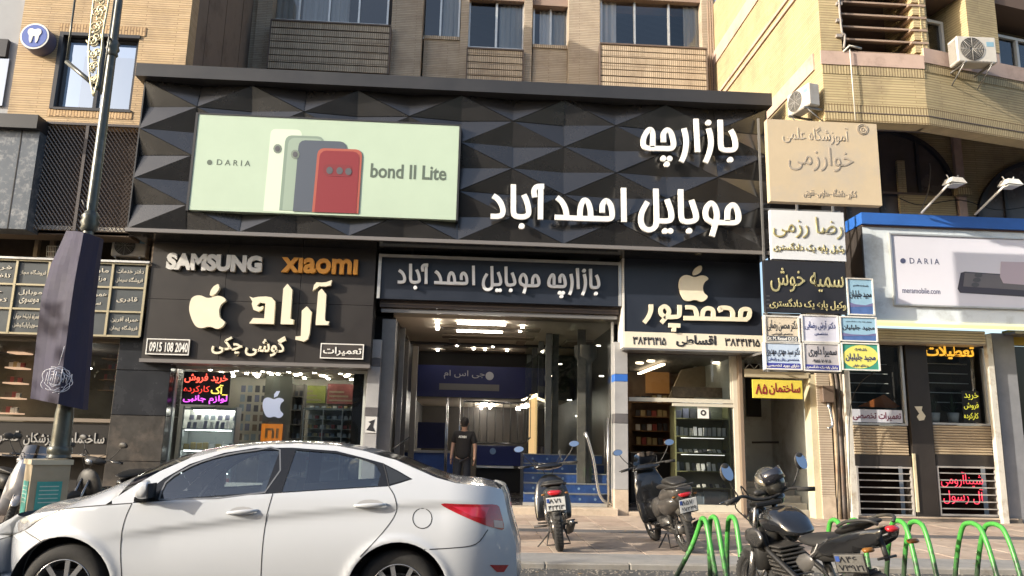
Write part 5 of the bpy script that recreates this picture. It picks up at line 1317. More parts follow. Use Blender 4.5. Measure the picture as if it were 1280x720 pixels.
# ---------------------------------------------------------------- right shop with barred windows
YZ = 15.95
rs = thing('travel_shop', 'dark clad shop with two bay windows, ribbed aprons and barred cellar windows, at right', 'shop front', (xat(1160, 620, YZ), YZ, .1))
DCL = mat('dark_cladding', (.030, .025, .022), .45, var=.25, vs=2)
sxa, sxb = xat(1064, 560, YZ), xat(1246, 560, YZ)
zsh0, zsh1 = zat(1160, 431, YZ-.3), gzb-.05
SHUT = mat('shutter_cream', (.44, .39, .30), .5, var=.08, dirt=(.3, .24, .17))
shh = obj('shutter_housing', MB().box(xat(1066, 430, 15.6), xat(1232, 430, 15.6), 15.6, 16.1, zsh0+.02, gzb-.06), SHUT, rs)
nS = 5
for i in range(nS):
    za = zsh0+.04+(gzb-.1-zsh0)*i/nS
    obj('slat', MB().bbox(xat(1066, 430, 15.6), xat(1232, 430, 15.6), 15.575, 15.599, za, za+(gzb-.1-zsh0)/nS-.012, .006), SHUT, shh)
def bay(px0, px1, lab):
    xa, xb = xat(px0, 560, YZ), xat(px1, 560, YZ); w_ = .03
    ztop = zsh0; zwin = zat((px0+px1)/2, 529, YZ); zap = zat((px0+px1)/2, 569, YZ); zg1 = zat((px0+px1)/2, 583, YZ); zg0 = zat((px0+px1)/2, 645, YZ)
    return xa, xb, ztop, zwin, zap, zg1, zg0
obj('centre_pier', MB().box(xat(1141, 560, YZ-.05), xat(1168, 560, YZ-.05), YZ-.05, YZ+.4, .1, zsh0+.1), DCL, rs)
obj('right_pier', MB().box(xat(1246, 560, YZ-.04), xat(1250, 560, YZ-.04), YZ-.04, YZ+.4, .1, zsh0+.1), DCL, rs)
WPOST = mat('post_white', (.58, .56, .5), .5, var=.1, dirt=(.35, .28, .2), ds=4)
px_l = MB().tube([(xat(1063, 440, 15.75), 15.75, zat(1061, 465, 15.75)), (xat(1067, 560, 15.75), 15.75, .1)], .05, 8)
obj('post', MB().box(xat(1064, 560, 15.7)-.05, xat(1064, 560, 15.7)+.06, 15.7, 15.8, .1, zsh0-.2), WPOST, rs)
obj('post', MB().box(xat(1246, 560, 15.7)-.0, xat(1246, 560, 15.7)+.12, 15.7, 15.82, .1, gzb-.1), WPOST, rs)
for bi, (p0, p1) in enumerate(((1068, 1141), (1168, 1246))):
    xa, xb, ztop, zwin, zap, zg1, zg0 = bay(p0, p1, '')
    g = obj('window', MB().box(xa-.1, xb+.02, YZ+1.3, YZ+1.35, zwin-.1, ztop+.0), mat('dim_interior', (.035, .035, .028), .8, var=.4, vs=3), rs)
    obj('pane', MB().quad((xa+.02, YZ+.05, zwin), (xb-.12, YZ+.05, zwin), (xb-.12, YZ+.05, ztop), (xa+.02, YZ+.05, ztop)), GLS, g)
    obj('frame', MB().box(xb-.12, xb-.07, YZ-.01, YZ+.1, zwin, ztop).box(xa, xb-.07, YZ-.01, YZ+.1, zwin-.04, zwin-.001), ALU, g)
    for k in range(5): obj('blind_slat', MB().box(xa+.02, xb-.15, YZ+.5, YZ+.53, zat((p0+p1)/2, 456+12*k, YZ+.5), zat((p0+p1)/2, 456+12*k, YZ+.5)+.016), SHW, g)
    obj('bay_ceiling', MB().box(xa-.1, xb+.02, YZ+.1, YZ+1.4, ztop, ztop+.03), DARK, g); obj('bay_side', MB().box(xa-.12, xa-.1, YZ+.1, YZ+1.4, zwin, ztop), DARK, g); obj('bay_side', MB().box(xb+.0, xb+.02, YZ+.1, YZ+1.4, zwin, ztop), DARK, g)
    ap = obj('apron', MB().box(xa, xb-.08, YZ+.06, YZ+.3, zap, zwin-.05), mat('apron_brown', (.2, .15, .1), .7), rs)
    nA = 11; h = (zwin-.05-zap)/nA
    for k in range(nA): obj('rib', MB().bbox(xa, xb-.08, YZ+.0, YZ+.059, zap+k*h+.004, zap+(k+1)*h-.006, .012), mat('apron_rib', (.42, .33, .22), .6, var=.1, vs=4), ap)
    obj('rail', MB().box(xa, xb-.06, YZ-.02, YZ+.3, zg1+.01, zap-.002), DCL, rs)
    gw = obj('barred_window', MB().box(xa, xb-.06, YZ+.5, YZ+.55, zg0, zg1), mat('cellar_dark', (.012, .008, .006), .95, spec=.1), rs)
    t_ = .035
    obj('frame', MB().box(xa, xa+t_, YZ-.03, YZ+.03, zg0, zg1).box(xb-.06-t_, xb-.06, YZ-.03, YZ+.03, zg0, zg1).box(xa+t_, xb-.06-t_, YZ-.03, YZ+.03, zg1-t_, zg1).box(xa+t_, xb-.06-t_, YZ-.03, YZ+.03, zg0, zg0+t_), mat('grille_grey', (.40, .38, .36), .5, .2), gw)
    for k in range(1, 7): obj('bar', MB().box(xa+t_, xb-.06-t_, YZ-.015, YZ+.0, zg0+(zg1-zg0)*k/7-.011, zg0+(zg1-zg0)*k/7+.011), MC['grille_grey'], gw)
    if bi == 1: zG1, zG0, xG = zg1, zg0, xa
obj('plinth', MB().bbox(sxa-.1, sxb+.3, YZ-.15, YZ+.4, .1, zG0-.02, .01), mat('plinth_grey', (.16, .14, .12), .7, var=.2, vs=4), rs)
obj('sill_line', MB().box(sxa-.05, sxb+.2, YZ-.16, YZ-.151, zG0-.05, zG0-.02), STONE, rs)
obj('thin_post', MB().box(xat(1144, 600, YZ-.1), xat(1147, 600, YZ-.1), YZ-.09, YZ-.051, .3, zat(1144, 567, YZ-.1)), JM, rs)
# stickers and neon on the right shop
flat('torn_paper', [(1143, 508), (1153, 508), (1152, 513), (1157, 520), (1155, 525), (1149, 526), (1146, 521), (1149, 517)], YZ-.052, mat('paper_cream', (.6, .55, .42), .8), rs)
pb = board('repair_notice', 'white notice with dark red lettering at the foot of the left bay window', 1064, 512, 1128, 528, YZ+.02, mat('notice_white', (.56, .57, .62), .5), .02)
text('lettering', 'تعمیرات تخصصی', (1066, 515, 1126, 526), YZ+.02, mat('ink_maroon', (.14, .02, .04), .5), pb, .015, .006)
nz2 = thing('neon_sign', 'yellow neon lettering at the top of the right bay window', 'sign', (xat(1187, 440, YZ+.03), YZ+.03, zat(1187, 447, YZ)))
text('neon_lettering', 'تعطیلات', (1156, 431, 1217, 449), YZ+.03, mat('neon_amber', (.8, .45, .05), .4, emit=(1, .52, .05), est=.45), nz2, .02, .02)
nz3 = thing('neon_sign', 'small black panel with three yellow neon words in the lower right of the bay window', 'sign', (xat(1214, 510, YZ+.03), YZ+.03, zat(1214, 529, YZ)))
xa, xb, za, zb = rect(1203, 489, 1225, 528, YZ+.04); obj('panel', MB().box(xa, xb, YZ+.035, YZ+.045, za, zb), mat('neon_black', (.008, .008, .01)), nz3)
NYG = mat('neon_lime', (.6, .6, .05), .4, emit=(.85, .8, .08), est=.4)
for s_, y_ in (('خرید', 491), ('فروش', 503), ('کارکرده', 516)): text('neon_lettering', s_, (1205, y_, 1223, y_+9), YZ+.034, NYG, nz3, -.01, .006)
nz4 = thing('neon_sign', 'red neon lettering behind the bars of the right cellar window', 'sign', (xat(1200, 610, YZ+.1), YZ+.1, zat(1200, 632, YZ)))
NRD = mat('neon_crimson', (.8, .05, .08), .4, emit=(1, .05, .10), est=.8)
text('neon_lettering', 'شیناآرومی', (1176, 590, 1228, 609), YZ+.1, NRD, nz4, -.018, .012); text('neon_lettering', 'آل رسول', (1179, 611, 1229, 630), YZ+.1, NRD, nz4, -.018, .015)
a_ = obj('orange_mark', MB().prism([at(1072, 508, YZ+.3), at(1090, 500, YZ+.3), at(1105, 493, YZ+.3), at(1125, 508, YZ+.3), at(1118, 510, YZ+.3)], YZ+.3, YZ+.31), mat('orange_print', (.4, .12, .03), .6), rs)
for i, x in enumerate((1168, 1192)):
    r0 = .12; X_ = xat(x, 525, YZ+.22); z_ = zat(x, 528, YZ+.22)
    fp = thing('flower_pot', 'white pot in the right bay window, %s one' % ('left' if i == 0 else 'right plant-bearing'), 'plant pot', (X_, YZ+.22, z_))
    obj('pot', MB().lathe([(0, 0), (r0*.75, 0), (r0, .2), (r0*.92, .2), (r0*.9, .17), (0, .17)], (X_, YZ+.22, z_), 'z', 16), mat('pot_white', (.85, .86, .84), .5), fp)
    lf = MB(); rr_ = random.Random(3+i)
    for k in range(26):
        a = rr_.uniform(0, 6.28); e = rr_.uniform(.3, 1.4); L_ = rr_.uniform(.15, .5)
        b = Vector((X_, YZ+.22, z_+.17)); t2 = b+Vector((math.cos(a)*math.cos(e)*.5, math.sin(a)*math.cos(e)*.3, math.sin(e)))*L_; sd2 = Vector((-math.sin(a), math.cos(a), 0))*.02
        mdl = (b+t2)/2+Vector((0, 0, .04)); lf.add([b, mdl-sd2, t2, mdl+sd2], [(0, 1, 2, 3)])
    obj('leaves', lf, mat('dark_leaf', (.03, .06, .025), .6), fp, kind='stuff')
# far right neighbour
fr_ = thing('neighbour_shop', 'grey edged neighbouring shop cut by the right frame edge, yellow band over dark glass', 'shop front', (12.2, 15.8, .1))
gx = xat(1252, 560, 15.85)
obj('grey_pier', MB().box(gx+.03, gx+.50, 15.85, 16.4, .1, gzb-.05), mat('pier_grey', (.22, .225, .24), .5, var=.15, vs=3), fr_)
obj('door', MB().box(gx+.502, gx+3, 16.1, 16.2, .1, 1.9), mat('grey_door', (.2, .17, .17), .5, var=.1), fr_)
obj('dark_glass', MB().box(gx+.502, gx+3, 16.1, 16.2, 1.902, zat(1270, 433, 16.1)), mat('dark_glass_solid', (.02, .02, .02), .1), fr_)
obj('yellow_band', MB().box(gx+.502, gx+3, 16.0, 16.2, zat(1270, 431, 16.0), zat(1270, 413, 16.0)), mat('yellow_sign', (.5, .36, .05), .5), fr_)
obj('soffit', MB().box(gx+.3, gx+3, 15.5, 16.4, gzb-.1, gzb-.05), GREYM, fr_)
obj('railing', MB().tube([(gx+.62, 15.9, 1.95), (gx+1.4, 15.9, 1.2)], .02, 6).tube([(gx+.8, 15.9, 1.75), (gx+.8, 15.9, .9)], .012, 5).tube([(gx+.95, 15.9, 1.62), (gx+.95, 15.9, .9)], .012, 5), mat('rail_red', (.12, .03, .03), .5), fr_, kind='stuff')

# ---------------------------------------------------------------- left shop with directory board
YE = 15.7
lw = thing('corner_shop', 'dim glazed shop front at the left with lit shelving, behind the banner and lamp post', 'shop front', (-8, 16.2, .1))
lx0, lx1 = -14.0, xp0
TB = mat('tan_metal', (.30, .24, .18), .5, var=.1)
zA1 = zat(80, 286, YE); 
obj('bright_ledge', MB().box(lx0, xat(163, 290, YE), YE-.12, YE+.5, zat(80, 289, YE), zat(80, 284, YE)), mat('ledge_cream', (.62, .58, .5), .5), lw)
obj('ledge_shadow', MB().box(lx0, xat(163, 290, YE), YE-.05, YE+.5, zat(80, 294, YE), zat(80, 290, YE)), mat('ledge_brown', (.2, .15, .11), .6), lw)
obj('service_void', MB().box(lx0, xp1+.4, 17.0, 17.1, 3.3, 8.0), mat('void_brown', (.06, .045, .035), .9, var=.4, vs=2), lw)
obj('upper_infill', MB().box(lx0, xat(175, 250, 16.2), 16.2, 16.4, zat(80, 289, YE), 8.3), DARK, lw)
obj('deck', MB().box(lx0, xat(185, 325, YE), YE, 17, zat(80, 327, YE)-.05, zat(80, 327, YE)), mat('deck_tan', (.3, .25, .19), .6), lw)
for x in (43, 62): obj('strut', MB().box(xat(x, 305, 16.4), xat(x+5, 305, 16.4), 16.4, 16.5, zat(x, 325, 16.4), zat(x, 288, 16.4)), TB, lw)
acx = ac('air_conditioner', 'cream air conditioner in the dark void above the slate directory board', (xat(160, 320, 16.2), 16.3, zat(155, 321, 16.2)), .1, .85)
bk_ = thing('wire_basket', 'small white wire basket in the dark void at the left, just above the directory board', 'basket', (xat(66, 315, 16.2), 16.2, zat(66, 322, 16.2)))
m_ = MB()
for k in range(7):
    x = xat(61, 315, 16.2)+.035*k; m_.tube([(x, 16.15, zat(66, 322, 16.2)), (x-.01, 16.12, zat(66, 309, 16.2))], .006, 4)
for z in (322, 316, 309): m_.box(xat(61, 315, 16.2), xat(61, 315, 16.2)+.23, 16.12, 16.13, zat(66, z, 16.2), zat(66, z, 16.2)+.012)
obj('wires', m_, WHITE, bk_, kind='stuff')
# directory board
db = thing('directory_board', 'slate directory board in a gold frame listing shops, behind the blue street banner', 'sign', (-8, YE, 3.2))
bx0 = xat(-60, 370, YE); bx1 = (xat(183, 335, YE)+xat(178, 412, YE))/2
bz1 = (zat(5, 325, YE)+zat(182, 331, YE))/2; bz0 = (zat(5, 416, YE)+zat(170, 421, YE))/2
GF = mat('gold_frame', (.42, .37, .25), .4, .4, var=.1)
xs_ = [bx0+.05]+[xat(x, 370, YE) for x in (17, 58, 98, 138)]+[bx1]
h3 = (bz1-bz0)/3
SLT = mat('slate_cell', (.065, .075, .08), .4, var=.15, vs=2)
NM = {(1, 2): ['فروشگاه مجاز'], (1, 1): ['موبایل', 'موسوی'], (1, 0): ['همراه ارتباط جهان', 'سوپراپلیکیشن'], (0, 2): ['فروشگاه', 'تلفن همراه'], (0, 1): ['همراه', 'تعمیرات'], (0, 0): ['گوشی', 'سیم'], (3, 2): ['مارو و', 'مرتضی'], (3, 1): ['همراه تو', 'سهیل'], (4, 2): ['دفتر خدمات', 'فروشگاه سیمان'], (4, 1): ['قادری'], (4, 0): ['همراه آفرین', 'فروشگاه پیمان']}
WTX = mat('letter_cream', (.6, .56, .47), .5)
for i in range(5):
    for j in range(3):
        c = obj('cell', MB().box(xs_[i]+.005, xs_[i+1]-.005, YE, YE+.05, bz0+j*h3+.004, bz0+(j+1)*h3-.004), SLT, db)
        L_ = NM.get((i, j))
        if L_:
            w = xs_[i+1]-xs_[i]; n = len(L_)
            for k, s_ in enumerate(L_):
                zc_ = bz0+(j+.5)*h3+((n-1)/2-k)*.17; ww = min(.8, .12*len(s_))*w*.5
                text('lettering', s_, None, YE, WTX, c, .01, .01, world=((xs_[i]+xs_[i+1])/2-ww, (xs_[i]+xs_[i+1])/2+ww, zc_-.055, zc_+.06))
for x in xs_[1:]: obj('frame_bar', MB().box(x-.022, x+.022, YE-.04, YE-.001, bz0, bz1), GF, db)
for j in range(4): obj('frame_bar', MB().box(bx0, bx1, YE-.035, YE-.002, bz0+j*h3-.018, bz0+j*h3+.018), GF, db)
obj('top_ledge', MB().box(bx0, bx1+.05, YE-.08, YE+.05, bz1+.02, bz1+.06), ALU, db)
# glazing and interior below
zl0 = zat(60, 524, 16.0)
obj('transom', MB().box(lx0, lx1, 15.95, 16.1, bz0-.12, bz0-.02), mat('transom_brown', (.1, .08, .06), .5), lw)
obj('pane', MB().quad((lx0, 16.05, zl0), (lx1, 16.05, zl0), (lx1, 16.05, bz0-.12), (lx0, 16.05, bz0-.12)), GLS, lw)
obj('sill', MB().box(lx0, lx1, 15.93, 16.15, zl0-.04, zl0+.03), mat('sill_brown', (.2, .16, .12), .6), lw)
obj('back_wall', MB().box(lx0, lx1, 18.8, 18.9, 0, 4), mat('back_olive', (.16, .14, .10), .8, var=.2), lw)
obj('side_wall', MB().box(lx1-.06, lx1-.002, 16.2, 18.8, 0, 4), DKBR, lw)
obj('sloped_ceiling', MB().box(lx0, lx1, 16.1, 18.8, 3.28, 3.33), mat('shop_ceiling_dark', (.12, .1, .085)), lw)
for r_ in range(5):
    z = zat(20, 515-19*r_, 18.3); obj('lit_shelf', MB().box(xat(6, 480, 18.3), xat(27, 480, 18.3), 18.2, 18.6, z-.05, z-.02), mat('shelf_lit', (.6, .45, .35), .5, emit=(1, .62, .4), est=.5), lw)  # shelves emit by themselves, the shop light on them is in the material
    goods(xat(7, 480, 18.3), xat(26, 480, 18.3), 18.35, z-.02, 4, .1, .14, .06, 'phone_carton', ('phone box', 'of the far left shelves', 'cartons on the lit shelves of the left corner shop'), [PCOL[4], PCOL[5], PCOL[0], mat('pack_brown', (.14, .1, .07))])
for r_ in range(4):
    z = zat(140, 488-13*r_, 18.4); obj('dark_shelf', MB().box(xat(128, 480, 18.4), xat(152, 480, 18.4), 18.2, 18.7, z-.02, z), mat('timber_shelf', (.3, .17, .08)), lw)
    goods(xat(129, 480, 18.4), xat(150, 480, 18.4), 18.4, z, 5, .07, .14, .04, 'phone_carton', ('phone box', 'beside the dark stone pier', 'cartons on the timber shelves by the dark pier'), [PCOL[5], mat('pack_brown', (.14, .1, .07)), PCOL[2]])
for (x0, y0, x1, y1) in ((106, 428, 114, 429), (141, 432, 162, 434), (105, 460, 112, 461)):
    xa, xb, za, zb = rect(x0, y0, x1, y1, 17.4); obj('ceiling_light', MB().box(xa, xb, 17.3, 17.5, za, za+.03), LAMPW, lw)
# lower sign
ls = thing('shop_sign', 'long black sign with grey Persian lettering low on the wall behind the lamp post', 'sign', (-8, 15.98, 1.5))
xa = lx0; xb = lx1; zt_, zb_2 = zat(60, 528, 15.98), zat(60, 567, 15.98)
obj('board', MB().box(xa, xb-.01, 15.98, 16.1, zb_2, zt_), mat('board_nearblack', (.02, .018, .017), .4), ls)
obj('bottom_edge', MB().box(xa, xb-.01, 15.94, 16.1, zb_2-.05, zb_2-.002), TB, ls)
GL = mat('letter_grey', (.36, .35, .33), .5)
text('lettering', 'ساختمان', (84, 541, 131, 558), 15.98, GL, ls, .015, .02); text('lettering', 'پزشکان', (30, 541, 66, 558), 15.98, GL, ls, .015, .02); text('lettering', 'قصر', (-2, 538, 24, 555), 15.98, GL, ls, .015, .02)
obj('lower_wall', MB().box(lx0, lx1-.01, 16.4, 16.5, 0, zb_2-.06), mat('lower_dark', (.015, .013, .012), .7), lw)
obj('lower_sill', MB().box(lx0, lx1, 16.0, 16.3, .1, .24), GRAN, lw)
# ---------------------------------------------------------------- parked white saloon
YCAR, HWC, GZ = 6.1, .85, .06
YMC = YCAR+HWC
PAINT = mat('pearl_white_paint', (.50, .52, .55), .20, coat=1, var=.02, vs=2)
TRIM = mat('gloss_black_trim', (.012, .012, .013), .25)
RUBT = mat('panel_gap', (.03, .03, .032), .7)
CGL = glass('car_glass', (.70, .76, .77), .10, .01)
INTG = mat('cabin_grey', (.50, .48, .45), .8, var=.1); INTD = mat('cabin_dark', (.03, .03, .032), .8)
def lerp_tab(tab, x):
    if x <= tab[0][0]: return tab[0][1]
    for (a, b), (c, d) in zip(tab, tab[1:]):
        if x <= c: return b+(d-b)*(x-a)/(c-a)
    return tab[-1][1]
_b = [at(*p, 6.15) for p in ((0, 660), (77, 637), (165, 629), (341, 617), (486, 608), (516, 600), (600, 606), (640, 615))]
_cl = [at(*p, 6.1) for p in ((60, 676), (125, 667), (220, 655), (320, 643), (400, 636), (480, 630), (545, 627), (600, 625))]
XF, XB = at(-22, 700, 6.1)[0], at(646, 700, 6.1)[0]
def belt(x): return lerp_tab(_b, x)
def gfun(x, z):
    zb = belt(x); g = 0
    zz = min(z, zb)
    if zz < .68: g += .075*((.68-zz)/.45)**2
    else: g += .045*((zz-.68)/.33)**2
    c = lerp_tab(_cl, x); d = c-z
    fade = max(0, min(1, (x-(-2.7))/.5))*max(0, min(1, (.15-x)/.3))
    if 0 < d: g += .030*fade*(1-math.exp(-(d/.045)**2))*math.exp(-(d/.20)**2)
    zl = .40+.02*(x+1)
    if zl-.12 < z < zl+.08: g += .010*math.exp(-((z-zl)/.03)**2)*max(0, min(1, (x+2.3)/.2))*max(0, min(1, (-.75-x)/.2))
    if z > zb: g += (z-zb)*.50+.25*(z-zb)**2
    f = XF+.85-x
    if f > 0: g += .42*(f/.85)**2.6
    r = x-(XB-.55)
    if r > 0: g += .26*(r/.55)**2.4
    for xw_ in (XWF, XWR):   # flared wheel arch lips
        rr = math.hypot(x-xw_, z-.38)
        if z > .3: g -= .016*math.exp(-((rr-.385)/.035)**2)
    return g
XWF, XWR = at(76, 735, 6.15)[0], at(497, 735, 6.15)[0]
def cpx(p):
    if p[0] == 'w': return (p[1], p[2])
    x, z = at(p[0], p[1], YCAR+.03)
    for _ in range(4): x, z = at(p[0], p[1], YCAR+gfun(x, z))
    return (x, z)
def gn(x, z, e=.006):
    return Vector((-(gfun(x+e, z)-gfun(x-e, z))/(2*e), 1, -(gfun(x, z+e)-gfun(x, z-e))/(2*e))).normalized()*-1
def dens(P, step=.035, close=True):
    out = []
    n = len(P)
    for i in range(n if close else n-1):
        a, b = Vector(P[i]), Vector(P[(i+1) % n]); k = max(1, int((b-a).length/step))
        for j in range(k): out.append(tuple(a.lerp(b, j/k)))
    if not close: out.append(P[-1])
    return out
def inside(p, P):
    c = False; n = len(P)
    for i in range(n):
        a, b = P[i], P[(i+1) % n]
        if (a[1] > p[1]) != (b[1] > p[1]) and p[0] < (b[0]-a[0])*(p[1]-a[1])/(b[1]-a[1])+a[0]: c = not c
    return c
def skin(name, outline, m, parent, holes=(), off=0., grid=.045, both=True, label=None):
    grid = min(grid, .030)
    O = dens(outline); H = [dens(h) for h in holes]
    V = [Vector(p) for p in O]; Ed = [(i, (i+1) % len(O)) for i in range(len(O))]
    for h in H:
        b = len(V); V += [Vector(p) for p in h]; Ed += [(b+i, b+(i+1) % len(h)) for i in range(len(h))]
    bd = [v.copy() for v in V]
    xs = [p[0] for p in O]; zs = [p[1] for p in O]
    x = min(xs)+grid/2
    while x < max(xs):
        z = min(zs)+grid/2
        while z < max(zs):
            if inside((x, z), O) and not any(inside((x, z), h) for h in H):
                if min((v-Vector((x, z))).length for v in bd) > grid*.45: V.append(Vector((x, z)))
            z += grid
        x += grid
    r = delaunay_2d_cdt(V, Ed, [], 1 if not H else 2, 1e-5)
    vs, fs = r[0], r[2]
    if H:
        fs = [f for f in fs if not any(inside((sum(vs[i].x for i in f)/3, sum(vs[i].y for i in f)/3), h) for h in H)]
    res = []
    for side in ((0, 1) if both else (0,)):
        me = bpy.data.meshes.new(name); o_ = origin(parent)
        co = []; no = []
        for v in vs:
            y = YCAR+gfun(v.x, v.y)+off; n = gn(v.x, v.y)
            if side: y = 2*YMC-y; n.y = -n.y
            co.append((v.x-o_.x, y-o_.y, v.y-o_.z)); no.append(n)
        ff = []
        for f in fs:
            a, b, c = (vs[i] for i in f[:3]); s_ = (b.x-a.x)*(c.y-a.y)-(c.x-a.x)*(b.y-a.y)
            f = list(f); f = f if (s_ > 0) != bool(side) else f[::-1]; ff.append(f)
        me.from_pydata(co, [], ff); me.materials.append(m)
        me.polygons.foreach_set('use_smooth', [True]*len(ff)); me.update()
        me.normals_split_custom_set_from_vertices(no)
        o = bpy.data.objects.new(name, me); COL.objects.link(o); o.parent = parent; res.append(o)
        if label: o['label'] = label
    return res[0]
car = thing('parked_car', 'pearl white four door saloon parked in the foreground on the left', 'car', (-1.4, YMC, GZ))
roof_e = [(140, 625), (175, 603), (200, 589), (237, 573), (275, 563), (320, 556.5), (370, 554.5), (420, 557), (457, 564), (480, 571), (495, 575), (520, 586), (545, 597), (570, 604), (607, 607), (627, 611)]
arc = lambda cx_, r_, a0, a1, n=22: [('w', cx_+r_*math.cos(R(a0+(a1-a0)*i/n)), .38+r_*math.sin(R(a0+(a1-a0)*i/n))) for i in range(n+1)]
ZR = .27
al = math.degrees(math.asin((ZR-.38)/.375))
fender = [(165, 629), (135, 631), (100, 634), (77, 637), (50, 649), (31, 663), (4, 673), (-14, 690), (-22, 710), ('w', XF, .38), ('w', XF+.06, ZR)]+arc(XWF, .375, 180-al, al)+[('w', at(152, 720, 6.1)[0], ZR), (152, 720), (151, 680), (156, 650)]
fdoor = [(165, 629), (200, 626.5), (270, 621.5), (341, 617), (331, 660), (326, 720), ('w', at(326, 720, 6.1)[0], ZR), ('w', at(152, 720, 6.1)[0], ZR), (152, 720), (151, 680), (156, 650)]
xqa = XWR-.375*math.cos(R(55)); zqa = .38+.375*math.sin(R(55))
rdoor = [(341, 617), (410, 612.5), (486, 608), (493, 620), (496, 635), (492, 647), (482, 661), (470, 675), ('w', xqa, zqa)]+arc(XWR, .375, 125, 180-al, 10)+[('w', at(326, 720, 6.1)[0], ZR), (326, 720), (331, 660)]
quart = [(486, 608), (500, 604), (516, 599), (497, 588), (479, 579), (480, 571), (495, 575), (520, 586), (545, 597), (570, 604), (607, 607), (627, 611), (630, 618), (634, 640), (640, 662), (645, 680), (646, 720), ('w', XB-.02, .36), ('w', XB-.12, ZR)]+arc(XWR, .375, al, 125, 16)+[(470, 675), (482, 661), (492, 647), (496, 635), (493, 620)]
for nm, P in (('front_fender', fender), ('front_door', fdoor), ('rear_door', rdoor), ('rear_quarter', quart)):
    skin(nm, [cpx(p) for p in P], PAINT, car)
trim_t = [(165, 629), (180, 617), (205, 598), (237, 580), (280, 566), (320, 559.8), (365, 559.5), (420, 563.5), (450, 571), (479, 579)]
skin('roof_rail', [cpx(p) for p in [(140, 630), (140, 625)]+roof_e[1:10]+trim_t[::-1]+[(150, 630)]], PAINT, car)
gl1 = [(199, 624.5), (207, 603), (228, 588), (252, 577), (282, 568.5), (320, 562.5), (350, 562.5), (331, 615.3)]
gl2 = [(370, 562.5), (420, 566.5), (450, 573.5), (470, 581), (476, 592), (472, 607.5), (407, 611.5), (352, 615)]
gl3 = [(482, 582), (497, 590), (512, 598.5), (487, 605.5)]
G = [[cpx(p) for p in g_] for g_ in (gl1, gl2, gl3)]
skin('window_surround', [cpx(p) for p in trim_t+[(497, 588), (516, 599), (500, 604), (486, 608), (410, 612.5), (341, 617), (270, 621.5), (200, 626.5)]], TRIM, car, holes=G[:2], off=.002)
for g_ in G[:2]: skin('side_window', g_, CGL, car, off=.01)
skin('quarter_window', G[2], mat('privacy_glass', (.03, .032, .035), .08), car, off=-.002)
# seams as dark lines in the surface
def seam(P, w=.007, k=4):
    P = cr([cpx(p) for p in P], k); m_ = MB()
    for sgn in (0, 1):
        L_ = []; 
        for i, p in enumerate(P):
            a = Vector(P[max(0, i-1)]); b = Vector(P[min(len(P)-1, i+1)]); d = (b-a).normalized(); q = Vector((-d.y, d.x))*w/2
            for s_ in (-1, 1):
                x, z = p[0]+q.x*s_, p[1]+q.y*s_; y = YCAR+gfun(x, z)-.0015
                L_.append((x, y if not sgn else 2*YMC-y, z))
        m_.add(L_, [(2*i, 2*i+1, 2*i+3, 2*i+2) for i in range(len(P)-1)], True)
    return m_
sm_ = MB()
for P in ([(165, 629), (156, 650), (151, 680), (152, 720), (153, 750)], [(341, 617), (335, 638), (331, 660), (327, 700), (326, 750)], [(486, 608), (493, 620), (496, 635), (492, 647), (482, 661), (470, 675), (450, 696)],
          [(610, 662), (595, 680), (565, 685), (530, 687)], [(77, 637), (100, 634), (135, 631), (165, 629)], [(31, 664), (42, 671), (52, 677)], [(486, 608), (482, 590), (479, 579)],
          [(528+12*math.cos(a*.5236), 648-12.5*math.sin(a*.5236)) for a in range(13)]):
    q = seam(P); b = len(sm_.v); sm_.v += q.v; sm_.f += [[i+b for i in f] for f in q.f]; sm_.sm += q.sm; sm_.mi += q.mi
obj('panel_gap', sm_, RUBT, car, kind='stuff')
cs_ = seam(gl1+[gl1[0]], .012, 2); obj('window_seal', cs_, mat('seal_grey', (.2, .2, .2), .3, .5), car, kind='stuff')
# upper skins lofted across the width
sil = [at(p[0], p[1], YMC) for p in ((-14, 672), (0, 655), (20, 643), (37, 637.5), (62, 630), (87, 623.5), (112, 619), (134, 616), (150, 608), (175, 597), (200, 585), (237, 569), (275, 559), (320, 552.3), (370, 550), (420, 552), (457, 558.5), (480, 565), (520, 579), (550, 591), (580, 600.5), (607, 602.5), (625, 606))]
edg = [cpx(p) for p in [(4, 669), (20, 652), (45, 643), (77, 637), (100, 634), (135, 631)]+roof_e[0:]]
edg = [e for i, e in enumerate(edg) if i == 0 or e[0] > edg[i-1][0]+.001]
def top(name, x0, x1, m, n=16, lift=0., nseg=20, inset=0., pw=2.6):
    rings = []
    for i in range(n+1):
        x = x0+(x1-x0)*i/n; ze = lerp_tab(edg, x); zc_ = max(lerp_tab(sil, x), ze+.004)
        ye = YCAR+gfun(x, ze)+inset; ring = []
        for k in range(nseg+1):
            s_ = -1+2*k/nseg; y = YMC+s_*(YMC-ye)
            ring.append((x, y, ze+(zc_-ze)*(1-abs(s_)**pw)+lift))
        rings.append(ring)
    return obj(name, MB().loft(rings, True, False, False), m, car, smooth=True)
X = lambda px, py=600: cpx((px, py))[0]
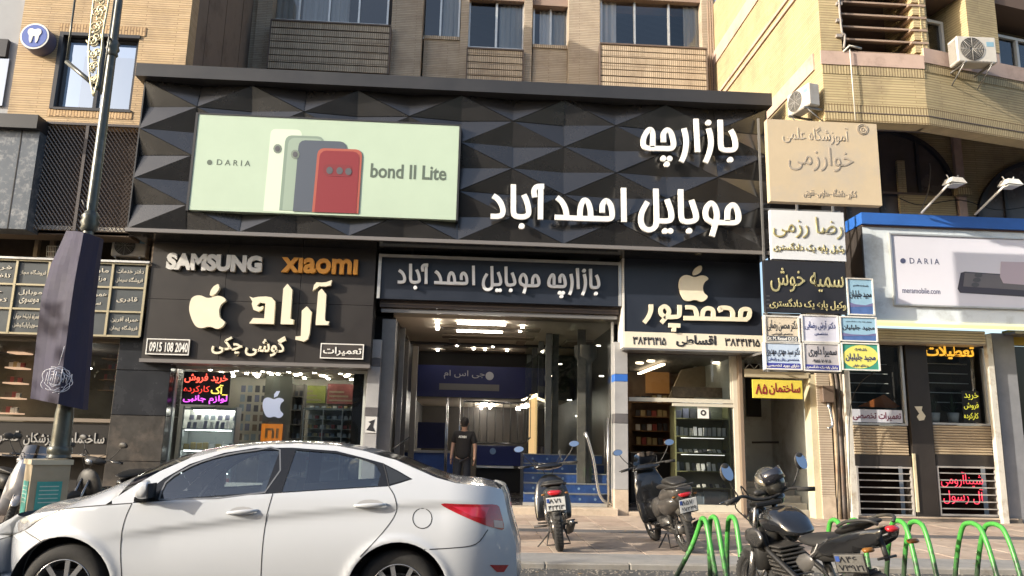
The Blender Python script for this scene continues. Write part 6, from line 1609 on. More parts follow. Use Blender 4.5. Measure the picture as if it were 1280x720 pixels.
# smooth the tables by resampling
def smooth_tab(t, it=2):
    for _ in range(it):
        t = [t[0]]+[(t[i][0], .25*t[i-1][1]+.5*t[i][1]+.25*t[i+1][1]) for i in range(1, len(t)-1)]+[t[-1]]
    return t
def resamp(t, st=.05):
    out = []; x = t[0][0]
    while x < t[-1][0]: out.append((x, lerp_tab(t, x))); x += st
    return out+[t[-1]]
sil = smooth_tab(resamp(sil), 2); edg_raw = edg; 
xh0, xh1 = XF+.10, X(147, 622); xw1 = X(236, 572); xr0 = X(470, 568); xr1 = X(560, 600)
top('bonnet', xh0, xh1, PAINT, 20, nseg=24, pw=2.2)
top('windscreen', xh1+.001, xw1, CGL, 10)
top('roof', xw1+.001, xr0, PAINT, 24)
top('rear_window', xr0+.001, xr1, mat('privacy_glass', (.03, .032, .035)), 10, pw=3.5)
top('boot_lid', xr1+.001, XB-.14, PAINT, 14, pw=4)
# nose and tail
def endcap(name, xs, m, rear=False):
    rings = []
    for z, xe_ in xs:
        ye = YCAR+gfun(xe_, z); ring = []
        for k in range(17):
            s_ = -1+k/8; y = YMC+s_*(YMC-ye); ring.append((xe_+(.07 if rear else -.26)*(1-abs(s_)**2.4), y, z))
        rings.append(ring)
    return obj(name, MB().loft(rings, True, False, False), m, car, smooth=True)
fx_ = [(zat(p[0], p[1], 6.35), 0) for p in ()]
nose = [cpx(p) for p in ((4, 672), (-14, 690), (-22, 710))]+[(XF, .38), (XF+.06, ZR)]
endcap('front_bumper', [(lerp_tab(edg, xh0), xh0)]+[(z, x) for x, z in nose], PAINT)
tail = [cpx(p) for p in ((626, 609), (630, 618), (634, 640), (640, 662), (645, 680), (646, 720))]+[(XB-.02, .36), (XB-.12, ZR)]
endcap('rear_bumper', [(z, x) for x, z in tail], PAINT, True)
skin('tail_light', [cpx(p) for p in cr([(551, 630), (575, 630), (600, 630.5), (621, 631), (626, 640), (630, 661), (619, 660), (608, 657), (590, 650), (570, 641)], 3, True)], mat('lamp_red', (.38, .012, .02), .12, coat=1, var=.35, vs=14), car, off=-.004)
skin('lamp_clear', [cpx(p) for p in [(617, 650), (628, 651), (629.5, 660), (618, 659)]], mat('lamp_clear', (.6, .45, .4), .15), car, off=-.006)
skin('lamp_stripe', [cpx(p) for p in [(566, 633), (612, 634), (606, 648), (590, 645)]], mat('lamp_bright', (.55, .03, .06), .15, coat=1), car, off=-.0055)
skin('reflector', [cpx(p) for p in [(612, 706), (636, 706), (630, 715), (621, 715)]], mat('lamp_red', (.38, .012, .02)), car, off=-.004)
skin('headlight', [cpx(p) for p in [(75, 637.5), (50, 649), (31, 662), (5, 672), (10, 660), (24, 648), (45, 641.5)]], mat('headlamp', (.45, .47, .5), .08, .4, coat=1, var=.5, vs=18), car, off=-.004)
hl_e = seam([(75, 637.5), (50, 649), (31, 662), (5, 672)], .01); obj('headlight_edge', hl_e, RUBT, car, kind='stuff')
# fuel flap ring is a seam; handles
for p, q in (((284, 641), (322, 638)), ((443, 632), (483, 630.5))):
    a = cpx(p); b = cpx(q); hb = MB(); rg = []
    for i in range(9):
        t_ = i/8; x = a[0]+(b[0]-a[0])*t_; z = a[1]+(b[1]-a[1])*t_; rr = .016*math.sin(math.pi*min(max(t_, .08), .92))**.4
        y = YCAR+gfun(x, z)-.030*math.sin(math.pi*t_)**.5-.004
        rg.append([(x, y+math.cos(k*.785)*.010, z+math.sin(k*.785)*rr) for k in range(8)])
    obj('door_handle', hb.loft(rg), PAINT, car)
    ci = [(a[0]+(b[0]-a[0])*(.5+.42*math.cos(k*.524)), a[1]+.012+.034*math.sin(k*.524)) for k in range(12)]
    skin('handle_recess', ci, mat('recess_grey', (.33, .33, .335), .4), car, off=-.001, both=False)
# mirrors
for sgn in (0, 1):
    c = cpx((186, 613)); y0 = YCAR+gfun(*c); pts = []
    for (dx, dz, dy) in ((-.07, -.045, -.02), (-.055, .03, -.04), (.0, .085, -.06), (.055, .085, -.05), (.065, -.055, -.03), (-.03, -.07, -.04), (-.06, -.03, -.17), (-.03, .05, -.19), (.03, .075, -.20), (.055, .05, -.20), (.055, -.045, -.19), (-.01, -.06, -.18), (-.085, .0, -.11), (-.05, .065, -.12)):
        y = y0+dy*.9; pts.append((c[0]+dx, y if not sgn else 2*YMC-y, c[1]+dz))
    mr = obj('wing_mirror', MB().hull(pts, True), PAINT, car); sub(mr, 2)
    y = y0-.11; 
    g_ = MB().box(c[0]+.058, c[0]+.066, (y-.075) if not sgn else 2*YMC-y-.08, (y+.08) if not sgn else 2*YMC-y+.075, c[1]-.045, c[1]+.06)
    obj('mirror_back', g_, TRIM, mr)
    obj('mirror_foot', MB().hull([(c[0]-.05+dx, (y0+dy) if not sgn else 2*YMC-y0-dy, c[1]-.085+dz) for dx, dy, dz in ((-.03, .05, 0), (.1, .05, 0), (-.03, .05, .05), (.1, .05, .05), (-.02, -.08, .01), (.07, -.08, .01), (-.02, -.08, .04), (.07, -.08, .04))]), TRIM, mr)
# aerial
a = at(490, 560.5, YMC); b = at(512, 546, YMC); obj('aerial', MB().tube([(a[0], YMC, a[1]-.01), (b[0], YMC, b[1])], .004, 5), TRIM, car)
# underbody and cabin
obj('underbody', MB().box(XF+.35, XB-.3, YCAR+.12, YMC*2-YCAR-.12, .2, .5), INTD, car)
for xw_ in (XWF, XWR):
    for sgn in (0, 1):
        m_ = MB(); y0_, y1_ = YCAR+.045, YCAR+.32
        pr_ = [(.375, y0_), (.39, y0_+.04), (.39, y1_), (.05, y1_)]
        m_.lathe([(r_, (y_ if not sgn else 2*YMC-y_)) for r_, y_ in pr_], (xw_, 0, .38), 'y', 40)
        obj('wheel_well', m_, INTD, car)
cab = MB()
cab.box(X(150)-.1, X(520), YCAR+.2, 2*YMC-YCAR-.2, .5, .62)
obj('cabin_floor', cab, INTD, car)
obj('dashboard', MB().bbox(X(160), X(205), YCAR+.22, 2*YMC-YCAR-.22, .55, .98, .05), INTD, car)
obj('parcel_shelf', MB().box(X(478), X(545), YCAR+.22, 2*YMC-YCAR-.22, .93, .96), INTD, car)
for i, (px_, yy) in enumerate(((300, YCAR+.48), (300, 2*YMC-YCAR-.48), (440, YCAR+.5), (440, 2*YMC-YCAR-.5))):
    x = X(px_); w = .22 if i < 2 else .3
    s_ = obj('seat', MB().hull([(x-.35, yy-w, .6), (x-.35, yy+w, .6), (x+.1, yy-w, .58), (x+.1, yy+w, .58), (x-.35, yy-w, .72), (x-.35, yy+w, .72), (x+.1, yy-w, .7), (x+.1, yy+w, .7)]).hull([(x+.02, yy-w, .66), (x+.02, yy+w, .66), (x+.16, yy-w, .66), (x+.16, yy+w, .66), (x+.13, yy-w*.8, 1.16), (x+.13, yy+w*.8, 1.16), (x+.25, yy-w*.8, 1.14), (x+.25, yy+w*.8, 1.14)]), INTG, car)
    obj('headrest', MB().hull([(x+.16+dx, yy+dy, 1.2+dz) for dx in (0, .09) for dy in (-.12, .12) for dz in (0, .16)]), INTG, s_)
sx_ = X(238, 600); sc = Vector((sx_, YCAR+.5, .98)); st_ = MB(); ti = R(25)
st_.tube([(sc.x+.19*math.sin(a*.2618)*math.sin(ti), sc.y+.19*math.cos(a*.2618), sc.z+.19*math.sin(a*.2618)*math.cos(ti)) for a in range(24)], .014, 6, True)
st_.box(sc.x-.02, sc.x+.01, sc.y-.17, sc.y+.17, sc.z-.02, sc.z+.02)
obj('steering_wheel', st_, INTD, car)
# wheels
def wheel(xc, sgn, steer=0.):
    yo = YCAR+.055; w = obj('wheel', MB().lathe([(.205, .012), (.225, .0), (.262, .004), (.292, .018), (.312, .045), (.318, .075), (.318, .15), (.305, .19), (.21, .2), (.205, .012)], (0, 0, 0), 'y', 48), RUB, None)
    rimm = MB().lathe([(.203, .006), (.208, .0), (.212, .008), (.205, .03), (.185, .06), (.18, .17)], (0, 0, 0), 'y', 48)
    rim = obj('rim', rimm, mat('alloy', (.62, .62, .63), .22, .85), w)
    obj('brake_disc', MB().lathe([(.0, .10), (.13, .10), (.13, .12)], (0, 0, 0), 'y', 30), mat('disc_steel', (.25, .25, .25), .4, .8), w)
    obj('rim_back', MB().lathe([(.0, .14), (.18, .14)], (0, 0, 0), 'y', 30), INTD, w)
    for k in range(5):
        for d_ in (-.19, .19):
            a = k*2*math.pi/5+.3
            def P(r_, t, y): return (r_*math.cos(a+t), y, r_*math.sin(a+t))
            sp = MB().hull([P(.05, -.3+d_, .02), P(.05, .3+d_*.6, .02), P(.205, d_*1.35-.085, .008), P(.205, d_*1.35+.085, .008), P(.05, -.3, .045), P(.05, .3, .045), P(.205, d_*1.35-.07, .03), P(.205, d_*1.35+.07, .03)])
            obj('spoke', sp, mat('alloy', (.62, .62, .63)), rim)
    obj('hub_cap', MB().lathe([(0, .004), (.028, .006), (.034, .016), (.045, .03)], (0, 0, 0), 'y', 20), mat('alloy', (.62, .62, .63)), rim)
    w.parent = car; w.location = (xc-car.location.x, (yo if not sgn else 2*YMC-yo)-car.location.y, .38-car.location.z)
    w.rotation_euler = (0, random.uniform(0, 1), math.pi if sgn else steer)
    return w
for xw_ in (XWF, XWR):
    for sgn in (0, 1): wheel(xw_, sgn)
# ---------------------------------------------------------------- two-wheelers
BPL = mat('bike_black_gloss', (.013, .013, .014), .16, coat=.6, var=.2, vs=12)
BPM = mat('bike_black_matt', (.03, .029, .028), .55, var=.25, vs=14, dirt=(.09, .08, .065), ds=6)
ENG = mat('engine_grey', (.17, .16, .15), .4, .7, var=.3, vs=18, dirt=(.07, .06, .05), ds=9)
EXH = mat('exhaust_steel', (.3, .29, .28), .25, .9, var=.2, vs=12)
SEATM = mat('seat_vinyl', (.022, .021, .02), .5, bump=.2, bs=120)
MIRR = mat('mirror_glass', (.62, .64, .66), .03, 1)
PLT = mat('plate_white', (.72, .72, .7), .4); REDL = mat('bike_tail_red', (.42, .015, .02), .15, coat=1)
SILVB = mat('fairing_silver', (.4, .4, .42), .3, .5, coat=.5)
def H(name, pts, m, p, lv=2, label=None):
    o = obj(name, MB().hull(pts, True), m, p, label)
    return sub(o, lv)
def sym(pts): return [(x, y, z) for x, y, z in pts]+[(x, -y, z) for x, y, z in pts]
def wheelb(name, x, r, tw, p, spokes=0, hub=ENG, n=32):
    m_ = MB().lathe([(r-.07, -tw*.55), (r-.045, -tw), (r-.015, -tw*.85), (r, -tw*.3), (r, tw*.3), (r-.015, tw*.85), (r-.045, tw), (r-.07, tw*.55), (r-.07, -tw*.55)], (x, 0, r), 'y', n)
    w = obj(name, m_, RUB, p)
    obj('rim', MB().lathe([(r-.10, -tw*.4), (r-.068, -tw*.6), (r-.068, tw*.6), (r-.10, tw*.4), (r-.10, -tw*.4)], (x, 0, r), 'y', n), EXH, w)
    obj('hub', MB().lathe([(0, -.07), (.06, -.06), (.065, 0), (.06, .06), (0, .07)], (x, 0, r), 'y', 16), hub, w)
    if spokes:
        s_ = MB()
        for k in range(spokes):
            a = 2*math.pi*k/spokes; s_.tube([(x+.04*math.cos(a), (-1)**k*.02, r+.04*math.sin(a)), (x+(r-.09)*math.cos(a+.12), 0, r+(r-.09)*math.sin(a+.12))], .012 if spokes < 12 else .004, 5)
        obj('spokes', s_, ENG if spokes < 12 else EXH, w, kind='stuff')
    tr_ = MB()
    for k in range(44):
        a = 2*math.pi*k/44
        for sg in (-1, 1):
            c = Vector((x+(r+.001)*math.cos(a), sg*tw*.35, r+(r+.001)*math.sin(a))); t = Vector((-math.sin(a), 0, math.cos(a)))
            o_ = Vector((math.cos(a), 0, math.sin(a)))*.004
            q = [c-t*.012+Vector((0, -tw*.3, 0)), c+t*.004+Vector((0, -tw*.3, 0)), c+t*.014+Vector((0, tw*.3, 0)), c-t*.002+Vector((0, tw*.3, 0))]
            tr_.add(q+[v+o_ for v in q], [(4, 5, 6, 7), (0, 1, 5, 4), (1, 2, 6, 5), (2, 3, 7, 6), (3, 0, 4, 7)])
    obj('tread', tr_, RUB, w, kind='stuff')
    return w
def mirror(p, base, head, m=BPM, rx=.068, rz=.042):
    obj('mirror', MB().tube(cr([base, ((base[0]*.6+head[0]*.4), (base[1]*.4+head[1]*.6), base[2]*.5+head[2]*.5), head], 4), .006, 6), m, p)
    mr = obj('mirror_head', MB().ball((head[0]+.012, head[1], head[2]), (.016, rx, rz), 14, 8), m, p)
    obj('mirror_glass', MB().lathe([(0, 0), (1, 0)], (0, 0, 0), 'x', 18), MIRR, mr)
    g = mr.children[0]
    for v in g.data.vertices: v.co = Vector((head[0]-.016+.4*v.co.z*rz, head[1]+v.co.y*rx*.9, head[2]+v.co.z*rz*.9))
def numplate(p, c, tilt, l1, l2, w=.215, h=.165):
    t = obj('number_plate', MB().bbox(-.004, 0, -w/2, w/2, -h/2, h/2, .002), PLT, p)
    b = obj('plate_backing', MB().bbox(.001, .012, -w/2-.008, w/2+.008, -h/2-.014, h/2+.006, .002), BPM, t)
    for s_, z0, z1, y0, y1 in ((l1, .012, .068, -.08, .055), (l2, -.068, -.012, -.09, .09)):
        tx = text('digits', s_, None, 0, INK, None, .004, .003, world=(y0, y1, z0, z1))
        for v in tx.data.vertices: v.co = Vector((-.0065+v.co.y*.5, -v.co.x, v.co.z))
        tx.data.flip_normals(); tx.parent = t
    obj('plate_flag', MB().box(-.0062, -.0045, w/2-.035, w/2-.004, .02, .07), mat('flag_blue', (.05, .1, .35), .4), t)
    t.location = c; t.rotation_euler = (0, tilt, 0)
    return t
def scooter(label, group, fairing, bodym, plate, style=0):
    s = thing('motor_scooter', label, 'motorcycle', (0, 0, 0), group)
    R_ = .285
    wheelb('rear_wheel', 0, R_, .05, s, 5 if style else 20); wheelb('front_wheel', 1.24, R_, .042, s, 5 if style else 20)
    H('rear_fender', sym([(-.33, .045, .44), (-.30, .05, .5), (-.1, .06, .62), (.1, .06, .6), (-.36, .04, .36), (-.1, .05, .57), (-.30, .045, .40)]), BPM, s)
    H('tail_body', sym([(-.38, .06, .74), (-.34, .08, .80), (-.1, .13, .80), (.25, .15, .76), (.45, .12, .70), (-.25, .10, .62), (0, .12, .56), (.35, .12, .50), (-.36, .07, .68)]), bodym, s)
    H('seat', sym([(-.26, .08, .80), (-.2, .11, .86), (.1, .13, .87), (.3, .12, .80), (.52, .08, .78), (.5, .07, .74), (-.24, .10, .80), (.2, .14, .80)]), SEATM, s)
    H('tail_light', sym([(-.405, .05, .70), (-.40, .085, .75), (-.36, .07, .77), (-.34, .11, .73), (-.37, .06, .69)]), REDL, s, 1)
    for sg in (-1, 1):
        H('indicator', [(-.37+dx, sg*(.13+dy), .715+dz) for dx in (0, .04) for dy in (-.02, .03) for dz in (-.012, .015)], mat('indicator_amber', (.22, .09, .015), .3), s, 1)
    obj('grab_rail', MB().tube(cr([(-.05, .13, .80), (-.3, .14, .83), (-.42, .08, .84), (-.42, -.08, .84), (-.3, -.14, .83), (-.05, -.13, .80)], 4), .011, 7), BPM, s)
    numplate(s, (-.405, 0, .60), -.25, *plate)
    obj('plate_bracket', MB().hull([(-.39, y, z) for y in (-.05, .05) for z in (.52, .68)]+[(-.30, y, z) for y in (-.05, .05) for z in (.55, .70)]), BPM, s)
    # engine, swingarm, exhaust on the right
    H('engine', sym([(.25, .09, .22), (.55, .10, .20), (.60, .10, .34), (.25, .11, .38), (.7, .07, .32), (.42, .12, .42)]), ENG, s, 1)
    cy = MB()
    for k in range(6): cy.bbox(.58+.028*k, .592+.028*k, -.07, .07, .26, .40, .01)
    obj('cylinder_fins', cy, ENG, s, kind='stuff')
    obj('swing_arm', MB().tube([(0, .075, R_), (.4, .09, .31)], .022, 8).tube([(0, -.075, R_), (.4, -.09, .31)], .022, 8), BPM, s, kind='stuff')
    for sg in (-1, 1): obj('shock_absorber', MB().tube([(.02, sg*.10, R_+.02), (.12, sg*.11, .62)], .012, 8).tube([(.045, sg*.103, .37), (.105, sg*.108, .56)], .028, 10), EXH if style == 0 else BPM, s)
    obj('chain_case', MB().bbox(-.03, .38, .055, .09, .22, .34, .02), BPM, s)
    obj('exhaust', MB().tube(cr([(.62, -.08, .24), (.45, -.13, .16), (.2, -.15, .2), (.05, -.15, .26), (-.30, -.16, .36)], 4), [.016]*9+[.03, .045, .048, .05, .05, .05, .048, .03][:8], 12), BPM, s)
    obj('exhaust_tip', MB().tube([(-.30, -.16, .36), (-.34, -.162, .371)], [.022, .022], 10), EXH, s)
    for sg in (-1, 1):
        obj('foot_peg', MB().tube([(.5, sg*.08, .27), (.5, sg*.27, .27)], .014, 7), BPM, s); obj('foot_peg', MB().tube([(.12, sg*.10, .34), (.1, sg*.22, .35)], .011, 7), BPM, s)
    obj('side_stand', MB().tube([(.42, .08, .2), (.36, .27, .012)], .010, 6).tube([(.33, .26, .012), (.40, .285, .012)], .010, 6), BPM, s)
    obj('centre_stand', MB().tube([(.3, .1, .2), (.18, .14, .06), (.18, -.14, .06), (.3, -.1, .2)], .011, 6), BPM, s)
    # front
    fo = [(1.24, R_), (.98, .95)]
    for sg in (-1, 1): obj('fork_leg', MB().tube([(1.24, sg*.065, R_), (1.06, sg*.065, .75)], .02, 8), EXH, s)
    H('front_fender', sym([(1.02, .05, .56), (1.24, .055, .62), (1.48, .045, .5), (1.5, .04, .46), (1.2, .06, .54), (1.0, .05, .5)]), fairing, s)
    H('leg_shield', sym([(.86, .24, .30), (.95, .24, .55), (.98, .20, .80), (1.0, .10, .92), (.90, .22, .32), (1.0, .23, .55), (1.05, .17, .80), (1.06, .06, .9), (.8, .20, .25), (1.08, .05, .6)]), fairing, s)
    H('centre_tunnel', sym([(.45, .10, .50), (.9, .09, .42), (.95, .10, .62), (.5, .11, .66), (.9, .1, .3), (.6, .1, .36)]), bodym, s)
    H('handlebar_cover', sym([(.92, .13, .98), (1.05, .10, .95), (1.06, .08, 1.06), (.92, .12, 1.06), (.88, .08, 1.0), (1.1, .05, 1.0), (.95, .22, 1.02), (.98, .22, 1.0)]), fairing, s)
    H('headlight', sym([(1.08, .07, .93), (1.12, .05, 1.0), (1.10, .06, 1.04), (1.06, .09, 1.0)]), mat('headlamp', (.45, .47, .5)), s, 1)
    obj('handlebar', MB().tube(cr([(.86, .36, 1.03), (.93, .2, 1.04), (.96, 0, 1.02), (.93, -.2, 1.04), (.86, -.36, 1.03)], 4), .012, 8), BPM, s)
    for sg in (-1, 1):
        obj('grip', MB().tube([(.90, sg*.25, 1.035), (.855, sg*.375, 1.03)], .018, 9), RUB, s)
        obj('brake_lever', MB().tube(cr([(.94, sg*.23, 1.04), (.95, sg*.30, 1.035), (.91, sg*.39, 1.03)], 3), .006, 6), EXH, s)
        mirror(s, (.93, sg*.20, 1.05), (.90, sg*.36, 1.28), BPM)
    obj('cables', MB().tube(cr([(.94, .15, 1.05), (1.0, .2, 1.12), (1.08, .12, 1.05), (1.1, .05, .9)], 4), .005, 5).tube(cr([(.94, -.15, 1.05), (1.02, -.18, 1.14), (1.1, -.1, 1.02), (1.08, -.03, .88)], 4), .005, 5), RUB, s, kind='stuff')
    if style:
        H('floor_board', sym([(.5, .17, .28), (.9, .2, .26), (.9, .2, .32), (.5, .17, .34)]), fairing, s, 1)
        H('side_cover', sym([(-.2, .17, .55), (.3, .2, .45), (.45, .19, .62), (-.25, .15, .70), (0, .18, .72), (.1, .19, .4)]), bodym, s)
        H('front_fairing', sym([(.88, .24, .50), (1.0, .23, .45), (1.16, .13, .55), (1.20, .10, .80), (1.14, .13, 1.0), (1.0, .20, 1.02), (.93, .24, .85), (.90, .25, .65), (1.12, .06, 1.08)]), fairing, s)
        H('tail_cowl', sym([(-.40, .09, .78), (-.36, .12, .86), (-.1, .16, .84), (.3, .18, .78), (.35, .18, .60), (-.1, .16, .62), (-.38, .10, .70)]), bodym, s)
        H('rear_hugger', sym([(-.34, .06, .42), (-.2, .08, .56), (.05, .09, .62), (.2, .09, .5), (-.3, .06, .50)]), BPM, s)
        H('seat_back', sym([(-.30, .10, .86), (-.1, .14, .93), (.15, .15, .92), (.3, .12, .84), (-.25, .1, .82)]), SEATM, s)
        ws = MB(); n = 8
        for i in range(n+1):
            a = -1+2*i/n; ws.v += [(1.10-.06*a*a, .17*a, .98), (1.0-.06*a*a, .14*a, 1.22-.03*a*a)]
        ws.f = [[2*i, 2*i+2, 2*i+3, 2*i+1] for i in range(n)]; ws.sm = [True]*n; ws.mi = [0]*n
        obj('fly_screen', ws, glass('smoke_glass', (.35, .33, .3), .1), s)
    return s
def place(o, x, y, z, head, lean=0.):
    o.matrix_world = Matrix.Translation((x, y, z)) @ Matrix.Rotation(R(head), 4, 'Z') @ Matrix.Rotation(R(-lean), 4, 'X')
PG = 'scooters parked on the pavement'
s1 = scooter('slim black scooter parked tail to the street before the blue steps', PG, BPL, BPM, ('۸۷۱', '۴۲۴۱۳'))
place(s1, 1.30, 10.62, .12, 86, 7); s1.scale = (1.0, 1.12, 1.05)
s2 = scooter('bulky black scooter leaning before the phone cabinet, nearest the green hoops', PG, BPL, mat('scooter_body_grey', (.06, .055, .05), .3, coat=.4, var=.3, vs=8), ('۸۵۷', '۶۷۲۴۹'), 1)
place(s2, 3.02, 10.72, .12, 96, 12); s2.scale = (1.0, 1.12, 1.08)
s3 = scooter('silver grey scooter facing the road beside the base of the lamp post', PG, SILVB, BPM, ('۸۴۲', '۱۳۵۷۲'), 1)
s3.location = (0, 0, 0); place(s3, -6.05, 11.6, .12, -70, 8)
s4 = scooter('dark scooter at the far left edge behind the front of the white car', PG, BPM, BPM, ('۸۳۹', '۴۶۱۸۵'), 0)
place(s4, -7.0, 12.4, .12, -35, 8)
s5 = scooter('dark scooter half hidden between the lamp post and the stone pier', PG, BPM, BPL, ('۸۱۲', '۹۶۳۷۴'), 0)
place(s5, -5.0, 12.6, .12, -110, 8)
for o in (s3, s4, s5):
    for c in list(o.children):
        if c.name.startswith('number_plate'):
            for d in list(c.children): bpy.data.objects.remove(d)
            bpy.data.objects.remove(c)

# ---- naked motorcycle in the right foreground
nk = thing('motorcycle', 'black naked motorcycle in the right foreground, helmet hung on its mirror', 'motorcycle', (0, 0, 0))
R_ = .30
wheelb('rear_wheel', 0.02, R_+.02, .08, nk, 6, n=40); wheelb('front_wheel', 1.34, R_, .05, nk, 6, n=40)
FR = mat('frame_black', (.025, .024, .023), .35, .3, var=.2)
TANK = mat('tank_black', (.015, .015, .016), .13, coat=1, var=.3, vs=5)
GUN = mat('gunmetal', (.13, .125, .12), .28, .75, var=.25, vs=7)
H('fuel_tank', sym([(.60, .09, .80), (.62, .12, .86), (.80, .15, .98), (.98, .14, 1.0), (1.08, .08, .96), (1.06, .12, .84), (.95, .16, .84), (.75, .15, .80), (.85, .05, 1.02)]), TANK, nk)
H('tank_shroud', [(x, y, z) for x, y, z in [(.85, .15, .86), (1.10, .17, .90), (1.24, .15, .80), (1.10, .19, .66), (1.0, .17, .62), (.9, .17, .74), (1.18, .19, .74)]], GUN, nk, 1)
H('tank_shroud', [(x, -y, z) for x, y, z in [(.85, .15, .86), (1.10, .17, .90), (1.24, .15, .80), (1.10, .19, .66), (1.0, .17, .62), (.9, .17, .74), (1.18, .19, .74)]], GUN, nk, 1)
H('rider_seat', sym([(.22, .10, .84), (.30, .13, .80), (.55, .12, .79), (.66, .08, .82), (.62, .07, .76), (.25, .11, .76), (.4, .13, .76), (.2, .08, .88)]), SEATM, nk)
H('pillion_seat', sym([(-.20, .055, 1.0), (-.15, .07, 1.02), (.05, .10, .97), (.22, .10, .90), (.2, .08, .84), (-.15, .06, .96)]), SEATM, nk)
for sg in (-1, 1):
    H('tail_fairing', [(x, sg*y, z) for x, y, z in [(-.32, .04, .98), (-.30, .08, 1.0), (0, .15, .93), (.30, .15, .82), (.40, .15, .68), (.1, .14, .68), (-.16, .11, .78), (-.30, .07, .90), (.0, .09, .90), (.28, .1, .8)]], TANK, nk)
    obj('grab_handle', MB().tube(cr([(.08, sg*.11, .95), (-.05, sg*.13, 1.0), (-.22, sg*.1, 1.02), (-.26, sg*.06, .99)], 4), .012, 7), BPM, nk)
    H('side_panel', [(x, sg*y, z) for x, y, z in [(.22, .14, .76), (.66, .14, .78), (.62, .16, .50), (.30, .15, .52), (.45, .18, .66)]], mat('panel_satin', (.2, .19, .18), .3, .6), nk, 1)
    obj('fork_leg', MB().tube([(1.34, sg*.085, R_), (1.22, sg*.085, .62)], .028, 10).tube([(1.22, sg*.085, .62), (1.09, sg*.085, 1.0)], .022, 10), EXH, nk)
    obj('frame_spar', MB().tube([(1.1, sg*.06, .82), (.95, sg*.12, .66), (.55, sg*.13, .46), (.42, sg*.1, .34)], .024, 8), FR, nk)
    obj('subframe_tube', MB().tube([(.55, sg*.1, .62), (.1, sg*.1, .80), (-.2, sg*.06, .9)], .014, 8), FR, nk)
    obj('foot_peg', MB().tube([(.42, sg*.1, .36), (.40, sg*.27, .37)], .014, 8), EXH, nk); obj('pillion_peg', MB().tube([(.3, sg*.12, .62), (.12, sg*.16, .46), (.1, sg*.28, .47)], .012, 8), EXH, nk)
    H('indicator', [(-.27+dx, sg*(.17+dy), .84+dz) for dx in (-.03, .03) for dy in (-.04, .05) for dz in (-.018, .02)], mat('indicator_amber', (.5, .2, .02)), nk, 1)
    mirror(nk, (1.06, sg*.24, 1.10), (1.02, sg*.34, 1.33), BPM, .05, .075)
    obj('grip', MB().tube([(1.03, sg*.27, 1.10), (.98, sg*.40, 1.085)], .02, 9), RUB, nk)
    obj('lever', MB().tube(cr([(1.08, sg*.22, 1.10), (1.10, sg*.30, 1.09), (1.05, sg*.42, 1.08)], 3), .007, 6), EXH, nk)
obj('handlebar', MB().tube(cr([(.98, .40, 1.085), (1.05, .22, 1.11), (1.08, .08, 1.06), (1.08, -.08, 1.06), (1.05, -.22, 1.11), (.98, -.40, 1.085)], 4), .013, 8), BPM, nk)
obj('top_clamp', MB().bbox(1.03, 1.13, -.12, .12, 1.0, 1.04, .01), FR, nk)
H('headlight', sym([(1.16, .07, 1.0), (1.16, .10, .90), (1.25, .08, .80), (1.30, .07, .86), (1.26, .06, .98), (1.18, .08, .8)]), BPL, nk)
H('instrument', sym([(1.1, .06, 1.08), (1.17, .07, 1.06), (1.18, .06, 1.12), (1.12, .06, 1.14)]), BPM, nk, 1)
H('front_fender', sym([(1.05, .05, .52), (1.18, .07, .63), (1.36, .075, .66), (1.56, .05, .56), (1.60, .03, .50), (1.34, .07, .60), (1.1, .06, .5)]), GUN, nk)
H('crankcase', sym([(.48, .13, .24), (.85, .13, .22), (.92, .12, .40), (.80, .14, .50), (.50, .14, .46), (.44, .12, .36)]), ENG, nk, 1)
ce = MB()
for k in range(8): ce.bbox(.74+.012*k, .96+.012*k, -.11, .11, .48+.03*k, .494+.03*k, .004)
obj('cylinder_fins', ce, ENG, nk, kind='stuff')
obj('engine_cover', MB().lathe([(0, .175), (.07, .172), (.085, .15), (.09, .13)], (.62, 0, .36), 'y', 20), GUN, nk)
obj('swing_arm', MB().bbox(-.02, .46, .09, .125, R_-.03, R_+.04, .01).bbox(-.02, .46, -.125, -.09, R_-.03, R_+.04, .01), FR, nk, kind='stuff')
obj('chain_guard', MB().bbox(.0, .44, .07, .088, R_+.02, R_+.10, .008), BPM, nk)
obj('shock_absorber', MB().tube([(.34, 0, .40), (.44, 0, .68)], .03, 10), mat('spring_dark', (.06, .06, .06), .4), nk)
obj('exhaust', MB().tube(cr([(.92, -.05, .56), (1.04, -.06, .42), (.95, -.08, .22), (.6, -.12, .17), (.3, -.15, .24), (.1, -.17, .36), (-.25, -.17, .5)], 4), [.02]*14+[.03, .04, .055, .06, .06, .06, .06, .06, .055, .05, .045][:11], 12), EXH, nk)
H('rear_hugger', sym([(-.30, .05, .56), (-.10, .07, .64), (.15, .07, .62), (-.32, .04, .50), (-.1, .06, .60), (.1, .06, .56)]), BPM, nk)
obj('plate_arm', MB().tube([(-.18, .0, .90), (-.24, .02, .74)], .018, 7).tube([(-.24, -.05, .76), (-.24, .09, .76)], .01, 6), BPM, nk, kind='stuff')
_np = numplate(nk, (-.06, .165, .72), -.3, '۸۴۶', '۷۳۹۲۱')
H('tail_light', sym([(-.345, .03, .955), (-.33, .05, .98), (-.28, .04, .985), (-.28, .06, .94), (-.33, .04, .93)]), REDL, nk, 1)
obj('side_stand', MB().tube([(.46, .10, .26), (.40, .30, .012)], .011, 6).tube([(.36, .295, .012), (.45, .31, .012)], .012, 6), BPM, nk, kind='stuff')
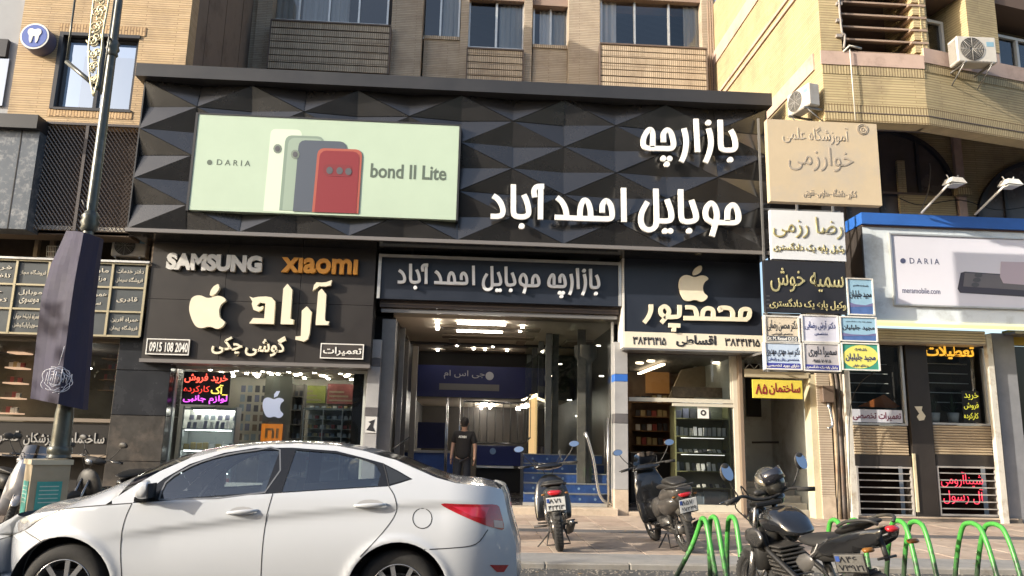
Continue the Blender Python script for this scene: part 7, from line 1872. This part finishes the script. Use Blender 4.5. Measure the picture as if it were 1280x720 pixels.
obj('cables', MB().tube(cr([(1.06, .2, 1.12), (1.14, .16, 1.18), (1.22, .06, 1.08), (1.2, .02, .92)], 4), .006, 5).tube(cr([(1.06, -.2, 1.12), (1.16, -.18, 1.17), (1.22, -.08, 1.04), (1.16, -.04, .88)], 4), .006, 5).tube(cr([(1.04, .24, 1.1), (1.2, .2, 1.0), (1.15, .1, .84), (.95, .1, .6)], 4), .006, 5), RUB, nk, kind='stuff')
H('radiator', sym([(1.06, .13, .80), (1.14, .13, .78), (1.16, .12, .48), (1.10, .12, .48)]), BPM, nk, 0)
H('seat_bridge', sym([(.1, .12, .86), (.5, .13, .82), (.55, .13, .62), (.05, .13, .66)]), BPM, nk, 1)
decal = MB().tube([(.30, .134, .80), (.34, .141, .74), (.40, .143, .70)], .006, 4); obj('decal', decal, mat('decal_pale', (.4, .38, .36), .5), nk, kind='stuff')
_np.rotation_euler = (0, -.3, R(-52)); _np.scale = (.9, .85, .8); _np.data.materials.clear(); _np.data.materials.append(mat('plate_shaded', (.17, .165, .155), .5, var=.3, vs=20)); place(nk, 2.94, 5.62, .06, 104, 8); nk.scale = (1.0, 1.08, .98)  # plate colour darkened to grey, the shade on it is painted in
# helmet on the left mirror
hm = thing('helmet', 'dark full face helmet hanging from the mirror of the naked motorcycle', 'helmet', (0, 0, 0))
hp_ = MB().ball((0, 0, 0), (.145, .125, .14), 24, 16)
ho = obj('shell', hp_, mat('helmet_black', (.05, .048, .042), .2, coat=.8, var=.5, vs=7), hm)
H('chin_bar', [(x, y, z) for x, y, z in [(.08, .09, -.05), (.15, .06, -.06), (.17, 0, -.06), (.15, -.06, -.06), (.08, -.09, -.05), (.08, .09, -.13), (.15, .05, -.14), (.165, 0, -.14), (.15, -.05, -.14), (.08, -.09, -.13), (0, .1, -.08), (0, -.1, -.08), (0, .09, -.12), (0, -.09, -.12)]], MC['helmet_black'], hm, 1)
vz = MB(); n = 12
for i in range(n+1):
    a = R(-75+150*i/n); vz.v += [(.155*math.cos(a), .133*math.sin(a), -.045), (.150*math.cos(a), .130*math.sin(a), .065)]
vz.f = [[2*i, 2*i+2, 2*i+3, 2*i+1] for i in range(n)]; vz.sm = [True]*n; vz.mi = [0]*n
vv = obj('visor', vz, mat('visor_dark', (.02, .02, .025), .05, coat=1), hm); mod = vv.modifiers.new('solid', 'SOLIDIFY'); mod.thickness = .004
hX, hZ = at(962, 603, 6.75)
ho.modifiers.clear()
op = MB().ball((.035, 0, -.005), (.118, .10, .075), 20, 12); obj('face_opening', op, mat('helmet_lining', (.008, .008, .008), .95), hm)
vv.rotation_euler = (0, R(-48), 0); vv.location = (-.02, 0, .03)
obj('side_decal', MB().ball((-.02, .045, .02), (.10, .085, .05), 16, 10).ball((-.02, -.045, .02), (.10, .085, .05), 16, 10), mat('helmet_bronze', (.22, .19, .14), .25, .4, coat=.6, var=.5, vs=20), hm)
hm.location = (hX, 6.75, hZ); hm.rotation_euler = (R(20), R(25), R(-50)); hm.scale = (.95, .88, .95)
# ---------------------------------------------------------------- green hoops
GRN = bpy.data.materials.new('green_paint'); GRN.use_nodes = True
N = GRN.node_tree.nodes; L = GRN.node_tree.links; b_ = N['Principled BSDF']; b_.inputs['Roughness'].default_value = .38
gg = N.new('ShaderNodeNewGeometry'); sx = N.new('ShaderNodeSeparateXYZ'); L.new(gg.outputs['Position'], sx.inputs[0])
nn = N.new('ShaderNodeTexNoise'); nn.inputs['Scale'].default_value = 22; nn.inputs['Detail'].default_value = 8; L.new(gg.outputs['Position'], nn.inputs['Vector'])
mm_ = N.new('ShaderNodeMath'); mm_.operation = 'MULTIPLY_ADD'; mm_.inputs[1].default_value = .75; L.new(nn.outputs['Fac'], mm_.inputs[0]); L.new(sx.outputs[2], mm_.inputs[2])
cr_ = N.new('ShaderNodeValToRGB'); cr_.color_ramp.elements[0].position = .72; cr_.color_ramp.elements[0].color = (.045, .075, .04, 1); cr_.color_ramp.elements[1].position = .98; cr_.color_ramp.elements[1].color = (.07, .33, .055, 1)
L.new(mm_.outputs[0], cr_.inputs[0]); L.new(cr_.outputs[0], b_.inputs['Base Color'])
def hoop(label, pt, y0, y1, fx0=0., fx1=0., zt=.80):
    X_, Z_ = at(pt[0], pt[1], (y0+y1)/2)
    r_ = .024; yn, yf = y0, y1; h = Z_-.03
    pts = [(X_+fx0, yn, .05), (X_+fx0*.25, yn+.16*(yf-yn), h*.62), (X_, yn+.30*(yf-yn), h-.06), (X_, yn+.42*(yf-yn), h), (X_, yn+.58*(yf-yn), h), (X_, yn+.70*(yf-yn), h-.06), (X_+fx1*.25, yn+.84*(yf-yn), h*.62), (X_+fx1, yf, .05)]
    t = thing('bike_hoop', label, 'bicycle rack', (X_, (y0+y1)/2, .06), 'green steel hoops along the kerb')
    obj('tube', MB().tube(cr(pts, 6), r_, 12), GRN, t)
    for f in (pts[0], pts[-1]): obj('foot_plate', MB().lathe([(0, .008), (.06, .008), (.065, 0)], (f[0], f[1], .06), 'z', 14), GRN, t)
HP = [('leftmost green hoop, leaning left in front of the bulky scooter', (879, 645), 7.5, 8.1, .06, -.3), ('second green hoop from the left, just right of the leaning one', (892, 643), 7.5, 8.1, .05, .05), ('third green hoop from the left, close to the motorcycle headlamp', (915, 643), 7.5, 8.1, 0, .03),
      ('green hoop behind the motorcycle tank, its top just showing', (1043, 647), 7.7, 8.3, 0, 0), ('green hoop behind the motorcycle seat, next to the hidden one', (1068, 647), 7.7, 8.3, 0, 0),
      ('left green hoop of the pair behind the motorcycle tail', (1123, 648), 7.6, 8.3, .0, .0), ('right green hoop of the pair behind the motorcycle tail', (1145, 649), 7.6, 8.3, 0, 0),
      ('left green hoop of the rightmost pair, below the red neon window', (1214, 651), 7.5, 8.3, 0, 0), ('rightmost green hoop, nearest the right frame edge', (1242, 652), 7.5, 8.3, 0, 0)]
for h in HP: hoop(*h)

# ---------------------------------------------------------------- lamp post with banner
YO = 9.9
XO = at(81, 515, YO)[0]
lp = thing('lamp_post', 'tall dark green lamp post with rings and gilded scroll, behind the white car bonnet', 'lamp post', (XO, YO, .12))
PGN = mat('post_green', (.075, .08, .07), .3, .3, var=.2, vs=4, dirt=(.2, .19, .17), ds=3)
zz = lambda px, py: at(px, py, YO)[1]
def rw(px): return px/FOC*YO/2
obj('shaft', MB().lathe([(rw(13.5), zz(85, 400)), (rw(12.8), zz(112, 290)), (rw(11.5), zz(128, 150)), (rw(10.5), zz(140, 70)), (rw(9), zz(150, 0)), (rw(7), 9.2)], (XO, YO, 0), 'z', 24), PGN, lp)
obj('lower_shaft', MB().lathe([(rw(27), zz(75, 572)), (rw(22), zz(76, 565)), (rw(21), zz(78, 545)), (rw(20), zz(80, 518)), (rw(18), zz(82, 508)), (rw(16), zz(83, 500)), (rw(14), zz(86, 395))], (XO, YO, 0), 'z', 28), PGN, lp)
for cy_, pr_ in ((277, ((15, -13), (20, -10), (18, -6), (22, -2), (18, 3), (21, 6), (16, 10), (13, 13))), (60, ((12, -12), (15, -10), (13, -6), (17, -2), (14, 3), (16, 6), (11, 10)))):
    z0 = zz(115 if cy_ > 100 else 141, cy_)
    obj('ring', MB().lathe([(rw(a), z0+b*YO/FOC) for a, b in pr_], (XO, YO, 0), 'z', 26), PGN, lp)
obj('collar', MB().lathe([(rw(25), zz(76, 568)), (rw(27), zz(76, 566)), (rw(27), zz(76, 560)), (rw(24.5), zz(76, 558))], (XO, YO, 0), 'z', 28), PGN, lp)
# plinth cabinet turned 45 degrees, teal panels
pc = obj('plinth', MB().add([(0, 0, 0)]*0, []), PGN, lp) if 0 else None
hw = .20; zt_ = zz(65, 574)
an = R(38)
def rot(x, y): return (XO-.10+x*math.cos(an)-y*math.sin(an), YO-.02+x*math.sin(an)+y*math.cos(an))
def rbox(x0, x1, y0, y1, z0, z1):
    c = [rot(x0, y0), rot(x1, y0), rot(x1, y1), rot(x0, y1)]
    return MB().add([(*p, z0) for p in c]+[(*p, z1) for p in c], [(0, 3, 2, 1), (4, 5, 6, 7), (0, 1, 5, 4), (1, 2, 6, 5), (2, 3, 7, 6), (3, 0, 4, 7)])
obj('plinth', rbox(-hw, hw, -hw, hw, .1, zt_-.06), mat('plinth_tan', (.34, .28, .19), .5, var=.15, vs=4), lp)
obj('plinth_cap', rbox(-hw-.02, hw+.02, -hw-.02, hw+.02, zt_-.058, zt_), mat('plinth_cream', (.5, .44, .32), .5), lp)
for fs_ in (0, 1):
    q = rbox(-hw+.07, hw-.07, -hw-.008, -hw-.001, .2, zt_-.25) if fs_ == 0 else rbox(-hw-.008, -hw-.001, -hw+.07, hw-.07, .2, zt_-.25)
    pn_ = obj('teal_panel', q, mat('teal_panel', (.05, .30, .27), .45, var=.2, vs=9), lp)
    for k in range(5):
        z = zt_-.30-.045*k
        m_ = rbox(-hw+.10, hw-.10, -hw-.011, -hw-.009, z-.012, z) if fs_ == 0 else rbox(-hw-.011, -hw-.009, -hw+.10, hw-.10, z-.012, z)
        obj('printed_line', m_, mat('line_pale', (.4, .5, .45), .5), pn_)
# gilded scroll ornament
GILD = mat('gilded_iron', (.62, .55, .36), .4, .5)
def spiral(cx, cz, r0, turns, a0, sgn, y, n=26):
    return [(cx+r0*(1-.82*i/n)*math.cos(a0+sgn*turns*6.283*i/n), y, cz+r0*(1-.82*i/n)*math.sin(a0+sgn*turns*6.283*i/n)) for i in range(n+1)]
so_ = MB(); ow = [(118, 100, 5), (117, 84, 6), (119, 68, 7), (118, 50, 8), (121, 34, 9), (124, 16, 9), (127, -2, 9), (129, -20, 10)]
for i, (px, py, rp) in enumerate(ow):
    X_, Z_ = at(px, py, YO-.05); r_ = rp/FOC*YO
    so_.tube(spiral(X_-r_*.3, Z_, r_*.9, 1.6, i*1.1, 1, YO-.05), .014, 5); so_.tube(spiral(X_+r_*.4, Z_+r_*.6, r_*.75, 1.5, i*1.7+2, -1, YO-.05), .013, 5); so_.tube(spiral(X_, Z_-r_*.6, r_*.6, 1.2, i*.9+4, -1, YO-.045), .012, 5)
ed = [(117, 120, 2), (113, 100, 0), (111, 80, 0), (111, 60, 0), (113, 40, 0), (115, 18, 0), (118, -5, 0)]
so_.tube(cr([(at(px, py, YO-.05)[0], YO-.05, at(px, py, YO-.05)[1]) for px, py, _ in ed], 5), .014, 5)
so_.tube(cr([(at(px, py, YO-.05)[0], YO-.05, at(px, py, YO-.05)[1]) for px, py in ((117, 120), (123, 98), (124, 80), (127, 62), (129, 40), (133, 18), (137, -5))], 5), .014, 5)
obj('scroll_ornament', so_, GILD, lp)
def P3(px, py, Y=YO): return (at(px, py, Y)[0], Y, at(px, py, Y)[1])
obj('strut', MB().tube([P3(83, 77), P3(131, 117)], .03, 8), PGN, lp)
obj('hanger_bar', MB().tube([P3(95, -10), P3(83, 78)], .014, 6), PGN, lp)
obj('conduit', MB().tube([P3(143, 0, YO-.1), P3(136, 50, YO-.1), P3(126, 118, YO-.1)], .011, 6), PGN, lp)
obj('cable_clip', MB().tube([P3(103, 250, YO-.1), P3(108, 262, YO-.1)], .014, 6).tube([P3(135, 43, YO-.1), P3(139, 50, YO-.1)], .014, 6), BPM, lp, kind='stuff')
# banner box
bn = thing('street_banner', 'dark violet blue banner with round white calligraphic emblem, hung on the lamp post', 'banner', (XO, YO-.2, zz(70, 500)))
BNM = mat('banner_fabric', (.024, .020, .048), .75, var=.18, vs=2, bump=.4, bs=9)
tp_ = [P3(83, 288, YO-.10), P3(104, 290, YO-.34), P3(125, 297, YO-.10)]
mp_ = [P3(52, 372, YO-.14), P3(90, 376, YO-.36), P3(113, 385, YO-.12)]
m0_ = [P3(63, 330, YO-.12), P3(97, 332, YO-.35), P3(119, 338, YO-.11)]
bt_ = [P3(38, 498, YO-.16), P3(72, 505, YO-.40), P3(103, 512, YO-.14)]
rows_ = []
lev = [tp_, m0_, mp_, bt_]
for i in range(13):
    u = i/12*3; k = min(2, int(u)); f = u-k; row = []
    for j in range(13):
        v = j/12*2; kk = min(1, int(v)); g = v-kk
        a = Vector(lev[k][kk]).lerp(Vector(lev[k][kk+1]), g); b = Vector(lev[k+1][kk]).lerp(Vector(lev[k+1][kk+1]), g)
        p = a.lerp(b, f); p.y += .012*math.sin(j*1.3+i*.5); row.append(tuple(p))
    back = [(p[0], YO+.0, p[2]) for p in (row[-1], row[0])]
    rows_.append(row+back)
obj('fabric', MB().loft(rows_, False, True, True), BNM, bn)
# emblem: ring of interlaced strokes on the lower part
ec = P3(70, 475, YO-.385); er = 17/FOC*YO; em = MB(); rr_ = random.Random(5)
for k in range(16):
    a0 = rr_.uniform(0, 6.28); rad = rr_.uniform(.25, .95)*er
    p_ = [(ec[0]+rad*math.cos(a0+t*.35)*(1+.12*math.sin(t*2.1+k)), ec[1]-.02+ .45*max(0, (rad*math.cos(a0+t*.35))), ec[2]+rad*math.sin(a0+t*.35)*(1+.10*math.cos(t*1.7+k))) for t in range(7)]
    em.tube(cr(p_, 3), .0045, 4)
for k in range(9):
    x = ec[0]-er*.6+k*er*.15; h = er*(.5+.3*math.sin(k*2.3)); em.tube([(x, ec[1]-.025+.45*max(0, x-ec[0]), ec[2]-h*.4), (x+.01, ec[1]-.025+.45*max(0, x-ec[0]), ec[2]+h)], .0045, 4)
em.tube([(ec[0]+.02, ec[1]-.02, ec[2]+er), (ec[0]+.05, ec[1]-.01, ec[2]+er*2.3)], .004, 4)
obj('round_emblem', em, mat('emblem_white', (.6, .6, .66), .6), bn)

# ---------------------------------------------------------------- person seen from behind
SKIN = mat('skin', (.42, .25, .17), .55); SHIRT = mat('black_shirt', (.014, .013, .014), .85, bump=.4, bs=18); JEAN = mat('dark_jeans', (.02, .024, .035), .9); HAIR = mat('dark_hair', (.012, .009, .008), .7, bump=.6, bs=90)
YPp = 16.9; XPp = at(577, 560, YPp)[0]; FZp = FZ-.01
pe = thing('person', 'person in black T-shirt with white back print walking into the arcade, seen from behind', 'person', (XPp, YPp, FZp))
def skinmesh(name, verts, edges, rad, m, parent, lv=2, root=0):
    me = bpy.data.meshes.new(name); me.from_pydata(verts, edges, []); me.materials.append(m)
    o = bpy.data.objects.new(name, me); COL.objects.link(o); o.parent = parent
    sk_ = o.modifiers.new('skin', 'SKIN'); sk_.use_smooth_shade = True
    for i, r_ in enumerate(rad): me.skin_vertices[0].data[i].radius = r_ if isinstance(r_, tuple) else (r_, r_)
    me.skin_vertices[0].data[root].use_root = True
    s_ = o.modifiers.new('sub', 'SUBSURF'); s_.levels = s_.render_levels = lv
    return o
BV = [(0, 0, .93), (0, 0, 1.08), (0, .01, 1.25), (0, .01, 1.38), (0, .0, 1.47), (0, -.015, 1.53), (0, -.02, 1.60), (0, -.02, 1.67),
      (-.17, .0, 1.40), (-.235, .02, 1.17), (-.235, -.06, .93), (-.235, -.08, .86), (.17, .0, 1.40), (.25, .0, 1.17), (.27, -.06, .94), (.27, -.08, .86),
      (-.09, 0, .88), (-.10, -.02, .50), (-.10, .06, .10), (-.10, -.06, .04), (.09, 0, .88), (.11, .05, .50), (.12, .10, .10), (.12, -.03, .04)]
BE = [(0, 1), (1, 2), (2, 3), (3, 4), (4, 5), (5, 6), (6, 7), (3, 8), (8, 9), (9, 10), (10, 11), (3, 12), (12, 13), (13, 14), (14, 15), (0, 16), (16, 17), (17, 18), (18, 19), (0, 20), (20, 21), (21, 22), (22, 23)]
BR = [(.15, .10), (.135, .095), (.16, .11), (.15, .10), (.055, .055), (.062, .07), (.078, .09), (.06, .075), (.06, .06), (.045, .045), (.033, .033), (.03, .02), (.06, .06), (.045, .045), (.033, .033), (.03, .02), (.085, .085), (.06, .06), (.042, .042), (.04, .035), (.085, .085), (.06, .06), (.042, .042), (.04, .035)]
skinmesh('body', BV, BE, BR, SKIN, pe)
skinmesh('shirt', [(0, 0, .84), (0, 0, 1.05), (0, .01, 1.25), (0, .01, 1.38), (0, 0, 1.455), (-.175, .0, 1.40), (-.235, .015, 1.20), (.175, .0, 1.40), (.245, .0, 1.20)], [(0, 1), (1, 2), (2, 3), (3, 4), (3, 5), (5, 6), (3, 7), (7, 8)], [(.19, .135), (.178, .128), (.195, .14), (.185, .13), (.08, .08), (.085, .085), (.072, .072), (.085, .085), (.072, .072)], SHIRT, pe)
skinmesh('trousers', [(0, 0, 1.0), (-.09, 0, .85), (-.10, -.02, .50), (-.10, .06, .13), (.09, 0, .85), (.11, .05, .50), (.12, .10, .13)], [(0, 1), (1, 2), (2, 3), (0, 4), (4, 5), (5, 6)], [(.165, .12), .105, .08, .065, .105, .08, .065], JEAN, pe)
hr = obj('hair', MB().ball((XPp, YPp-.03, FZp+1.665), (.088, .105, .10), 16, 12), HAIR, pe)
for sg in (-1, 1): obj('ear', MB().ball((XPp+sg*.082, YPp-.0, FZp+1.62), (.012, .02, .03), 8, 6), SKIN, pe); 
obj('nape', MB().ball((XPp, YPp-.045, FZp+1.60), (.07, .06, .07), 12, 8), HAIR, pe)
for sg, hx_, hy_ in ((-1, -.235, -.08), (1, .27, -.08)):
    for k in range(4): obj('finger', MB().tube([(XPp+hx_, YPp+hy_-.025+.017*k, FZp+.85), (XPp+hx_*.98, YPp+hy_-.03+.017*k, FZp+.80), (XPp+hx_*.94, YPp+hy_-.028+.017*k, FZp+.765)], [.010, .009, .007], 6), SKIN, pe)
    obj('thumb', MB().tube([(XPp+hx_, YPp+hy_+.04, FZp+.87), (XPp+hx_*.95, YPp+hy_+.06, FZp+.82)], [.012, .008], 6), SKIN, pe)
    H('shoe', [(XPp+(-.1 if sg < 0 else .12)+dx, YPp+(-.06 if sg < 0 else -.0)+dy, FZp+dz) for dx in (-.045, .045) for dy, dz in ((-.1, .0), (-.1, .08), (.18, .0), (.17, .045), (.05, .09))], BPM, pe, 1)
text('back_print', 'ADMIN', None, YPp-.135, WHITE, pe, .03, .012, world=(XPp-.085, XPp+.085, FZp+1.32, FZp+1.37)); pe.rotation_euler = (0, R(2), R(-14))

def cable(label, pts, r=.012, c=(.02, .02, .02)):
    tag(obj('cable', MB().tube(cr([P3(*p) for p in pts], 5), r, 6), mat('cable_%d' % int(c[0]*1000), c, .6)), label, 'cable')
cable('black cable sagging from the name board rack down to the meter box', [(1046, 464, 15.0), (1050, 490, 15.3), (1046, 515, 15.7), (1048, 560, 15.85), (1047, 640, 15.85)])
cable('thin black cable dropping beside the white post of the right shop', [(1098, 462, 14.7), (1075, 480, 15.2), (1062, 520, 15.6), (1063, 640, 15.6)], .009)
cable('black cable looping along the brick over the blue band', [(1120, 246, 15.8), (1150, 256, 15.7), (1200, 250, 15.7), (1245, 262, 15.7), (1290, 258, 15.7)], .010)
cable('grey cable climbing the arched wall beside the left floodlight arm', [(1150, 266, 15.6), (1160, 240, 15.7), (1163, 215, 15.8), (1162, 204, 15.85)], .012, (.25, .23, .2))
# ---------------------------------------------------------------- grit and leaves along the kerb
rr_ = random.Random(11); gm = MB()
for i in range(2600):
    x = rr_.uniform(-5, 11); y = KY-abs(rr_.gauss(0, .35))-.01 if rr_.random() < .8 else rr_.uniform(6, 9.4); s_ = rr_.uniform(.004, .016); a = rr_.uniform(0, 3)
    c, d_ = math.cos(a)*s_, math.sin(a)*s_; z = .0605
    gm.add([(x-c, y-d_, z), (x+d_, y-c, z), (x+c, y+d_, z+.001), (x-d_, y+c, z), (x, y, z+s_*.7)], [(0, 1, 4), (1, 2, 4), (2, 3, 4), (3, 0, 4)])
tag(obj('grit', gm, mat('grit', (.26, .23, .19), .95, var=.4, vs=30)), 'dusty grit and small stones gathered along the kerb', 'grit', kind='stuff')
gl_ = MB()
for i in range(170):
    x = rr_.uniform(-4, 10); y = rr_.choice([rr_.uniform(8.9, 9.5), rr_.uniform(9.7, 15.5)]); z = .062 if y < 9.55 else .125; s_ = rr_.uniform(.015, .035); a = rr_.uniform(0, 6)
    u = Vector((math.cos(a), math.sin(a), 0))*s_; v = Vector((-math.sin(a), math.cos(a), .3))*s_*.45; c = Vector((x, y, z))
    gl_.add([c-u, c+v, c+u+Vector((0, 0, s_*.3)), c-v+Vector((0, 0, .004))], [(0, 1, 2), (0, 2, 3)])
tag(obj('fallen_leaves', gl_, mat('dry_leaf', (.30, .2, .08), .8, var=.4, vs=9)), 'dry leaves scattered on the pavement and gutter', 'leaves', kind='stuff')

# ---------------------------------------------------------------- street trees and houses across the road (out of frame, they shade and are mirrored)
LEAF = mat('plane_leaf', (.07, .11, .035), .6, var=.4, vs=3); BARK = mat('bark', (.16, .12, .09), .9, bump=.5, bs=30, var=.3)
def tree(x, y, h, r, seed, label, n=2600):
    g = random.Random(seed); t = thing('street_tree', label, 'tree', (x, y, .1), 'plane trees along the road')
    tk = MB().tube([(x, y, 0), (x+.1, y, h*.3), (x-.05, y+.1, h*.62)], [.2, .15, .1], 10)
    for k in range(9):
        a = g.uniform(0, 6.28); z0 = h*g.uniform(.3, .6); L_ = r*g.uniform(.5, .9)
        tk.tube([(x, y, z0), (x+math.cos(a)*L_*.5, y+math.sin(a)*L_*.5, z0+h*.14), (x+math.cos(a)*L_, y+math.sin(a)*L_, z0+h*.25)], [.07, .045, .015], 6)
    obj('trunk', tk, BARK, t)
    cl = [(g.gauss(0, r*.45), g.gauss(0, r*.45), g.gauss(0, h*.13)) for _ in range(26)]; lf = MB()
    for i in range(n):
        c = g.choice(cl); p = Vector((x+c[0]+g.gauss(0, r*.17), y+c[1]+g.gauss(0, r*.17), h*.68+c[2]+g.gauss(0, h*.045)))
        u = Vector((g.gauss(0, 1), g.gauss(0, 1), g.gauss(0, .6))).normalized(); v = u.orthogonal().normalized(); s_ = g.uniform(.09, .2)
        lf.add([p-u*s_, p+v*s_*.6, p+u*s_, p-v*s_*.6], [(0, 1, 2, 3)])
    obj('crown', lf, LEAF, t, kind='stuff')
tree(-16.0, 5.5, 7.5, 2.5, 4, 'plane tree further left along the kerb, outside the frame', 650)
tree(-6, -9, 8, 3, 8, 'plane tree across the road, left of the camera', 1800); tree(4, -10, 9, 3.2, 9, 'plane tree across the road, right of the camera', 1800); tree(13, -9, 8, 3, 10, 'plane tree across the road, far right', 1800)
ob = thing('opposite_building', 'row of brick flats across the road behind the camera', 'building', (0, -17, 0))
for i, (x0, x1, h, m_) in enumerate(((-34, -14, 11, BRK_M), (-13.9, 3, 14, GREYR), (3.1, 16, 10, BRK_R), (16.1, 34, 13, BRK_M))):
    w_ = obj('wall', MB().box(x0, x1, -18, -16, 0, h), m_, ob)
    wb_ = MB()
    for f in range(int(h//3)):
        for k in range(int((x1-x0)//2.6)): wb_.box(x0+.7+k*2.6, x0+2.2+k*2.6, -15.99, -15.95, 1+f*3, 2.5+f*3)
    obj('windows', wb_, mat('far_window', (.04, .05, .06), .15), w_, kind='stuff')
